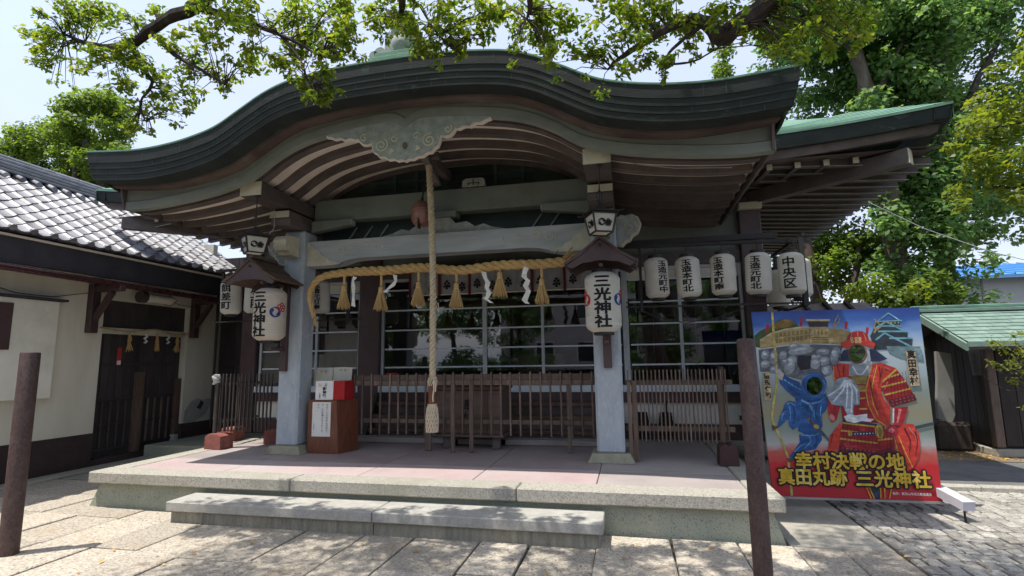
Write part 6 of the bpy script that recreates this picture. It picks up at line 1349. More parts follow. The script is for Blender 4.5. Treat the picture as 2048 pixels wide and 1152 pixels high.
# ------------------------------------------------------------------ painted photo board
exec_art = True
ART=[('hill','grn',[-65,1722,8,1776,106,1819,206,1889,280,1910,380,1873,421,1811,269,1781,109,1734,10,1675,-7,1586,-59,1598]),('hill','org',[105,1813,205,1878,279,1899,351,1885,388,1845,293,1814,198,1794]),('banner','ban',[82,1853,111,1846,99,1802,93,1752,64,1752,74,1803]),('banner','ban',[441,1916,469,1909,457,1865,450,1815,422,1816,432,1866]),('banner','ban',[891,1864,918,1857,906,1820,900,1776,872,1777,883,1820]),('banner','ban',[1091,1793,1118,1786,1107,1754,1101,1716,1074,1717,1083,1755]),('castle_wall','tan',[-1,1670,121,1745,270,1787,416,1805,533,1805,516,1620,255,1614,-8,1575]),('castle_wall','tan2',[708,1786,838,1778,938,1737,845,1602,697,1616]),('castle_wall','crm',[3,1663,123,1738,271,1779,416,1797,533,1800,534,1815,416,1813,269,1794,118,1753,-4,1676]),('castle_wall','tan3',[163,1747,194,1751,190,1701,159,1697]),('castle_wall','tan3',[157,1682,189,1686,187,1639,153,1635]),('castle_wall','tan3',[207,1751,238,1756,234,1706,203,1702]),('castle_wall','tan3',[201,1686,233,1690,231,1643,197,1640]),('castle_wall','tan3',[251,1756,282,1761,278,1710,246,1707]),('castle_wall','tan3',[245,1691,276,1695,275,1648,241,1644]),('castle_wall','tan3',[294,1760,326,1765,321,1715,290,1711]),('castle_wall','tan3',[289,1696,320,1699,318,1653,285,1649]),('castle_wall','tan3',[338,1765,369,1770,365,1720,334,1716]),('castle_wall','tan3',[333,1700,364,1704,362,1657,329,1654]),('castle_wall','tan3',[382,1769,413,1774,408,1724,377,1720]),('castle_wall','tan3',[376,1705,407,1709,405,1662,372,1658]),('castle_wall','tan3',[425,1774,456,1778,452,1729,421,1725]),('castle_wall','tan3',[419,1709,450,1713,448,1667,415,1663]),('castle_wall','tan3',[468,1778,500,1783,495,1733,464,1729]),('castle_wall','tan3',[463,1714,494,1718,492,1671,459,1667]),('castle_wall','tan3',[512,1783,543,1787,538,1738,507,1734]),('castle_wall','tan3',[506,1718,537,1722,535,1676,502,1672]),('gatehouse','tan',[538,1807,712,1803,704,1616,516,1620]),('gatehouse','roof',[506,1881,725,1874,712,1805,520,1810]),('gatehouse','crm',[497,1896,736,1888,734,1866,495,1873]),('gatehouse','tan3',[566,1773,582,1773,577,1723,561,1724]),('gatehouse','tan3',[602,1773,618,1772,614,1723,598,1723]),('gatehouse','tan3',[639,1772,655,1771,650,1722,634,1722]),('gatehouse','tan3',[675,1771,691,1770,686,1721,670,1721]),('gatehouse','brn',[528,1688,707,1684,707,1691,528,1695]),('gatehouse','brn',[526,1668,705,1664,705,1671,526,1675]),('gatehouse','brn',[524,1648,703,1645,704,1651,525,1655]),('gatehouse','brn',[522,1629,701,1625,702,1632,523,1635]),('stone_wall','stn0',[-25,1564,275,1603,561,1614,845,1597,780,1441,703,1312,639,1259,385,1229,226,1273,157,1296,-27,1325]),('stone','stn1',[86,1489,72,1468,52,1454,31,1450,13,1458,0,1475,-3,1499,2,1524,16,1546,36,1560,57,1563,76,1555,88,1538,92,1514]),('stone','stn3',[62,1515,52,1504,38,1502,23,1508,15,1520,16,1534,25,1544,40,1547,54,1541,62,1528]),('stone','stn2',[88,1401,81,1380,65,1363,44,1354,21,1354,0,1364,-13,1381,-16,1402,-9,1423,6,1440,28,1449,51,1449,71,1439,84,1422]),('stone','stn3',[58,1416,51,1405,37,1399,19,1399,5,1406,1,1417,7,1427,22,1434,39,1434,53,1427]),('stone','stn1',[179,1471,172,1437,156,1410,134,1395,112,1395,94,1410,82,1438,80,1473,88,1507,104,1535,125,1550,147,1550,166,1534,177,1506]),('stone','stn3',[152,1496,145,1478,130,1467,113,1468,101,1479,97,1497,104,1514,118,1525,135,1525,148,1514]),('stone','stn2',[270,1498,264,1476,250,1458,232,1449,213,1449,197,1459,186,1477,184,1499,190,1521,203,1538,221,1548,241,1548,257,1538,268,1520]),('stone','stn3',[245,1513,240,1502,227,1495,213,1495,202,1503,198,1514,203,1525,216,1532,231,1532,242,1525]),('stone','stn2',[549,1565,537,1543,501,1522,447,1506,387,1498,333,1500,295,1511,280,1529,293,1551,330,1572,383,1588,443,1596,498,1594,535,1583]),('stone','stn3',[470,1571,457,1559,420,1548,374,1542,337,1543,322,1551,336,1564,373,1575,419,1581,456,1579]),('stone','stn1',[409,1606,404,1590,388,1575,363,1564,335,1559,309,1562,290,1571,283,1585,288,1601,304,1616,329,1627,358,1632,384,1630,402,1620]),('stone','stn3',[372,1612,366,1603,349,1596,328,1592,310,1594,303,1601,309,1610,326,1617,347,1621,365,1619]),('stone','stn2',[514,1607,508,1597,493,1590,471,1586,448,1587,427,1591,413,1599,409,1609,415,1618,430,1626,452,1630,475,1629,496,1624,510,1616]),('stone','stn3',[483,1614,477,1609,462,1606,444,1607,430,1610,425,1615,431,1620,446,1623,464,1622,478,1619]),('stone','stn2',[346,1371,322,1328,292,1299,262,1288,238,1298,225,1327,225,1369,239,1415,263,1458,293,1487,324,1498,347,1488,361,1459,360,1417]),('stone','stn3',[316,1414,301,1393,280,1385,262,1393,253,1413,257,1438,273,1459,293,1467,312,1459,320,1439]),('stone','stn1',[269,1400,255,1385,237,1377,220,1378,205,1387,197,1403,197,1423,205,1442,219,1458,236,1465,254,1464,268,1455,276,1439,276,1419]),('stone','stn3',[250,1423,241,1417,229,1417,218,1424,212,1436,215,1447,223,1453,236,1453,247,1446,252,1434]),('stone','stn1',[708,1529,699,1512,678,1499,649,1492,616,1492,588,1500,569,1514,564,1531,573,1548,594,1562,624,1569,656,1568,684,1560,703,1546]),('stone','stn3',[666,1541,658,1533,637,1528,613,1528,593,1534,587,1543,595,1551,615,1556,640,1556,659,1550]),('stone','stn2',[571,1474,567,1462,557,1452,545,1447,531,1447,520,1453,512,1463,510,1475,514,1488,524,1497,536,1503,550,1502,561,1497,569,1487]),('stone','stn3',[553,1483,550,1477,541,1473,531,1473,523,1477,520,1484,524,1490,533,1494,543,1494,551,1490]),('stone','stn2',[600,1420,601,1392,591,1365,573,1345,550,1337,526,1341,506,1357,494,1381,493,1410,502,1437,520,1456,544,1465,568,1461,588,1445]),('stone','stn3',[570,1431,567,1415,555,1401,537,1395,520,1398,511,1410,514,1425,526,1439,544,1446,561,1443]),('stone','stn1',[695,1415,683,1391,663,1374,637,1368,613,1373,593,1389,582,1412,583,1438,595,1462,616,1479,641,1485,666,1480,686,1464,696,1441]),('stone','stn3',[663,1438,654,1426,637,1422,618,1425,604,1437,602,1451,611,1462,628,1467,647,1463,661,1452]),('stone','stn1',[804,1474,788,1433,766,1402,741,1387,719,1392,704,1415,699,1452,705,1495,721,1537,743,1568,768,1583,790,1578,805,1555,810,1518]),('stone','stn3',[777,1509,766,1488,749,1477,732,1481,722,1497,722,1520,733,1541,750,1552,767,1548,778,1532]),('stone','stn1',[155,1340,149,1321,137,1305,119,1297,101,1297,85,1306,75,1321,72,1340,78,1360,91,1375,108,1383,126,1383,142,1374,153,1359]),('stone','stn3',[131,1353,126,1343,114,1337,100,1337,89,1344,86,1354,91,1363,103,1369,117,1369,128,1363]),('stone','stn1',[703,1362,710,1333,706,1305,692,1282,671,1270,647,1270,624,1284,608,1307,601,1336,606,1364,620,1387,641,1399,665,1399,687,1385]),('stone','stn3',[676,1370,677,1354,667,1338,651,1329,635,1330,624,1340,623,1356,632,1372,648,1382,665,1381]),('stone','stn2',[616,1481,612,1473,604,1466,593,1463,582,1463,572,1467,565,1474,563,1482,567,1491,575,1497,585,1501,597,1501,607,1497,614,1490]),('stone','stn3',[600,1487,597,1483,590,1481,581,1481,574,1483,572,1488,575,1492,582,1495,591,1495,598,1492]),('cave','drk',[378,1493,512,1493,489,1347,386,1332,360,1403]),('castle_keep','kep',[1207,1860,1420,1854,1416,1730,1430,1644,1462,1552,1140,1542,1117,1694]),('castle_keep','kep',[1159,1736,1481,1729,1475,1673,1520,1653,1506,1576,1297,1580,1151,1661]),('castle_keep','tea',[1315,1944,1204,1860,1210,1849,1321,1933]),('castle_keep','tea',[1314,1933,1425,1843,1433,1854,1322,1944]),('castle_keep','tea',[1182,1843,1443,1847,1444,1860,1182,1856]),('castle_keep','tea',[1284,1855,1169,1782,1177,1766,1291,1839]),('castle_keep','tea',[1283,1839,1449,1730,1458,1746,1292,1855]),('castle_keep','tea',[1256,1730,1161,1657,1169,1642,1264,1716]),('castle_keep','tea',[1255,1715,1492,1564,1501,1580,1264,1731]),('castle_keep','tea',[1198,1733,1484,1726,1486,1744,1200,1751]),('castle_keep','tea',[1296,1657,1523,1652,1525,1670,1298,1675]),('castle_keep','tea',[1214,1791,1421,1785,1423,1804,1216,1809]),('castle_keep','gld',[1276,1833,1275,1831,1273,1828,1271,1827,1268,1826,1265,1826,1262,1827,1260,1829,1258,1831,1258,1834,1259,1836,1261,1838,1263,1840,1266,1841,1269,1841,1272,1840,1274,1838,1275,1836]),('castle_keep','gld',[1310,1832,1309,1830,1308,1827,1305,1826,1302,1825,1299,1825,1297,1826,1294,1828,1293,1830,1293,1833,1294,1835,1295,1838,1298,1839,1301,1840,1304,1840,1307,1839,1309,1837,1310,1835]),('castle_keep','gld',[1345,1831,1344,1829,1342,1826,1340,1825,1337,1824,1334,1824,1331,1825,1329,1827,1328,1829,1328,1832,1328,1834,1330,1837,1333,1838,1336,1839,1339,1839,1341,1838,1343,1836,1345,1834]),('castle_keep','gld',[1379,1830,1379,1828,1377,1825,1374,1824,1372,1823,1369,1823,1366,1824,1364,1826,1362,1828,1362,1831,1363,1833,1365,1836,1367,1837,1370,1838,1373,1838,1376,1837,1378,1835,1379,1833]),('castle_keep','gld',[1414,1829,1413,1827,1411,1825,1409,1823,1406,1822,1403,1822,1400,1823,1398,1825,1397,1827,1397,1830,1398,1832,1399,1835,1402,1836,1405,1837,1408,1837,1410,1836,1412,1834,1414,1832]),('mist','mst',[1259,1581,1581,1572,1600,1492,1600,1408,1379,1453,1280,1508]),('antler','hrn',[836,1719,791,1775,772,1823,797,1875,828,1930,822,1934,787,1881,756,1824,773,1761,816,1700]),('antler','hrn',[781,1803,828,1849,838,1898,831,1900,818,1857,770,1817]),('antler','hrn',[833,1716,843,1755,839,1778,832,1777,832,1756,820,1719]),('antler','hrn',[1169,1719,1182,1749,1235,1786,1214,1842,1177,1880,1172,1875,1204,1834,1221,1792,1170,1766,1148,1732]),('antler','hrn',[1183,1755,1172,1801,1199,1853,1193,1857,1161,1802,1168,1750]),('staff','stf',[138,1987,134,1671,135,1339,131,1232,80,1015,45,853,69,850,104,1011,155,1229,160,1341,159,1673,163,1988]),('staff','stf',[50,872,41,809,92,653,172,405,175,9,199,12,195,410,116,664,66,816,74,871]),('ninja','blu',[161,1230,212,1290,275,1246,368,1205,383,1142,451,1067,375,1003,289,1051,214,1127,170,1187]),('ninja','blu',[364,1164,453,1088,529,1045,627,1088,635,1014,627,950,594,886,551,852,352,851,319,928,308,1035]),('ninja','blu',[324,990,633,991,608,911,559,858,555,735,508,658,384,646,307,682,332,799,357,905]),('ninja','blu2',[175,910,202,979,245,1006,304,992,353,916,343,746,258,692,221,732,218,808,130,728,102,731,139,840]),('ninja','blu',[314,645,455,668,542,706,535,591,464,496,358,471,286,436,222,385,193,406,261,492,315,567]),('ninja','blu3',[224,960,256,979,299,950,302,956,260,991,218,978]),('ninja','blu3',[332,632,409,630,423,580,359,507,363,503,431,577,416,642,335,649]),('ninja','blu3',[361,1004,438,965,494,905,499,909,447,976,372,1023]),('ninja','blu3',[199,1234,286,1170,374,1118,377,1124,292,1180,208,1247]),('ninja','blu3',[170,875,147,820,152,791,159,793,158,817,185,869]),('ninja','blu3',[431,1263,512,1292,579,1273,582,1279,513,1304,428,1280]),('ninja','blu4',[218,1280,201,1230,215,1174,222,1177,208,1230,225,1278]),('ninja','blu4',[252,1262,236,1205,249,1150,256,1153,243,1206,258,1260]),('ninja','blu4',[285,1244,270,1181,284,1126,291,1129,277,1182,292,1243]),('ninja','blu4',[318,1226,305,1157,318,1102,325,1105,312,1158,325,1225]),('ninja','blu4',[351,1209,339,1133,353,1079,359,1081,346,1134,358,1208]),('ninja_hood','blu2',[638,1173,630,1135,611,1100,585,1070,553,1049,517,1038,481,1038,447,1049,418,1070,396,1100,384,1136,383,1175,391,1214,410,1249,436,1279,469,1300,505,1311,542,1310,576,1299,604,1277,625,1248,637,1212]),('hand','skn',[127,1338,177,1353,216,1293,194,1224,162,1241,144,1290]),('foot','brn',[45,743,102,731,124,722,50,679]),('foot','brn',[168,402,222,385,271,378,179,350]),('short_sword','slt',[496,700,669,486,688,504,520,722]),('short_sword','brn',[398,810,472,732,491,752,417,831]),('short_sword','gld',[517,716,511,711,504,708,495,708,485,711,477,716,470,723,466,732,466,740,468,747,474,752,481,755,490,755,500,752,508,747,515,740,518,731,519,723]),('coat','red',[736,781,732,635,684,490,580,472,615,634,665,697]),('armour','crm2',[867,1268,1062,1266,1015,1097,1034,909,1096,775,760,772,754,1013,765,1226]),('armour','gbr',[877,1266,1042,1266,1026,1182,892,1177]),('armour','gbr',[935,1166,1022,1166,1010,1119,940,1117]),('armour','gld',[938,1101,1011,1103,1012,1117,939,1116]),('armour','gld',[931,1017,999,1027,999,1042,930,1031]),('armour','gld',[929,912,1006,912,1007,927,930,926]),('skirt','nvy',[758,807,1076,763,1149,733,1147,718,1073,737,756,779]),('skirt','crm2',[756,781,1074,743,1147,723,1230,622,1232,470,1192,439,1059,426,685,449,716,645]),('skirt','gld',[753,764,1057,727,1061,745,757,781]),('skirt','gld',[729,683,898,668,902,685,732,701]),('skirt','gld',[711,599,1065,558,1068,575,715,617]),('skirt','gld',[1077,590,1211,608,1211,625,1078,608]),('skirt','mar',[697,529,1066,489,1216,535,1223,470,1060,438,686,457]),('skirt','stud',[721,519,742,518,740,503,719,505]),('skirt','stud',[717,484,738,483,737,468,716,470]),('skirt','stud',[763,515,784,513,782,499,761,500]),('skirt','stud',[759,480,780,478,779,464,758,466]),('skirt','stud',[804,511,825,509,824,494,803,496]),('skirt','stud',[801,476,822,474,821,460,800,461]),('skirt','stud',[846,506,867,504,866,490,845,492]),('skirt','stud',[843,471,864,470,862,455,841,457]),('skirt','stud',[888,502,909,500,907,486,886,487]),('skirt','stud',[884,467,905,465,904,451,883,453]),('skirt','stud',[929,497,950,496,949,482,928,483]),('skirt','stud',[926,463,947,461,945,447,924,448]),('skirt','stud',[971,493,991,491,990,477,969,479]),('skirt','stud',[967,458,988,457,986,443,966,444]),('skirt','stud',[1012,489,1033,487,1031,473,1010,475]),('skirt','stud',[1008,454,1029,453,1027,438,1007,440]),('coat','red',[1094,1388,1183,1408,1329,1346,1196,1223,1156,1118,1179,1014,1229,949,1206,745,1156,732,1067,814,1013,961,1008,1097,1043,1224]),('coat','gor',[1096,1384,1057,1268,1007,1113,1016,960,1068,813,1165,738,1171,747,1076,819,1025,963,1017,1113,1066,1265,1105,1381]),('coat','gor',[1145,1384,1105,1267,1058,1098,1065,960,1100,855,1109,860,1075,963,1068,1097,1114,1265,1154,1381]),('coat','red2',[1322,776,1424,766,1464,676,1468,565,1436,434,1374,331,1320,341,1271,481,1234,612,1273,714]),('coat','red',[1232,617,1275,641,1324,462,1373,325,1312,289,1255,420]),('coat','gor',[1230,610,1252,428,1306,294,1314,299,1260,432,1238,613]),('coat','gor',[1270,639,1320,460,1365,329,1373,333,1328,464,1279,642]),('coat','red',[715,1375,778,1408,882,1396,861,1252,750,1226,715,1215]),('coat','gor',[718,1371,712,1226,720,1226,726,1371]),('sleeve','crm2',[1330,1338,1407,1201,1485,1012,1244,939,1185,1055,1163,1155,1202,1233]),('sleeve','gld',[1244,1240,1357,1276,1354,1293,1241,1258]),('sleeve','gld',[1167,1139,1404,1200,1403,1218,1165,1156]),('sleeve','gld',[1187,1057,1443,1124,1441,1141,1185,1074]),('sleeve','gld',[1184,1195,1342,1333,1333,1347,1175,1209]),('sleeve','mar',[1221,1012,1468,1074,1485,1012,1243,941]),('sleeve','stud',[1265,1001,1261,995,1252,992,1244,995,1241,1001,1245,1008,1254,1011,1262,1008]),('sleeve','stud',[1269,968,1265,961,1256,959,1248,961,1245,968,1249,975,1258,977,1266,975]),('sleeve','stud',[1304,1012,1300,1005,1291,1002,1283,1005,1280,1012,1284,1018,1293,1021,1301,1018]),('sleeve','stud',[1308,978,1304,972,1295,969,1286,972,1284,978,1288,985,1297,988,1305,985]),('sleeve','stud',[1343,1022,1339,1015,1330,1013,1321,1015,1319,1022,1323,1029,1332,1031,1340,1029]),('sleeve','stud',[1347,989,1343,982,1334,980,1325,982,1322,989,1327,995,1336,998,1344,995]),('sleeve','stud',[1382,1032,1377,1026,1369,1023,1360,1026,1357,1032,1362,1039,1371,1042,1379,1039]),('sleeve','stud',[1386,999,1381,993,1372,990,1364,993,1361,999,1365,1006,1374,1009,1383,1006]),('sleeve','stud',[1420,1043,1416,1036,1407,1033,1399,1036,1396,1043,1400,1049,1409,1052,1418,1049]),('sleeve','stud',[1424,1010,1420,1003,1411,1000,1403,1003,1400,1010,1404,1016,1413,1019,1421,1016]),('sleeve','stud',[1459,1053,1455,1046,1446,1044,1437,1046,1435,1053,1439,1060,1448,1062,1456,1060]),('sleeve','stud',[1463,1020,1458,1013,1449,1011,1441,1013,1438,1020,1443,1027,1452,1029,1460,1027]),('arm','red3',[1245,931,1397,944,1349,808,1305,746,1233,754]),('arm','pnk',[1306,924,1268,778,1283,775,1333,917]),('arm','wht',[1249,926,1230,776,1245,776,1264,926]),('arm','red3',[634,1013,690,960,748,950,697,803,647,771,625,876]),('arm','pnk',[679,836,681,822,680,809,676,798,669,790,661,787,653,789,645,795,638,806,633,818,631,833,632,846,636,857,642,865,650,868,659,866,667,859,674,849]),('glove','red3',[1275,691,1270,672,1258,655,1241,642,1221,635,1201,634,1183,641,1169,653,1160,671,1159,690,1165,710,1177,727,1194,740,1213,747,1234,747,1252,741,1266,728,1274,711]),('glove','pnk',[1241,698,1238,690,1232,682,1224,677,1215,674,1205,674,1196,676,1189,682,1185,689,1184,698,1187,706,1193,713,1201,719,1210,722,1220,722,1229,719,1236,714,1240,707]),('glove','mar',[1196,747,1298,733,1301,747,1200,761]),('long_sword','slt',[1439,711,1619,757,1616,790,1436,745]),('long_sword','nvy',[830,639,1084,654,1087,691,832,676]),('long_sword','wht',[866,658,862,650,855,649,853,657,857,666,864,666]),('long_sword','wht',[895,659,891,651,884,651,882,659,886,667,893,667]),('long_sword','wht',[924,661,920,653,913,653,911,661,915,669,922,669]),('long_sword','wht',[953,663,949,655,942,655,940,663,944,671,951,671]),('long_sword','wht',[982,664,978,656,971,656,969,664,973,672,979,672]),('long_sword','wht',[1011,666,1006,658,1000,658,997,666,1001,674,1008,674]),('long_sword','wht',[1039,668,1035,660,1029,660,1026,668,1030,676,1037,676]),('long_sword','wht',[1068,670,1064,662,1057,661,1055,669,1059,677,1065,678]),('long_sword','gld',[1140,696,1139,672,1134,649,1124,631,1112,619,1097,616,1083,621,1070,634,1061,653,1056,676,1057,701,1062,724,1072,742,1085,754,1099,757,1114,752,1126,739,1135,720]),('long_sword','gbr',[1125,692,1125,675,1122,660,1116,648,1109,640,1100,638,1091,642,1084,651,1078,664,1075,680,1075,697,1078,713,1084,725,1091,733,1100,735,1109,731,1116,722,1122,708]),('long_sword','gld',[836,659,834,651,829,643,823,638,816,635,808,635,802,637,797,643,794,650,793,659,795,667,800,675,806,680,813,683,821,684,827,681,832,675,835,668]),('collar','gry',[891,1407,939,1395,986,1379,1047,1405,1093,1431,1073,1287,974,1265,888,1284]),('collar','wht',[901,1370,943,1283,999,1277,1068,1368,1058,1377,992,1289,952,1294,914,1378]),('plume','plm',[733,1221,777,1247,837,1255,902,1225,943,1150,950,1077,934,961,877,961,863,851,811,845,777,950,666,966,619,1066,658,1141,715,1141]),('plume','plm2',[815,1232,761,1147,637,1061,643,1050,772,1134,832,1219]),('plume','plm2',[824,1229,787,1124,679,996,688,988,801,1115,844,1222]),('plume','plm2',[833,1225,823,1098,799,930,810,929,839,1098,854,1225]),('plume','plm2',[843,1221,873,1118,842,877,854,877,890,1120,864,1230]),('plume','plm2',[854,1219,912,1116,911,981,922,982,929,1122,873,1232]),('sash','wht',[771,840,837,866,884,851,1001,869,996,821,1062,816,1021,783,945,794,866,773,791,791]),('helmet','nvy',[772,1452,841,1548,898,1558,895,1426,794,1427]),('helmet','nvy',[1092,1554,1140,1553,1256,1445,1174,1418,1093,1423]),('helmet','red3',[880,1640,899,1705,949,1744,1000,1753,1048,1745,1090,1711,1102,1635]),('helmet','gor',[918,1649,941,1730,935,1732,912,1650]),('helmet','gor',[995,1675,1002,1751,996,1751,989,1675]),('helmet','gor',[1075,1647,1054,1735,1049,1733,1069,1645]),('helmet','red',[811,1622,876,1651,1111,1646,1157,1607,1133,1558,1066,1585,1009,1604,939,1595,878,1558,839,1574]),('coin','gor2',[949,1670,946,1662,939,1656,931,1654,924,1656,919,1662,917,1670,920,1678,927,1684,935,1686,942,1684,947,1678]),('coin','mar',[938,1670,935,1665,930,1665,928,1670,931,1675,936,1675]),('coin','gor2',[990,1669,987,1661,981,1655,973,1653,965,1655,960,1661,959,1669,962,1678,968,1683,976,1685,984,1683,989,1677]),('coin','mar',[979,1669,976,1664,971,1664,969,1669,972,1674,977,1674]),('coin','gor2',[1026,1668,1023,1660,1017,1654,1009,1652,1001,1654,996,1660,995,1669,998,1677,1004,1683,1012,1685,1020,1682,1025,1676]),('coin','mar',[1015,1668,1013,1664,1008,1664,1006,1668,1009,1673,1014,1673]),('coin','gor2',[949,1637,947,1629,940,1623,932,1621,924,1623,919,1629,918,1638,921,1646,927,1652,935,1654,943,1651,948,1645]),('coin','mar',[939,1637,936,1633,931,1633,929,1637,932,1642,937,1642]),('coin','gor2',[987,1636,984,1628,977,1622,969,1620,962,1623,957,1629,955,1637,958,1645,965,1651,973,1653,980,1650,985,1644]),('coin','mar',[976,1636,973,1632,968,1632,966,1637,969,1641,974,1641]),('coin','gor2',[1023,1635,1020,1627,1014,1622,1006,1620,998,1622,993,1628,992,1636,995,1644,1001,1650,1009,1652,1017,1650,1022,1644]),('coin','mar',[1012,1636,1009,1631,1004,1631,1002,1636,1005,1641,1010,1640]),('helmet','brn',[1067,1503,1061,1475,1049,1450,1031,1428,1010,1411,986,1401,961,1397,937,1401,916,1412,898,1430,885,1452,878,1478,877,1506,883,1534,895,1560,913,1582,934,1599,958,1609,983,1612,1008,1608,1029,1597,1047,1580,1060,1557,1067,1531]),('ninja_fold','blu4',[395,943,449,872,430,747,435,746,459,875,406,953]),('ninja_fold','blu4',[515,971,487,863,522,778,527,780,498,864,530,968]),('ninja_fold','blu4',[273,946,287,851,261,756,266,755,297,851,287,949]),('ninja_fold','blu4',[466,649,492,591,449,518,453,516,502,590,481,657]),('ninja_fold','blu4',[329,542,369,584,405,566,408,570,368,593,321,550]),('ninja_fold','blu4',[425,993,496,997,588,1032,587,1037,495,1009,426,1012]),('ninja_fold','blu4',[397,941,477,912,558,926,558,931,479,923,404,957]),('ninja_fold','blu4',[242,1147,310,1095,368,1054,372,1058,316,1104,252,1160]),('ninja_fold','blu4',[399,1227,412,1119,450,1076,454,1079,420,1122,411,1230]),('ninja_fold','blu3',[436,944,481,883,475,800,479,800,489,886,446,952]),('ninja_fold','blu3',[554,949,540,885,544,800,548,801,548,885,566,947]),('ninja_fold','blu3',[232,946,243,862,230,798,234,797,252,862,247,949]),('ninja_fold','blu3',[392,624,473,638,515,662,513,666,472,646,392,637]),('ninja_fold','blu3',[464,965,545,988,609,1033,607,1037,543,996,462,977]),('ninja_fold','blu3',[399,1235,452,1279,522,1288,522,1293,450,1286,394,1244]),('ninja_fold','blu3',[601,1225,617,1173,607,1099,611,1099,624,1174,611,1229]),('ninja_fold','blu3',[154,846,196,890,225,892,225,896,193,897,146,855]),('ninja_fold','blu3',[252,456,326,532,365,545,365,549,322,539,243,466]),('coat_fold','mar',[1163,1360,1164,1266,1133,1139,1136,1139,1170,1265,1173,1361]),('coat_fold','mar',[1192,1351,1162,1223,1164,1223,1199,1349]),('coat_fold','mar',[1059,1202,1065,1054,1116,888,1119,889,1072,1057,1070,1204]),('coat_fold','mar',[755,1374,770,1311,775,1247,778,1247,776,1312,765,1378]),('coat_fold','mar',[825,1387,809,1311,816,1257,819,1258,816,1311,835,1385]),('coat_fold','mar',[1328,721,1373,603,1349,452,1352,452,1382,604,1342,728]),('coat_fold','mar',[1426,684,1433,564,1404,443,1406,443,1441,564,1439,687]),('coat_fold','mar',[1267,570,1309,421,1312,422,1276,573]),('coat_fold','mar',[637,655,621,561,624,561,646,654]),('coat_fold','pnk',[1368,731,1424,643,1432,574,1435,575,1432,647,1379,740]),('coat_fold','pnk',[1213,1354,1269,1326,1271,1329,1219,1366]),('coat_fold','pnk',[1115,1352,1089,1266,1092,1266,1122,1350]),('coat_fold','pnk',[1224,1203,1189,1119,1191,1117,1231,1200]),('lacing','mar',[762,765,730,537,734,537,766,765]),('lacing','mar',[797,762,765,534,769,534,801,761]),('lacing','mar',[831,758,801,531,805,531,835,758]),('lacing','mar',[865,754,836,528,840,528,869,754]),('lacing','mar',[900,750,871,525,875,525,904,750]),('lacing','mar',[934,746,906,522,910,522,938,746]),('lacing','mar',[968,743,941,519,945,519,972,742]),('lacing','mar',[1002,739,976,516,980,516,1006,739]),('lacing','mar',[1036,735,1011,513,1015,513,1040,735]),('lacing','mar',[1070,731,1045,510,1049,510,1074,731]),('lacing','mar',[1103,727,1080,507,1084,507,1107,727]),('lacing','mar',[1137,724,1115,504,1118,505,1141,724]),('lacing','mar',[1171,720,1149,502,1153,502,1174,720]),('lacing','mar',[1204,716,1183,499,1187,499,1208,716]),('lacing','mar',[1261,1264,1248,1014,1252,1014,1265,1265]),('lacing','mar',[1291,1275,1280,1023,1284,1023,1294,1275]),('lacing','mar',[1320,1285,1312,1032,1316,1033,1324,1285]),('lacing','mar',[1350,1295,1344,1041,1348,1042,1354,1296]),('lacing','mar',[1379,1305,1376,1051,1380,1051,1383,1306]),('lacing','mar',[1409,1316,1408,1060,1412,1061,1413,1316]),('lacing','mar',[1438,1326,1440,1069,1444,1070,1442,1326]),('stone_shade','stn0',[78,1524,75,1485,48,1457,18,1460,17,1456,50,1450,83,1481,91,1523]),('stone_shade','stn0',[75,1416,72,1384,42,1360,7,1363,6,1358,43,1353,80,1379,87,1415]),('stone_shade','stn0',[168,1496,162,1442,132,1402,100,1407,99,1403,135,1396,171,1438,180,1495]),('stone_shade','stn0',[259,1513,256,1480,231,1455,202,1458,201,1453,233,1448,264,1475,271,1512]),('stone_shade','stn0',[340,1425,332,1350,295,1295,256,1302,255,1298,298,1289,341,1347,352,1425]),('stone_shade','stn0',[693,1542,689,1517,647,1497,597,1499,597,1495,647,1490,695,1510,704,1540]),('stone_shade','stn0',[589,1420,584,1376,551,1344,515,1348,514,1344,553,1337,592,1372,601,1419]),('stone_shade','stn0',[684,1444,680,1405,645,1376,606,1379,605,1375,647,1369,687,1400,696,1443]),('stone_shade','stn0',[795,1514,788,1446,755,1396,721,1403,720,1398,757,1390,796,1443,807,1513]),('stone_shade','stn0',[524,1560,519,1531,438,1508,345,1511,344,1507,438,1501,523,1522,536,1557]),('legs','nvy',[945,146,1066,143,1024,7,982,5]),('legs','gor',[905,128,944,4,955,9,916,133]),('legs','gor',[930,138,972,2,982,7,940,143]),('legs','gor',[1039,114,1033,10,1044,10,1050,115]),('legs','gor',[1076,115,1070,8,1081,9,1088,116]),('legs','gor',[1142,119,1112,11,1122,9,1153,117]),('name_plate','tan4',[-1,1319,66,1319,68,1013,-4,1013]),('name_plate','tan4',[1436,1527,1526,1530,1530,1164,1440,1157])]
HOLES=[[1055,1506,1050,1486,1042,1466,1031,1448,1016,1433,1000,1422,982,1415,963,1413,945,1416,928,1423,914,1435,902,1450,894,1468,890,1488,890,1509,895,1530,903,1550,914,1568,929,1583,946,1594,964,1601,982,1603,1000,1600,1017,1593,1031,1581,1043,1566,1051,1548,1055,1528],[597,1161,593,1139,585,1118,573,1099,559,1084,542,1072,524,1065,506,1063,488,1065,471,1072,457,1084,445,1100,437,1118,433,1139,433,1161,437,1183,445,1204,456,1223,471,1239,487,1251,505,1258,524,1260,542,1257,559,1250,573,1238,585,1222,593,1204,597,1183]]
sg = thing('painted_sign', 'colourful photo cutout board painted with a red armoured warrior and a blue ninja', 'sign', (1.458, 6.366, 0))
SB = Vector((1.4579, 6.3662, .12)); SU = Vector((.99986, .01687, 0)); SV = Vector((-.00029, .01745, .99985)); SN = SU.cross(SV)   # SN points away from the viewer's side? fixed below
if SN.y > 0: SN = -SN
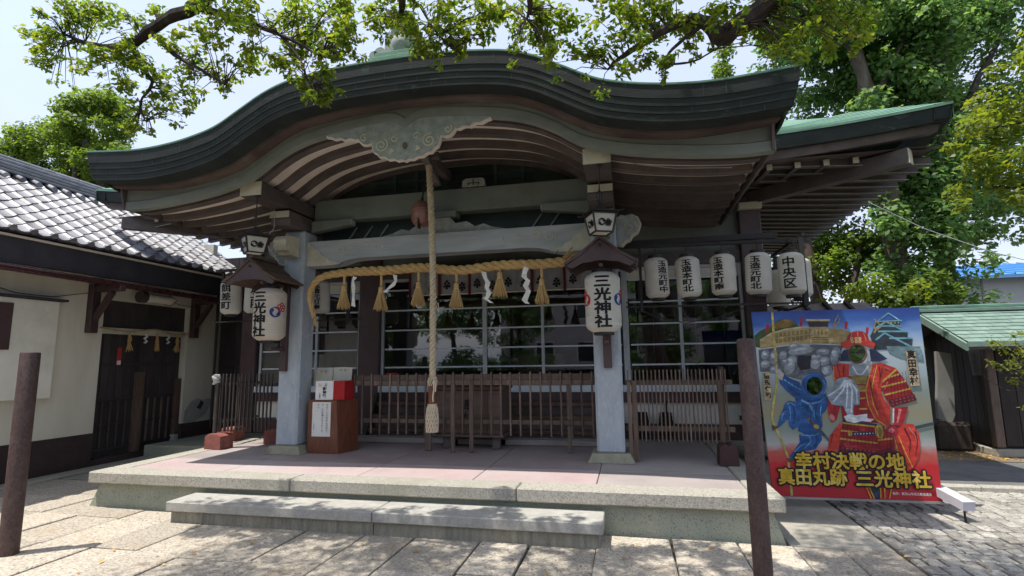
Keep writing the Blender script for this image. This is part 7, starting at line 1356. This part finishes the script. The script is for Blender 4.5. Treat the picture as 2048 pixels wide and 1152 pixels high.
def sp(u, v, d=0.0): return SB+SU*u+SV*v+SN*d
PAL = dict(grn=(.05, .10, .03), org=(.22, .13, .03), ban=(.42, .02, .03), tan=(.42, .32, .14), tan2=(.36, .26, .11), tan3=(.26, .18, .07), crm=(.55, .47, .28), roof=(.05, .035, .035), brn=(.13, .07, .035),
    stn0=(.11, .12, .14), stn1=(.24, .27, .32), stn2=(.30, .33, .37), stn3=(.45, .49, .53), drk=(.02, .02, .03), kep=(.035, .045, .06), tea=(.16, .38, .48), gld=(.48, .33, .06), mst=(.16, .25, .28), hrn=(.38, .28, .13),
    stf=(.46, .40, .14), blu=(.02, .09, .28), blu2=(.028, .115, .34), blu3=(.13, .30, .58), blu4=(.012, .05, .17), skn=(.45, .42, .40), slt=(.05, .07, .08), red=(.50, .045, .03), red2=(.58, .05, .035), red3=(.38, .02, .03), crm2=(.30, .015, .022),
    gbr=(.26, .18, .05), nvy=(.02, .03, .07), mar=(.11, .01, .02), stud=(.28, .06, .07), gor=(.62, .33, .05), gor2=(.62, .50, .22), pnk=(.62, .20, .20), wht=(.62, .66, .70), gry=(.26, .30, .34), plm=(.27, .33, .40), plm2=(.66, .71, .76), tan4=(.52, .40, .24))
TOPC = [(-.068, 1.994), (1.622, 1.991)]
hol = [[(h[i]/1000, h[i+1]/1000) for i in range(0, len(h), 2)] for h in HOLES]
def ccw(p): return p if sum(a[0]*b[1]-b[0]*a[1] for a, b in zip(p, p[1:]+p[:1])) > 0 else p[::-1]
hol = [ccw(h) for h in hol]
def clip(poly, a, b, keep_out):
    """part of a convex polygon on the outer (or inner) side of the line a-b"""
    out = []; s = lambda p: (b[0]-a[0])*(p[1]-a[1])-(b[1]-a[1])*(p[0]-a[0])
    for i, p in enumerate(poly):
        q = poly[(i+1) % len(poly)]; sp_, sq = s(p), s(q)
        if keep_out: sp_, sq = -sp_, -sq
        if sp_ >= 0: out.append(p)
        if sp_*sq < 0: t = sp_/(sp_-sq); out.append((p[0]+(q[0]-p[0])*t, p[1]+(q[1]-p[1])*t))
    return out if len(out) > 2 else []
def minus(poly, h):
    """convex polygon less a convex opening, as convex pieces"""
    if max(p[0] for p in poly) < min(p[0] for p in h) or min(p[0] for p in poly) > max(p[0] for p in h) or max(p[1] for p in poly) < min(p[1] for p in h) or min(p[1] for p in poly) > max(p[1] for p in h): return [poly]
    res = []; rest = poly
    for i in range(len(h)):
        a, b = h[i], h[(i+1) % len(h)]
        o = clip(rest, a, b, True)
        if o: res.append(o)
        rest = clip(rest, a, b, False)
        if not rest: break
    return res
def flat(polys, d):
    """painted shapes lying on the board, cut away at the two face openings"""
    m = MB()
    for p in polys:
        p = ccw(p)
        for t in tessellate_polygon([[Vector((a, b, 0)) for a, b in p]]):
            tri = ccw([p[i] for i in t]); pcs = [tri]
            for h in hol: pcs = [x for q in pcs for x in minus(q, h)]
            for q in pcs: m.add([sp(a, b, d) for a, b in q], [tuple(range(len(q)))])
    return m
# board: front, back and the edges of the face openings
edge = [(0.0, 0.0), (1.607, 0.0), TOPC[1], TOPC[0]]
def boardmat():
    m = bpy.data.materials.new('board_print'); m.use_nodes = True
    n = m.node_tree.nodes; l = m.node_tree.links.new; b = n['Principled BSDF']; b.inputs['Roughness'].default_value = .45
    t = n.new('ShaderNodeTexCoord'); s = n.new('ShaderNodeSeparateXYZ'); l(t.outputs['Object'], s.inputs[0])
    no = n.new('ShaderNodeTexNoise'); no.inputs['Scale'].default_value = 3.2; no.inputs['Detail'].default_value = 5
    mpn = n.new('ShaderNodeMapping'); mpn.inputs['Scale'].default_value = (1, 1, 2.2); l(t.outputs['Object'], mpn.inputs[0]); l(mpn.outputs[0], no.inputs['Vector'])
    ma = n.new('ShaderNodeMath'); ma.operation = 'MULTIPLY_ADD'; ma.inputs[1].default_value = .22; ma.inputs[2].default_value = -.11; l(no.outputs['Fac'], ma.inputs[0])
    ad = n.new('ShaderNodeMath'); l(s.outputs['Z'], ad.inputs[0]); l(ma.outputs[0], ad.inputs[1])
    dv = n.new('ShaderNodeMath'); dv.operation = 'DIVIDE'; dv.inputs[1].default_value = 2.12; l(ad.outputs[0], dv.inputs[0])
    r = n.new('ShaderNodeValToRGB'); e = r.color_ramp.elements
    for i, (p, c) in enumerate([(0, (.34, .012, .025)), (.22, (.46, .015, .02)), (.272, (.42, .09, .07)), (.31, (.36, .36, .36)), (.38, (.20, .25, .22)), (.46, (.24, .22, .14)), (.58, (.20, .24, .21)), (.66, (.30, .36, .38)), (.80, (.42, .50, .56)), (.87, (.20, .34, .58)), (.935, (.03, .10, .36)), (1, (.015, .04, .22))]):
        x = e[i] if i < 2 else e.new(p); x.position = p; x.color = (*c, 1)
    l(dv.outputs[0], r.inputs['Fac']); l(r.outputs['Color'], b.inputs['Base Color']); return m
m = flat([edge], 0.0)
q = flat([edge], -.03); b0_ = len(m.v); m.v += q.v; m.f += [tuple(b0_+i for i in reversed(f)) for f in q.f]; m.mi += [0]*len(q.f)
for a, b in zip(edge, edge[1:]+edge[:1]): m.add([sp(*a, 0), sp(*b, 0), sp(*b, -.03), sp(*a, -.03)], [(0, 1, 2, 3)])
w0 = wloc(sg); m.move(-w0.x, -w0.y, -w0.z)
bd = link('board', m.mesh('board', boardmat(), fixn=False), sg)
# the back face is left whole only where the openings are not
b_ = MB()
for h in hol: b_.add([sp(a, b, .0012) for a, b in h]+[sp(a, b, -.028) for a, b in h], [(i, (i+1) % len(h), len(h)+(i+1) % len(h), len(h)+i) for i in range(len(h))])
part('opening_rim', b_, MT['brownwood'], sg)
order = {}; d = .0008
lay_ = []
for nm, col, pts in ART:
    p = [(pts[i]/1000, pts[i+1]/1000) for i in range(0, len(pts), 2)]
    p = [(min(1.612+.004*(q[1]), max(-.034*q[1]+.002, q[0])), min(1.985, max(.004, q[1]))) for q in p]
    if lay_ and lay_[-1][0] == nm: lay_[-1][1].append((col, p))
    else: lay_.append((nm, [(col, p)]))
amats = {k: pm('paint_'+k, v, tuple(x*.52 for x in v), 13, .45, .05, 30, pos=(.36, .68), c3=tuple(min(.8, x*1.5+.03) for x in v), scale3=7, pos3=(.56, .72), stretch=(1, 1, 1.6)) for k, v in PAL.items()}
for nm, shapes in lay_:
    cols = sorted(set(c for c, _ in shapes)); m = MB()
    for c, p in shapes:
        q = flat([p], d); b = len(m.v); m.v += q.v; m.f += [tuple(b+i for i in f) for f in q.f]; m.mi += [cols.index(c)]*len(q.f); d += .00004
    if not m.f: continue
    w0 = wloc(bd); m.move(-w0.x, -w0.y, -w0.z)
    o = link('painted_'+nm if nm != 'name_plate' else nm, m.mesh(nm, [amats[c] for c in cols], fixn=False), sg if nm == 'name_plate' else bd)
    if len(shapes) > 1: o['kind'] = 'stuff'
# title lettering: gold on a black outline
fo = lambda dd: (lambda a, b: sp(a, b, dd))
gold = pm('gold_lettering', (.62, .42, .04), (.42, .26, .02), 14, .4, .05, 30, c3=(.74, .64, .22), scale3=9)
for tx, u0, u1, v, hh in (('幸村決戦の地', .245, 1.30, .385, .185), ('真田丸跡', .062, .74, .215, .185), ('三光神社', .815, 1.52, .215, .185)):
    n = len(tx); cw = (u1-u0)/n
    for nm, off, cnt, mt_, dd in (('title_outline', .020, 14, MT['ink'], d+.001), ('title_lettering', .0042, 8, gold, d+.0025)):
        m = MB()
        for q in range(cnt):
            a = 2*math.pi*q/cnt; ox, oy = off*math.cos(a), off*math.sin(a)
            for i, ch_ in enumerate(tx): glyph_at(m, ch_, fo(dd+q*.00004), u0+cw*(i+.5)+ox, v-.006+.004*i*(u1-u0)/n+oy, cw*1.0, hh*.98, .006)
        flatmesh(nm, m, mt_, sg)
m = MB(); tx = '製作：真田山地域活動協議会'
for i, ch_ in enumerate(tx): glyph_at(m, ch_, fo(d+.001), 1.165+.0275*i, .066, .027, .030, .004)
flatmesh('credit_line', m, MT['white'], sg)
m = MB(); column(m, '真田幸村', fo(d+.001), 1.482, 1.535, .085, .092, 0, .03); column(m, '猿飛佐助', fo(d+.001), .033, 1.305, .062, .068, 0, .03); flatmesh('plate_lettering', m, MT['ink'], sg)
m = MB(); m.bar(sp(-.01, -.012, -.015), sp(1.615, -.012, -.015), .05, .022); part('bottom_rail', m, MT['alloy'], sg)
for u in (-.02, 1.61):
    m = MB(); m.bar(sp(u*.3+.4 if u < 0 else u-.35, 0, -.05), sp(u*.3+.4 if u < 0 else u-.35, 1.9, -.05), .04, .04, (0, 1, 0)); part('back_post', m, MT['alloy'], sg)
m = MB(); m.bar((2.98, 6.95, .30), (3.13, 6.08, .155), .115, .085); part('foot_beam', m, MT['foot'], sg)
m = MB(); m.bar((1.40, 7.0, .06), (1.42, 6.45, .06), .1, .1); part('foot_beam', m, MT['foot'], sg)
m = MB(); m.tube([(3.115, 6.14, .13), (3.115, 6.14, -.03)], .010, 8); part('foot_bolt', m, MT['black'], sg)
m = MB(); m.bar(sp(1.25, 1.6, -.05), (2.85, 7.35, .05), .04, .04); m.bar(sp(.35, 1.6, -.05), (1.8, 7.3, .0), .04, .04); part('back_strut', m, MT['alloy'], sg)
# ------------------------------------------------------------------ trees
def limb(mb, pts, r0, r1, n=8):
    P_ = [Vector(p) for p in pts]; out = []; rr = []
    for i in range(len(P_)-1):
        p0, p1, p2, p3 = P_[max(i-1, 0)], P_[i], P_[i+1], P_[min(i+2, len(P_)-1)]
        for k in range(4):
            t = k/4; out.append(.5*((2*p1)+(p2-p0)*t+(2*p0-5*p1+4*p2-p3)*t*t+(3*p1-p0-3*p2+p3)*t**3))
    out.append(P_[-1]); m_ = len(out)
    rr = [(r0+(r1-r0)*(i/(m_-1)))*(1+.10*math.sin(i*2.1)+.06*rnd.uniform(-1, 1)) for i in range(m_)]
    out = [p+Vector((rnd.uniform(-1, 1), rnd.uniform(-1, 1), rnd.uniform(-1, 1)))*min(.025, r1*.6) for p in out]
    mb.tube(out, rr, n); return out

# --- camphor tree overhead: trunk behind the viewer, limbs reaching over the forecourt
cam_t = thing('camphor_tree', 'camphor tree whose leafy branches hang over the forecourt from above', 'tree', (.9, -2.6, 0))
tr = MB(); limb(tr, [(.9, -2.6, -.1), (.95, -2.5, 1.5), (.8, -2.3, 3.2), (.5, -1.9, 5.0)], .42, .27, 14); part('trunk', tr, MT['bark'], cam_t, True)
nodes = []
def branch(pts, r0, r1, name='limb'):
    m = MB(); o = limb(m, pts, r0, r1); part(name, m, MT['barkdark'], cam_t, True); nodes.extend(o)
branch([(.5, -1.9, 4.9), (-1.2, -.4, 6.0), (-2.6, 1.6, 6.0), (-3.4, 3.2, 5.25), (-3.7, 3.75, 5.0), (-4.2, 3.8, 4.88), (-4.53, 3.8, 4.71), (-4.85, 3.8, 4.7), (-5.14, 3.8, 4.79), (-5.4, 3.8, 4.92)], .105, .012)
branch([(.5, -1.9, 4.9), (1.8, .2, 5.9), (2.1, 2.2, 5.5), (1.6, 3.5, 4.6), (1.13, 3.8, 4.18), (.86, 3.8, 3.98), (.76, 3.8, 3.93), (.67, 3.8, 4.05), (.52, 3.8, 4.1), (.26, 3.8, 3.99), (.07, 3.8, 3.89), (-.06, 3.8, 3.79)], .13, .009)
branch([(-3.8, 3.75, 4.92), (-3.36, 3.8, 4.74), (-2.93, 3.8, 4.53), (-2.52, 3.8, 4.27)], .04, .009, 'bough')
branch([(-4.55, 3.8, 4.66), (-4.45, 3.8, 4.45), (-4.28, 3.8, 4.25), (-4.4, 3.8, 4.07), (-4.33, 3.8, 3.88)], .024, .006, 'bough')
branch([(-4.36, 3.8, 4.8), (-4.05, 3.8, 4.5), (-3.64, 3.8, 4.24), (-3.47, 3.8, 4.12)], .026, .007, 'bough')
branch([(.62, 3.8, 4.03), (.42, 3.78, 3.88), (.34, 3.75, 3.73)], .018, .006, 'bough')
branch([(.36, 3.76, 3.75), (.5, 3.78, 3.75), (.61, 3.8, 3.78), (.73, 3.8, 3.84)], .010, .005, 'bough')
branch([(-2.93, 3.8, 4.53), (-2.71, 3.8, 4.25), (-2.63, 3.8, 4.05), (-2.5, 3.8, 3.92)], .014, .005, 'bough')
branch([(-1.59, 3.8, 4.59), (-1.46, 3.8, 4.34), (-1.3, 3.8, 4.14)], .014, .005, 'bough')
branch([(-1.2, -.4, 6.2), (-1.4, 1.6, 6.3), (-1.41, 2.82, 5.12), (-1.67, 3.61, 4.59), (-1.76, 3.78, 4.46)], .09, .012, 'bough')
branch([(-1.4, 1.6, 6.3), (-0.79, 2.64, 5.12), (-0.62, 3.52, 4.42), (-0.66, 3.7, 4.24)], .06, .01, 'bough')
branch([(1.8, .2, 6.3), (.4, 1.4, 6.8), (-.6, 2.4, 6.7), (-1.6, 2.9, 6.4)], .10, .02, 'bough')
branch([(2.2, 2.2, 6.1), (2.11, 2.99, 5.12), (1.94, 3.7, 4.59), (1.58, 3.87, 4.42)], .07, .012, 'bough')
front = [(-5.45,3.65,4.9,0.147),(-5.4,3.81,4.71,0.183),(-5.6,3.72,4.81,0.135),(-5.36,3.85,5.1,0.224),(-5.0,3.86,5.14,0.228),(-4.53,3.56,4.4,0.167),(-4.74,3.53,4.29,0.116),(-5.64,3.97,4.53,0.084),(-5.44,3.66,4.51,0.098),(-4.42,3.65,4.48,0.145),(-4.88,4.06,4.42,0.168),(-4.29,3.77,4.37,0.169),(-4.57,3.97,4.12,0.141),(-4.49,3.78,3.89,0.096),(-4.31,3.87,4.14,0.138),(-3.81,3.6,4.08,0.152),(-4.09,3.86,3.93,0.131),(-4.06,3.99,4.12,0.105),(-4.26,3.8,3.77,0.068),(-4.57,3.92,3.86,0.077),(-3.93,3.88,4.45,0.189),(-3.38,3.55,4.32,0.176),(-3.65,3.93,4.31,0.145),(-3.5,3.84,4.09,0.079),(-3.58,3.68,4.75,0.191),(-3.02,3.54,4.39,0.178),(-3.22,3.99,4.49,0.175),(-3.28,3.78,4.27,0.118),(-3.02,3.91,4.74,0.248),(-2.86,3.99,4.54,0.19),(-2.71,3.91,4.71,0.25),(-2.62,4.02,4.54,0.193),(-2.45,3.73,4.13,0.135),(-2.81,3.95,4.16,0.125),(-2.6,3.76,3.91,0.103),(-2.6,4.03,4.1,0.128),(-2.63,3.99,3.99,0.076),(-2.64,3.57,4.04,0.098),(-2.76,3.59,4.14,0.099),(-2.19,3.64,4.35,0.164),(-2.37,4.04,4.42,0.121),(-2.15,3.76,4.37,0.121),(-2.08,3.86,4.67,0.151),(-1.81,3.68,4.49,0.179),(-1.95,3.79,4.47,0.123),(-1.6,3.73,4.43,0.209),(-1.51,3.71,4.23,0.167),(-1.36,3.84,4.43,0.206),(-1.31,3.84,4.23,0.139),(-1.31,4.01,4.23,0.068),(-1.48,3.89,4.22,0.1),(-1.75,4.02,4.44,0.121),(-1.16,3.98,4.58,0.196),(-0.96,4.06,4.64,0.172),(-0.75,3.88,4.28,0.162),(-0.74,3.61,3.94,0.098),(-1.12,3.98,4.36,0.102),(-0.57,4.04,4.31,0.199),(-0.69,4.01,4.54,0.167),(-0.38,3.83,4.27,0.187),(-0.27,3.91,4.09,0.18),(-0.48,3.63,3.87,0.119),(-0.16,3.97,3.95,0.141),(0.01,3.83,4.12,0.209),(0.16,3.67,3.79,0.154),(0.06,3.55,3.6,0.082),(0.29,3.98,4.31,0.218),(0.48,4.05,4.2,0.179),(0.32,3.57,3.67,0.093),(0.6,3.95,3.9,0.1),(0.55,3.74,4.13,0.163),(0.73,3.6,4.02,0.146),(0.34,3.68,3.61,0.048),(1.01,3.94,4.18,0.16),(1.1,3.99,4.02,0.113),(0.87,3.54,3.82,0.073),(1.19,3.85,4.07,0.182),(1.11,3.54,3.67,0.103),(1.33,3.91,3.97,0.173),(1.39,3.7,3.89,0.165),(1.53,4.0,3.85,0.134),(1.71,4.05,4.04,0.174),(1.3,3.79,3.7,0.078),(1.17,4.06,3.88,0.067),(1.68,3.69,3.84,0.107),(1.55,3.56,3.6,0.068),(0.8,3.84,4.03,0.047),(-5.37,3.54,4.96,0.068),(-5.26,3.63,5.1,0.176),(-4.11,3.74,4.6,0.136),(-4.49,3.85,4.96,0.193),(-4.47,3.6,4.64,0.108),(-3.14,3.54,4.62,0.186),(-2.46,3.99,4.82,0.215),(-0.17,3.69,4.23,0.166),(0.1,4.04,4.45,0.157)]
cs = list(front)
# finer clumps make the clusters uneven
sub = []
for x, y, z, r in cs:
    for k in range(7): sub.append((x+rnd.gauss(0, r*.46), y+rnd.gauss(0, r*.55), z+rnd.gauss(0, r*.42), r*rnd.uniform(.36, .66)))
tw = MB()
NP = np.array([tuple(p) for p in nodes])
for x, y, z, r in sub[::1]:
    q = NP[np.argmin(((NP-np.array((x, y, z)))**2).sum(1))]
    d_ = Vector((x, y, z))-Vector(q)
    if d_.length < .75: mid = Vector(q)+d_*.5+Vector((0, 0, .06)); tw.tube([q, mid, (x, y, z)], [.0045, .0035, .002], 4)
part('twigs', tw, MT['barkdark'], cam_t, kind='stuff')
C1, N1 = clusters(sub, 165, .8, .9)
over = []
while len(over) < 460:                                          # the part of the crown above the picture: it dapples the ground
    y = rnd.uniform(-.8, 4.2); z = rnd.uniform(5.6, 7.6); x = rnd.uniform(-5.6, 4.2)
    if z < 2.3+.88*y: continue
    gx, gy = x+.285*z, y+.195*z                                 # where the clump's shade lands
    if gx < -3.4 and rnd.random() < .75: continue
    if gy > (4.4 if gx < 1.6 else 6.6): continue
    if gy < 2.9: continue
    over.append((x, y, z, rnd.uniform(.26, .60)))
C2, N2 = clusters(over, 26, .6, 1.2)
C_, N_ = np.concatenate([C1, C2]), np.concatenate([N1, N2])
C_ = C_-np.array(tuple(wloc(cam_t)))
link('crown', leaf_mesh('crown', C_, N_, .053, LEAF['camphor'], .52, .42), cam_t)

# --- tall trees behind on the right, ivy on their trunks
def tree(name, label, base, trunk, crown, per, size, leaf, bark='bark', limbs=(), group=None, r0=.3, r1=.1, flat=.75, gaps=.0):
    t = thing(name, label, 'tree', base, 0, group)
    m = MB(); limb(m, trunk, r0, r1, 12); part('trunk', m, MT[bark], t, True)
    for pts, a, b in limbs: m = MB(); limb(m, pts, a, b, 8); part('limb', m, MT[bark], t, True)
    C_, N_ = clusters(crown, per, flat, .8); C_ = C_-np.array(base)
    link('crown', leaf_mesh('crown', C_, N_, size, LEAF[leaf], .62, .35), t); return t
def cloud(c, r, n, k0, k1, shell=.5):
    out = []
    for _ in range(n):
        d = npr.normal(size=3); d /= np.linalg.norm(d); q = shell+(1-shell)*rnd.random()**.6
        out.append((c[0]+d[0]*r[0]*q, c[1]+d[1]*r[1]*q, c[2]+d[2]*r[2]*q, rnd.uniform(k0, k1)))
    return out
ivy = [(5.62+.33*math.sin(k*1.9), 12.3+.3*math.cos(k*1.3), 1.0+.27*k, rnd.uniform(.28, .48)) for k in range(24)]
tree('tall_tree', 'tall ivy covered tree with a bare brown trunk stretch behind the right eave', (5.6, 12.6, 0), [(5.8, 12.6, 0), (5.8, 12.6, 3), (5.62, 12.6, 5.8), (5.58, 12.6, 7.3), (5.35, 12.6, 8.6), (5.1, 12.7, 11)],
     cloud((5.4, 13.9, 10.0), (2.3, 1.2, 3.0), 90, .35, .75, .15)+cloud((6.4, 13.7, 6.8), (1.5, 1.1, 2.4), 70, .3, .7, .15)+cloud((4.6, 13.8, 6.3), (1.0, .9, 1.7), 44, .3, .55, .2)+cloud((4.4, 12.7, 9.4), (1.0, .5, 1.2), 30, .3, .55, .2)+cloud((5.1, 12.0, 9.6), (.7, .3, 1.2), 22, .3, .5, .2)+cloud((6.6, 12.4, 8.6), (.8, .3, 1.0), 18, .3, .5, .2)+ivy, 31, .13, 'ivy', 'bark', [([(5.58, 12.6, 7.2), (6.0, 12.6, 7.9), (6.6, 12.8, 9)], .09, .03)], 'tall trees behind the shed', .27, .09)
ivy2 = [(6.85+.34*math.sin(k*2.3), 12.6+.3*math.cos(k*1.7), 1.0+.27*k, rnd.uniform(.34, .6)) for k in range(42)]
tree('tall_tree', 'tall ivy covered tree above the shed roof at the right edge', (6.8, 13.0, 0), [(6.75, 13, 0), (6.8, 13, 3), (6.95, 13, 6), (7.3, 13, 9), (7.6, 13, 12)],
     cloud((8.4, 14.2, 9.6), (2.4, 1.3, 3.4), 110, .35, .75, .15)+cloud((8.0, 13.8, 5.6), (1.6, 1.0, 1.8), 56, .3, .6, .2)+cloud((6.3, 12.6, 4.2), (.9, .4, .9), 26, .25, .45, .2)+ivy2, 28, .13, 'ivy', 'barkdark', [([(6.95, 13, 6), (7.8, 13.1, 7.4), (8.8, 13.4, 9)], .12, .04)], 'tall trees behind the shed', .22, .09)
tree('forked_tree', 'pale green tree with a forked slanting trunk between the eave and the sign', (4.35, 13.4, 0), [(4.45, 13.4, 0), (4.45, 13.4, 2.0), (4.35, 13.4, 3.0), (4.3, 13.5, 4.6), (4.5, 13.6, 6.4)],
     cloud((4.5, 14.6, 5.8), (1.2, .8, 2.0), 50, .3, .6, .2)+cloud((5.3, 13.8, 4.0), (1.2, .7, .8), 34, .25, .5, .2)+cloud((5.6, 12.2, 2.9), (1.0, .4, .45), 22, .22, .4, .2), 50, .115, 'far', 'bark', [([(4.43, 13.4, 2.1), (4.95, 13.3, 2.75), (5.3, 13.2, 4.2)], .13, .05), ([(4.4, 13.5, 2.4), (4.2, 13.5, 3.6), (4.05, 13.6, 5.0)], .09, .03)], None, .20, .07)
tree('maple_tree', 'yellow green maple branch leaning in from the right edge over the eave corner', (6.6, 6.2, 0), [(6.7, 6.2, 0), (6.6, 6.2, 2), (6.3, 6.2, 4), (6.0, 6.3, 6)],
     [(x+rnd.uniform(-.05, .05), 6.1+rnd.uniform(-.3, .2), z, r) for x, z, r in ((3.38, 3.72, .12), (3.5, 3.85, .18), (3.72, 4.0, .24), (3.62, 3.55, .2), (3.5, 3.3, .16), (3.42, 3.1, .10), (3.75, 3.35, .22), (3.72, 3.68, .22), (3.95, 4.25, .26), (4.0, 3.9, .26), (3.98, 3.5, .24), (3.85, 3.1, .16), (4.2, 4.55, .26), (4.25, 4.15, .28), (4.28, 3.75, .28), (4.25, 3.35, .24), (4.45, 4.8, .3), (4.5, 4.4, .3), (4.5, 3.95, .3), (4.55, 3.5, .3), (4.3, 4.85, .2), (4.05, 3.15, .14), (4.75, 4.2, .35), (4.8, 3.6, .3), (4.75, 4.9, .35), (3.9, 4.5, .12), (4.15, 2.95, .16), (4.45, 3.1, .2))],
     170, .06, 'maple', 'barkdark', [([(6.3, 6.2, 4.0), (5.4, 6.15, 3.6), (4.7, 6.1, 3.35), (4.1, 6.1, 3.25), (3.7, 6.1, 3.3)], .06, .01), ([(5.4, 6.15, 3.6), (4.6, 6.1, 3.9), (4.0, 6.1, 3.95), (3.6, 6.1, 3.85)], .03, .007), ([(6.2, 6.2, 4.6), (5.2, 6.15, 4.7), (4.4, 6.1, 4.6)], .04, .01), ([(4.2, 6.1, 3.27), (4.0, 6.1, 3.0), (3.8, 6.1, 2.95)], .014, .005)], None, .2, .1)
tree('slender_tree', 'narrow tree top peeping over the porch roof beside its right tip', (3.3, 17, 0), [(3.3, 17, 0), (3.35, 17, 5), (3.4, 17, 11)], [(3.4+rnd.uniform(-.45, .45)*(1-k/26), 17+rnd.uniform(-.4, .4), 8.4+.13*k, .34) for k in range(24)], 45, .12, 'far', 'bark', (), None, .16, .04)
tree('round_tree', 'rounded light green tree above the left tiled roof', (-18.5, 14, 0), [(-18.2, 14, 0), (-18.2, 14, 6), (-18.7, 14, 8), (-18.4, 14, 9.6)],
     cloud((-18.7, 14.6, 10.3), (1.5, 1.2, 1.2), 30, .35, .65)+cloud((-17.4, 14.5, 8.6), (1.2, 1.0, .9), 18, .35, .6)+cloud((-19.2, 14.6, 8.8), (1.4, 1, 1.0), 18, .35, .6) , 38, .14, 'far', 'barkdark', [([(-18.3, 14, 7.0), (-17.6, 14, 7.8), (-16.9, 14, 8.6)], .12, .04)], 'trees beyond the storehouse', .2, .08)
tree('round_tree', 'lower bushy tree at the far left edge above the ridge tiles', (-22, 15, 0), [(-22, 15, 0), (-22, 15, 6), (-22, 15, 9)],
     cloud((-21.8, 15.3, 9.7), (2.0, 1.2, 1.5), 40, .4, .75)+cloud((-20.6, 15.2, 8.6), (1.4, 1.0, 1.0), 18, .35, .6), 38, .14, 'far', 'barkdark', (), 'trees beyond the storehouse', .2, .08)
# shrubs
def shrub(label, base, cs_, per, size, leaf, stems):
    t = thing('shrub', label, 'shrub', base)
    for pts, a, b in stems: m = MB(); limb(m, pts, a, b, 6); part('stem', m, MT['barkdark'], t, True)
    C_, N_ = clusters(cs_, per, .8, .7); link('foliage', leaf_mesh('foliage', C_-np.array(base), N_, size, LEAF[leaf], .55, .35), t)
shrub('yellow green bush leaning in at the right edge before the shed', (4.7, 7.0, .03), [(x, 7.0+rnd.uniform(-.15, .15), z, r) for x, z, r in ((3.98, 1.70, .08), (4.1, 1.72, .12), (4.22, 1.62, .14), (4.15, 1.48, .12), (4.02, 1.50, .07), (4.3, 1.78, .12), (4.35, 1.45, .16), (4.22, 1.30, .10), (4.4, 1.2, .14), (4.28, 1.05, .08), (4.5, 1.6, .2), (4.55, 1.3, .2), (4.18, 1.02, .05), (4.42, .98, .1))], 85, .055, 'shrub',
      [([(4.75, 7, .0), (4.6, 7, .7), (4.35, 7, 1.2), (4.1, 7, 1.5)], .02, .004), ([(4.6, 7, .7), (4.4, 7.05, 1.0), (4.2, 7.05, 1.05)], .012, .003), ([(4.5, 7, .95), (4.4, 6.95, 1.4), (4.25, 6.95, 1.72)], .012, .003), ([(4.4, 7.0, 1.15), (4.2, 7.0, 1.28), (4.05, 6.95, 1.40)], .008, .003), ([(4.35, 7.02, 1.2), (4.12, 7.02, 1.2), (3.9, 7.0, 1.36)], .007, .003)])
shrub('bright yellow green weeds growing over the coped wall behind the sign', (3.6, 9.4, 0), [(2.4+.16*k, 9.5+rnd.uniform(-.2, .2), 2.45+rnd.uniform(-.08, .16)+(.14 if k > 5 else 0), rnd.uniform(.12, .22)) for k in range(15)], 55, .075, 'weed', [([(2.6+.5*k, 9.5, 0), (2.6+.5*k, 9.5, 1.4), (2.7+.5*k, 9.45, 2.5)], .015, .005) for k in range(4)])
shrub('dark evergreen shrub glimpsed through the face openings of the painted sign', (2.5, 8.1, 0), cloud((2.45, 8.05, 1.3), (.85, .22, .75), 40, .2, .36, .1), 80, .08, 'ivy', [([(2.4, 8.1, 0), (2.4, 8.1, .8), (2.3, 8.1, 1.6)], .03, .01), ([(2.6, 8.15, 0), (2.7, 8.1, .9), (2.8, 8.1, 1.5)], .025, .008)])
# trees on the street side, mirrored in the window glass
for bx_, by_, lab in ((-14.5, -13, 'dark street tree mirrored in the leftmost hall window'), (-9.8, -12, 'dark street tree mirrored left of the bell rope'), (-6.0, -12.5, 'dark street tree mirrored behind the bell rope'), (1.6, -12, 'dark street tree mirrored in the right hall window'), (6.0, -13, 'dark street tree mirrored at the far right of the hall windows')):
    tree('street_tree', lab, (bx_, by_, 0), [(bx_, by_, 0), (bx_+.1, by_, 1.6), (bx_-.1, by_, 3.2), (bx_, by_, 4.6)], cloud((bx_, by_, 4.4), (2.5, 1.0, 2.6), 60, .4, .75, .1)+cloud((bx_, by_, 1.3), (2.4, .8, 1.1), 44, .35, .6, .1), 22, .15, 'ivy', 'barkdark', (), 'trees across the street', .18, .08)
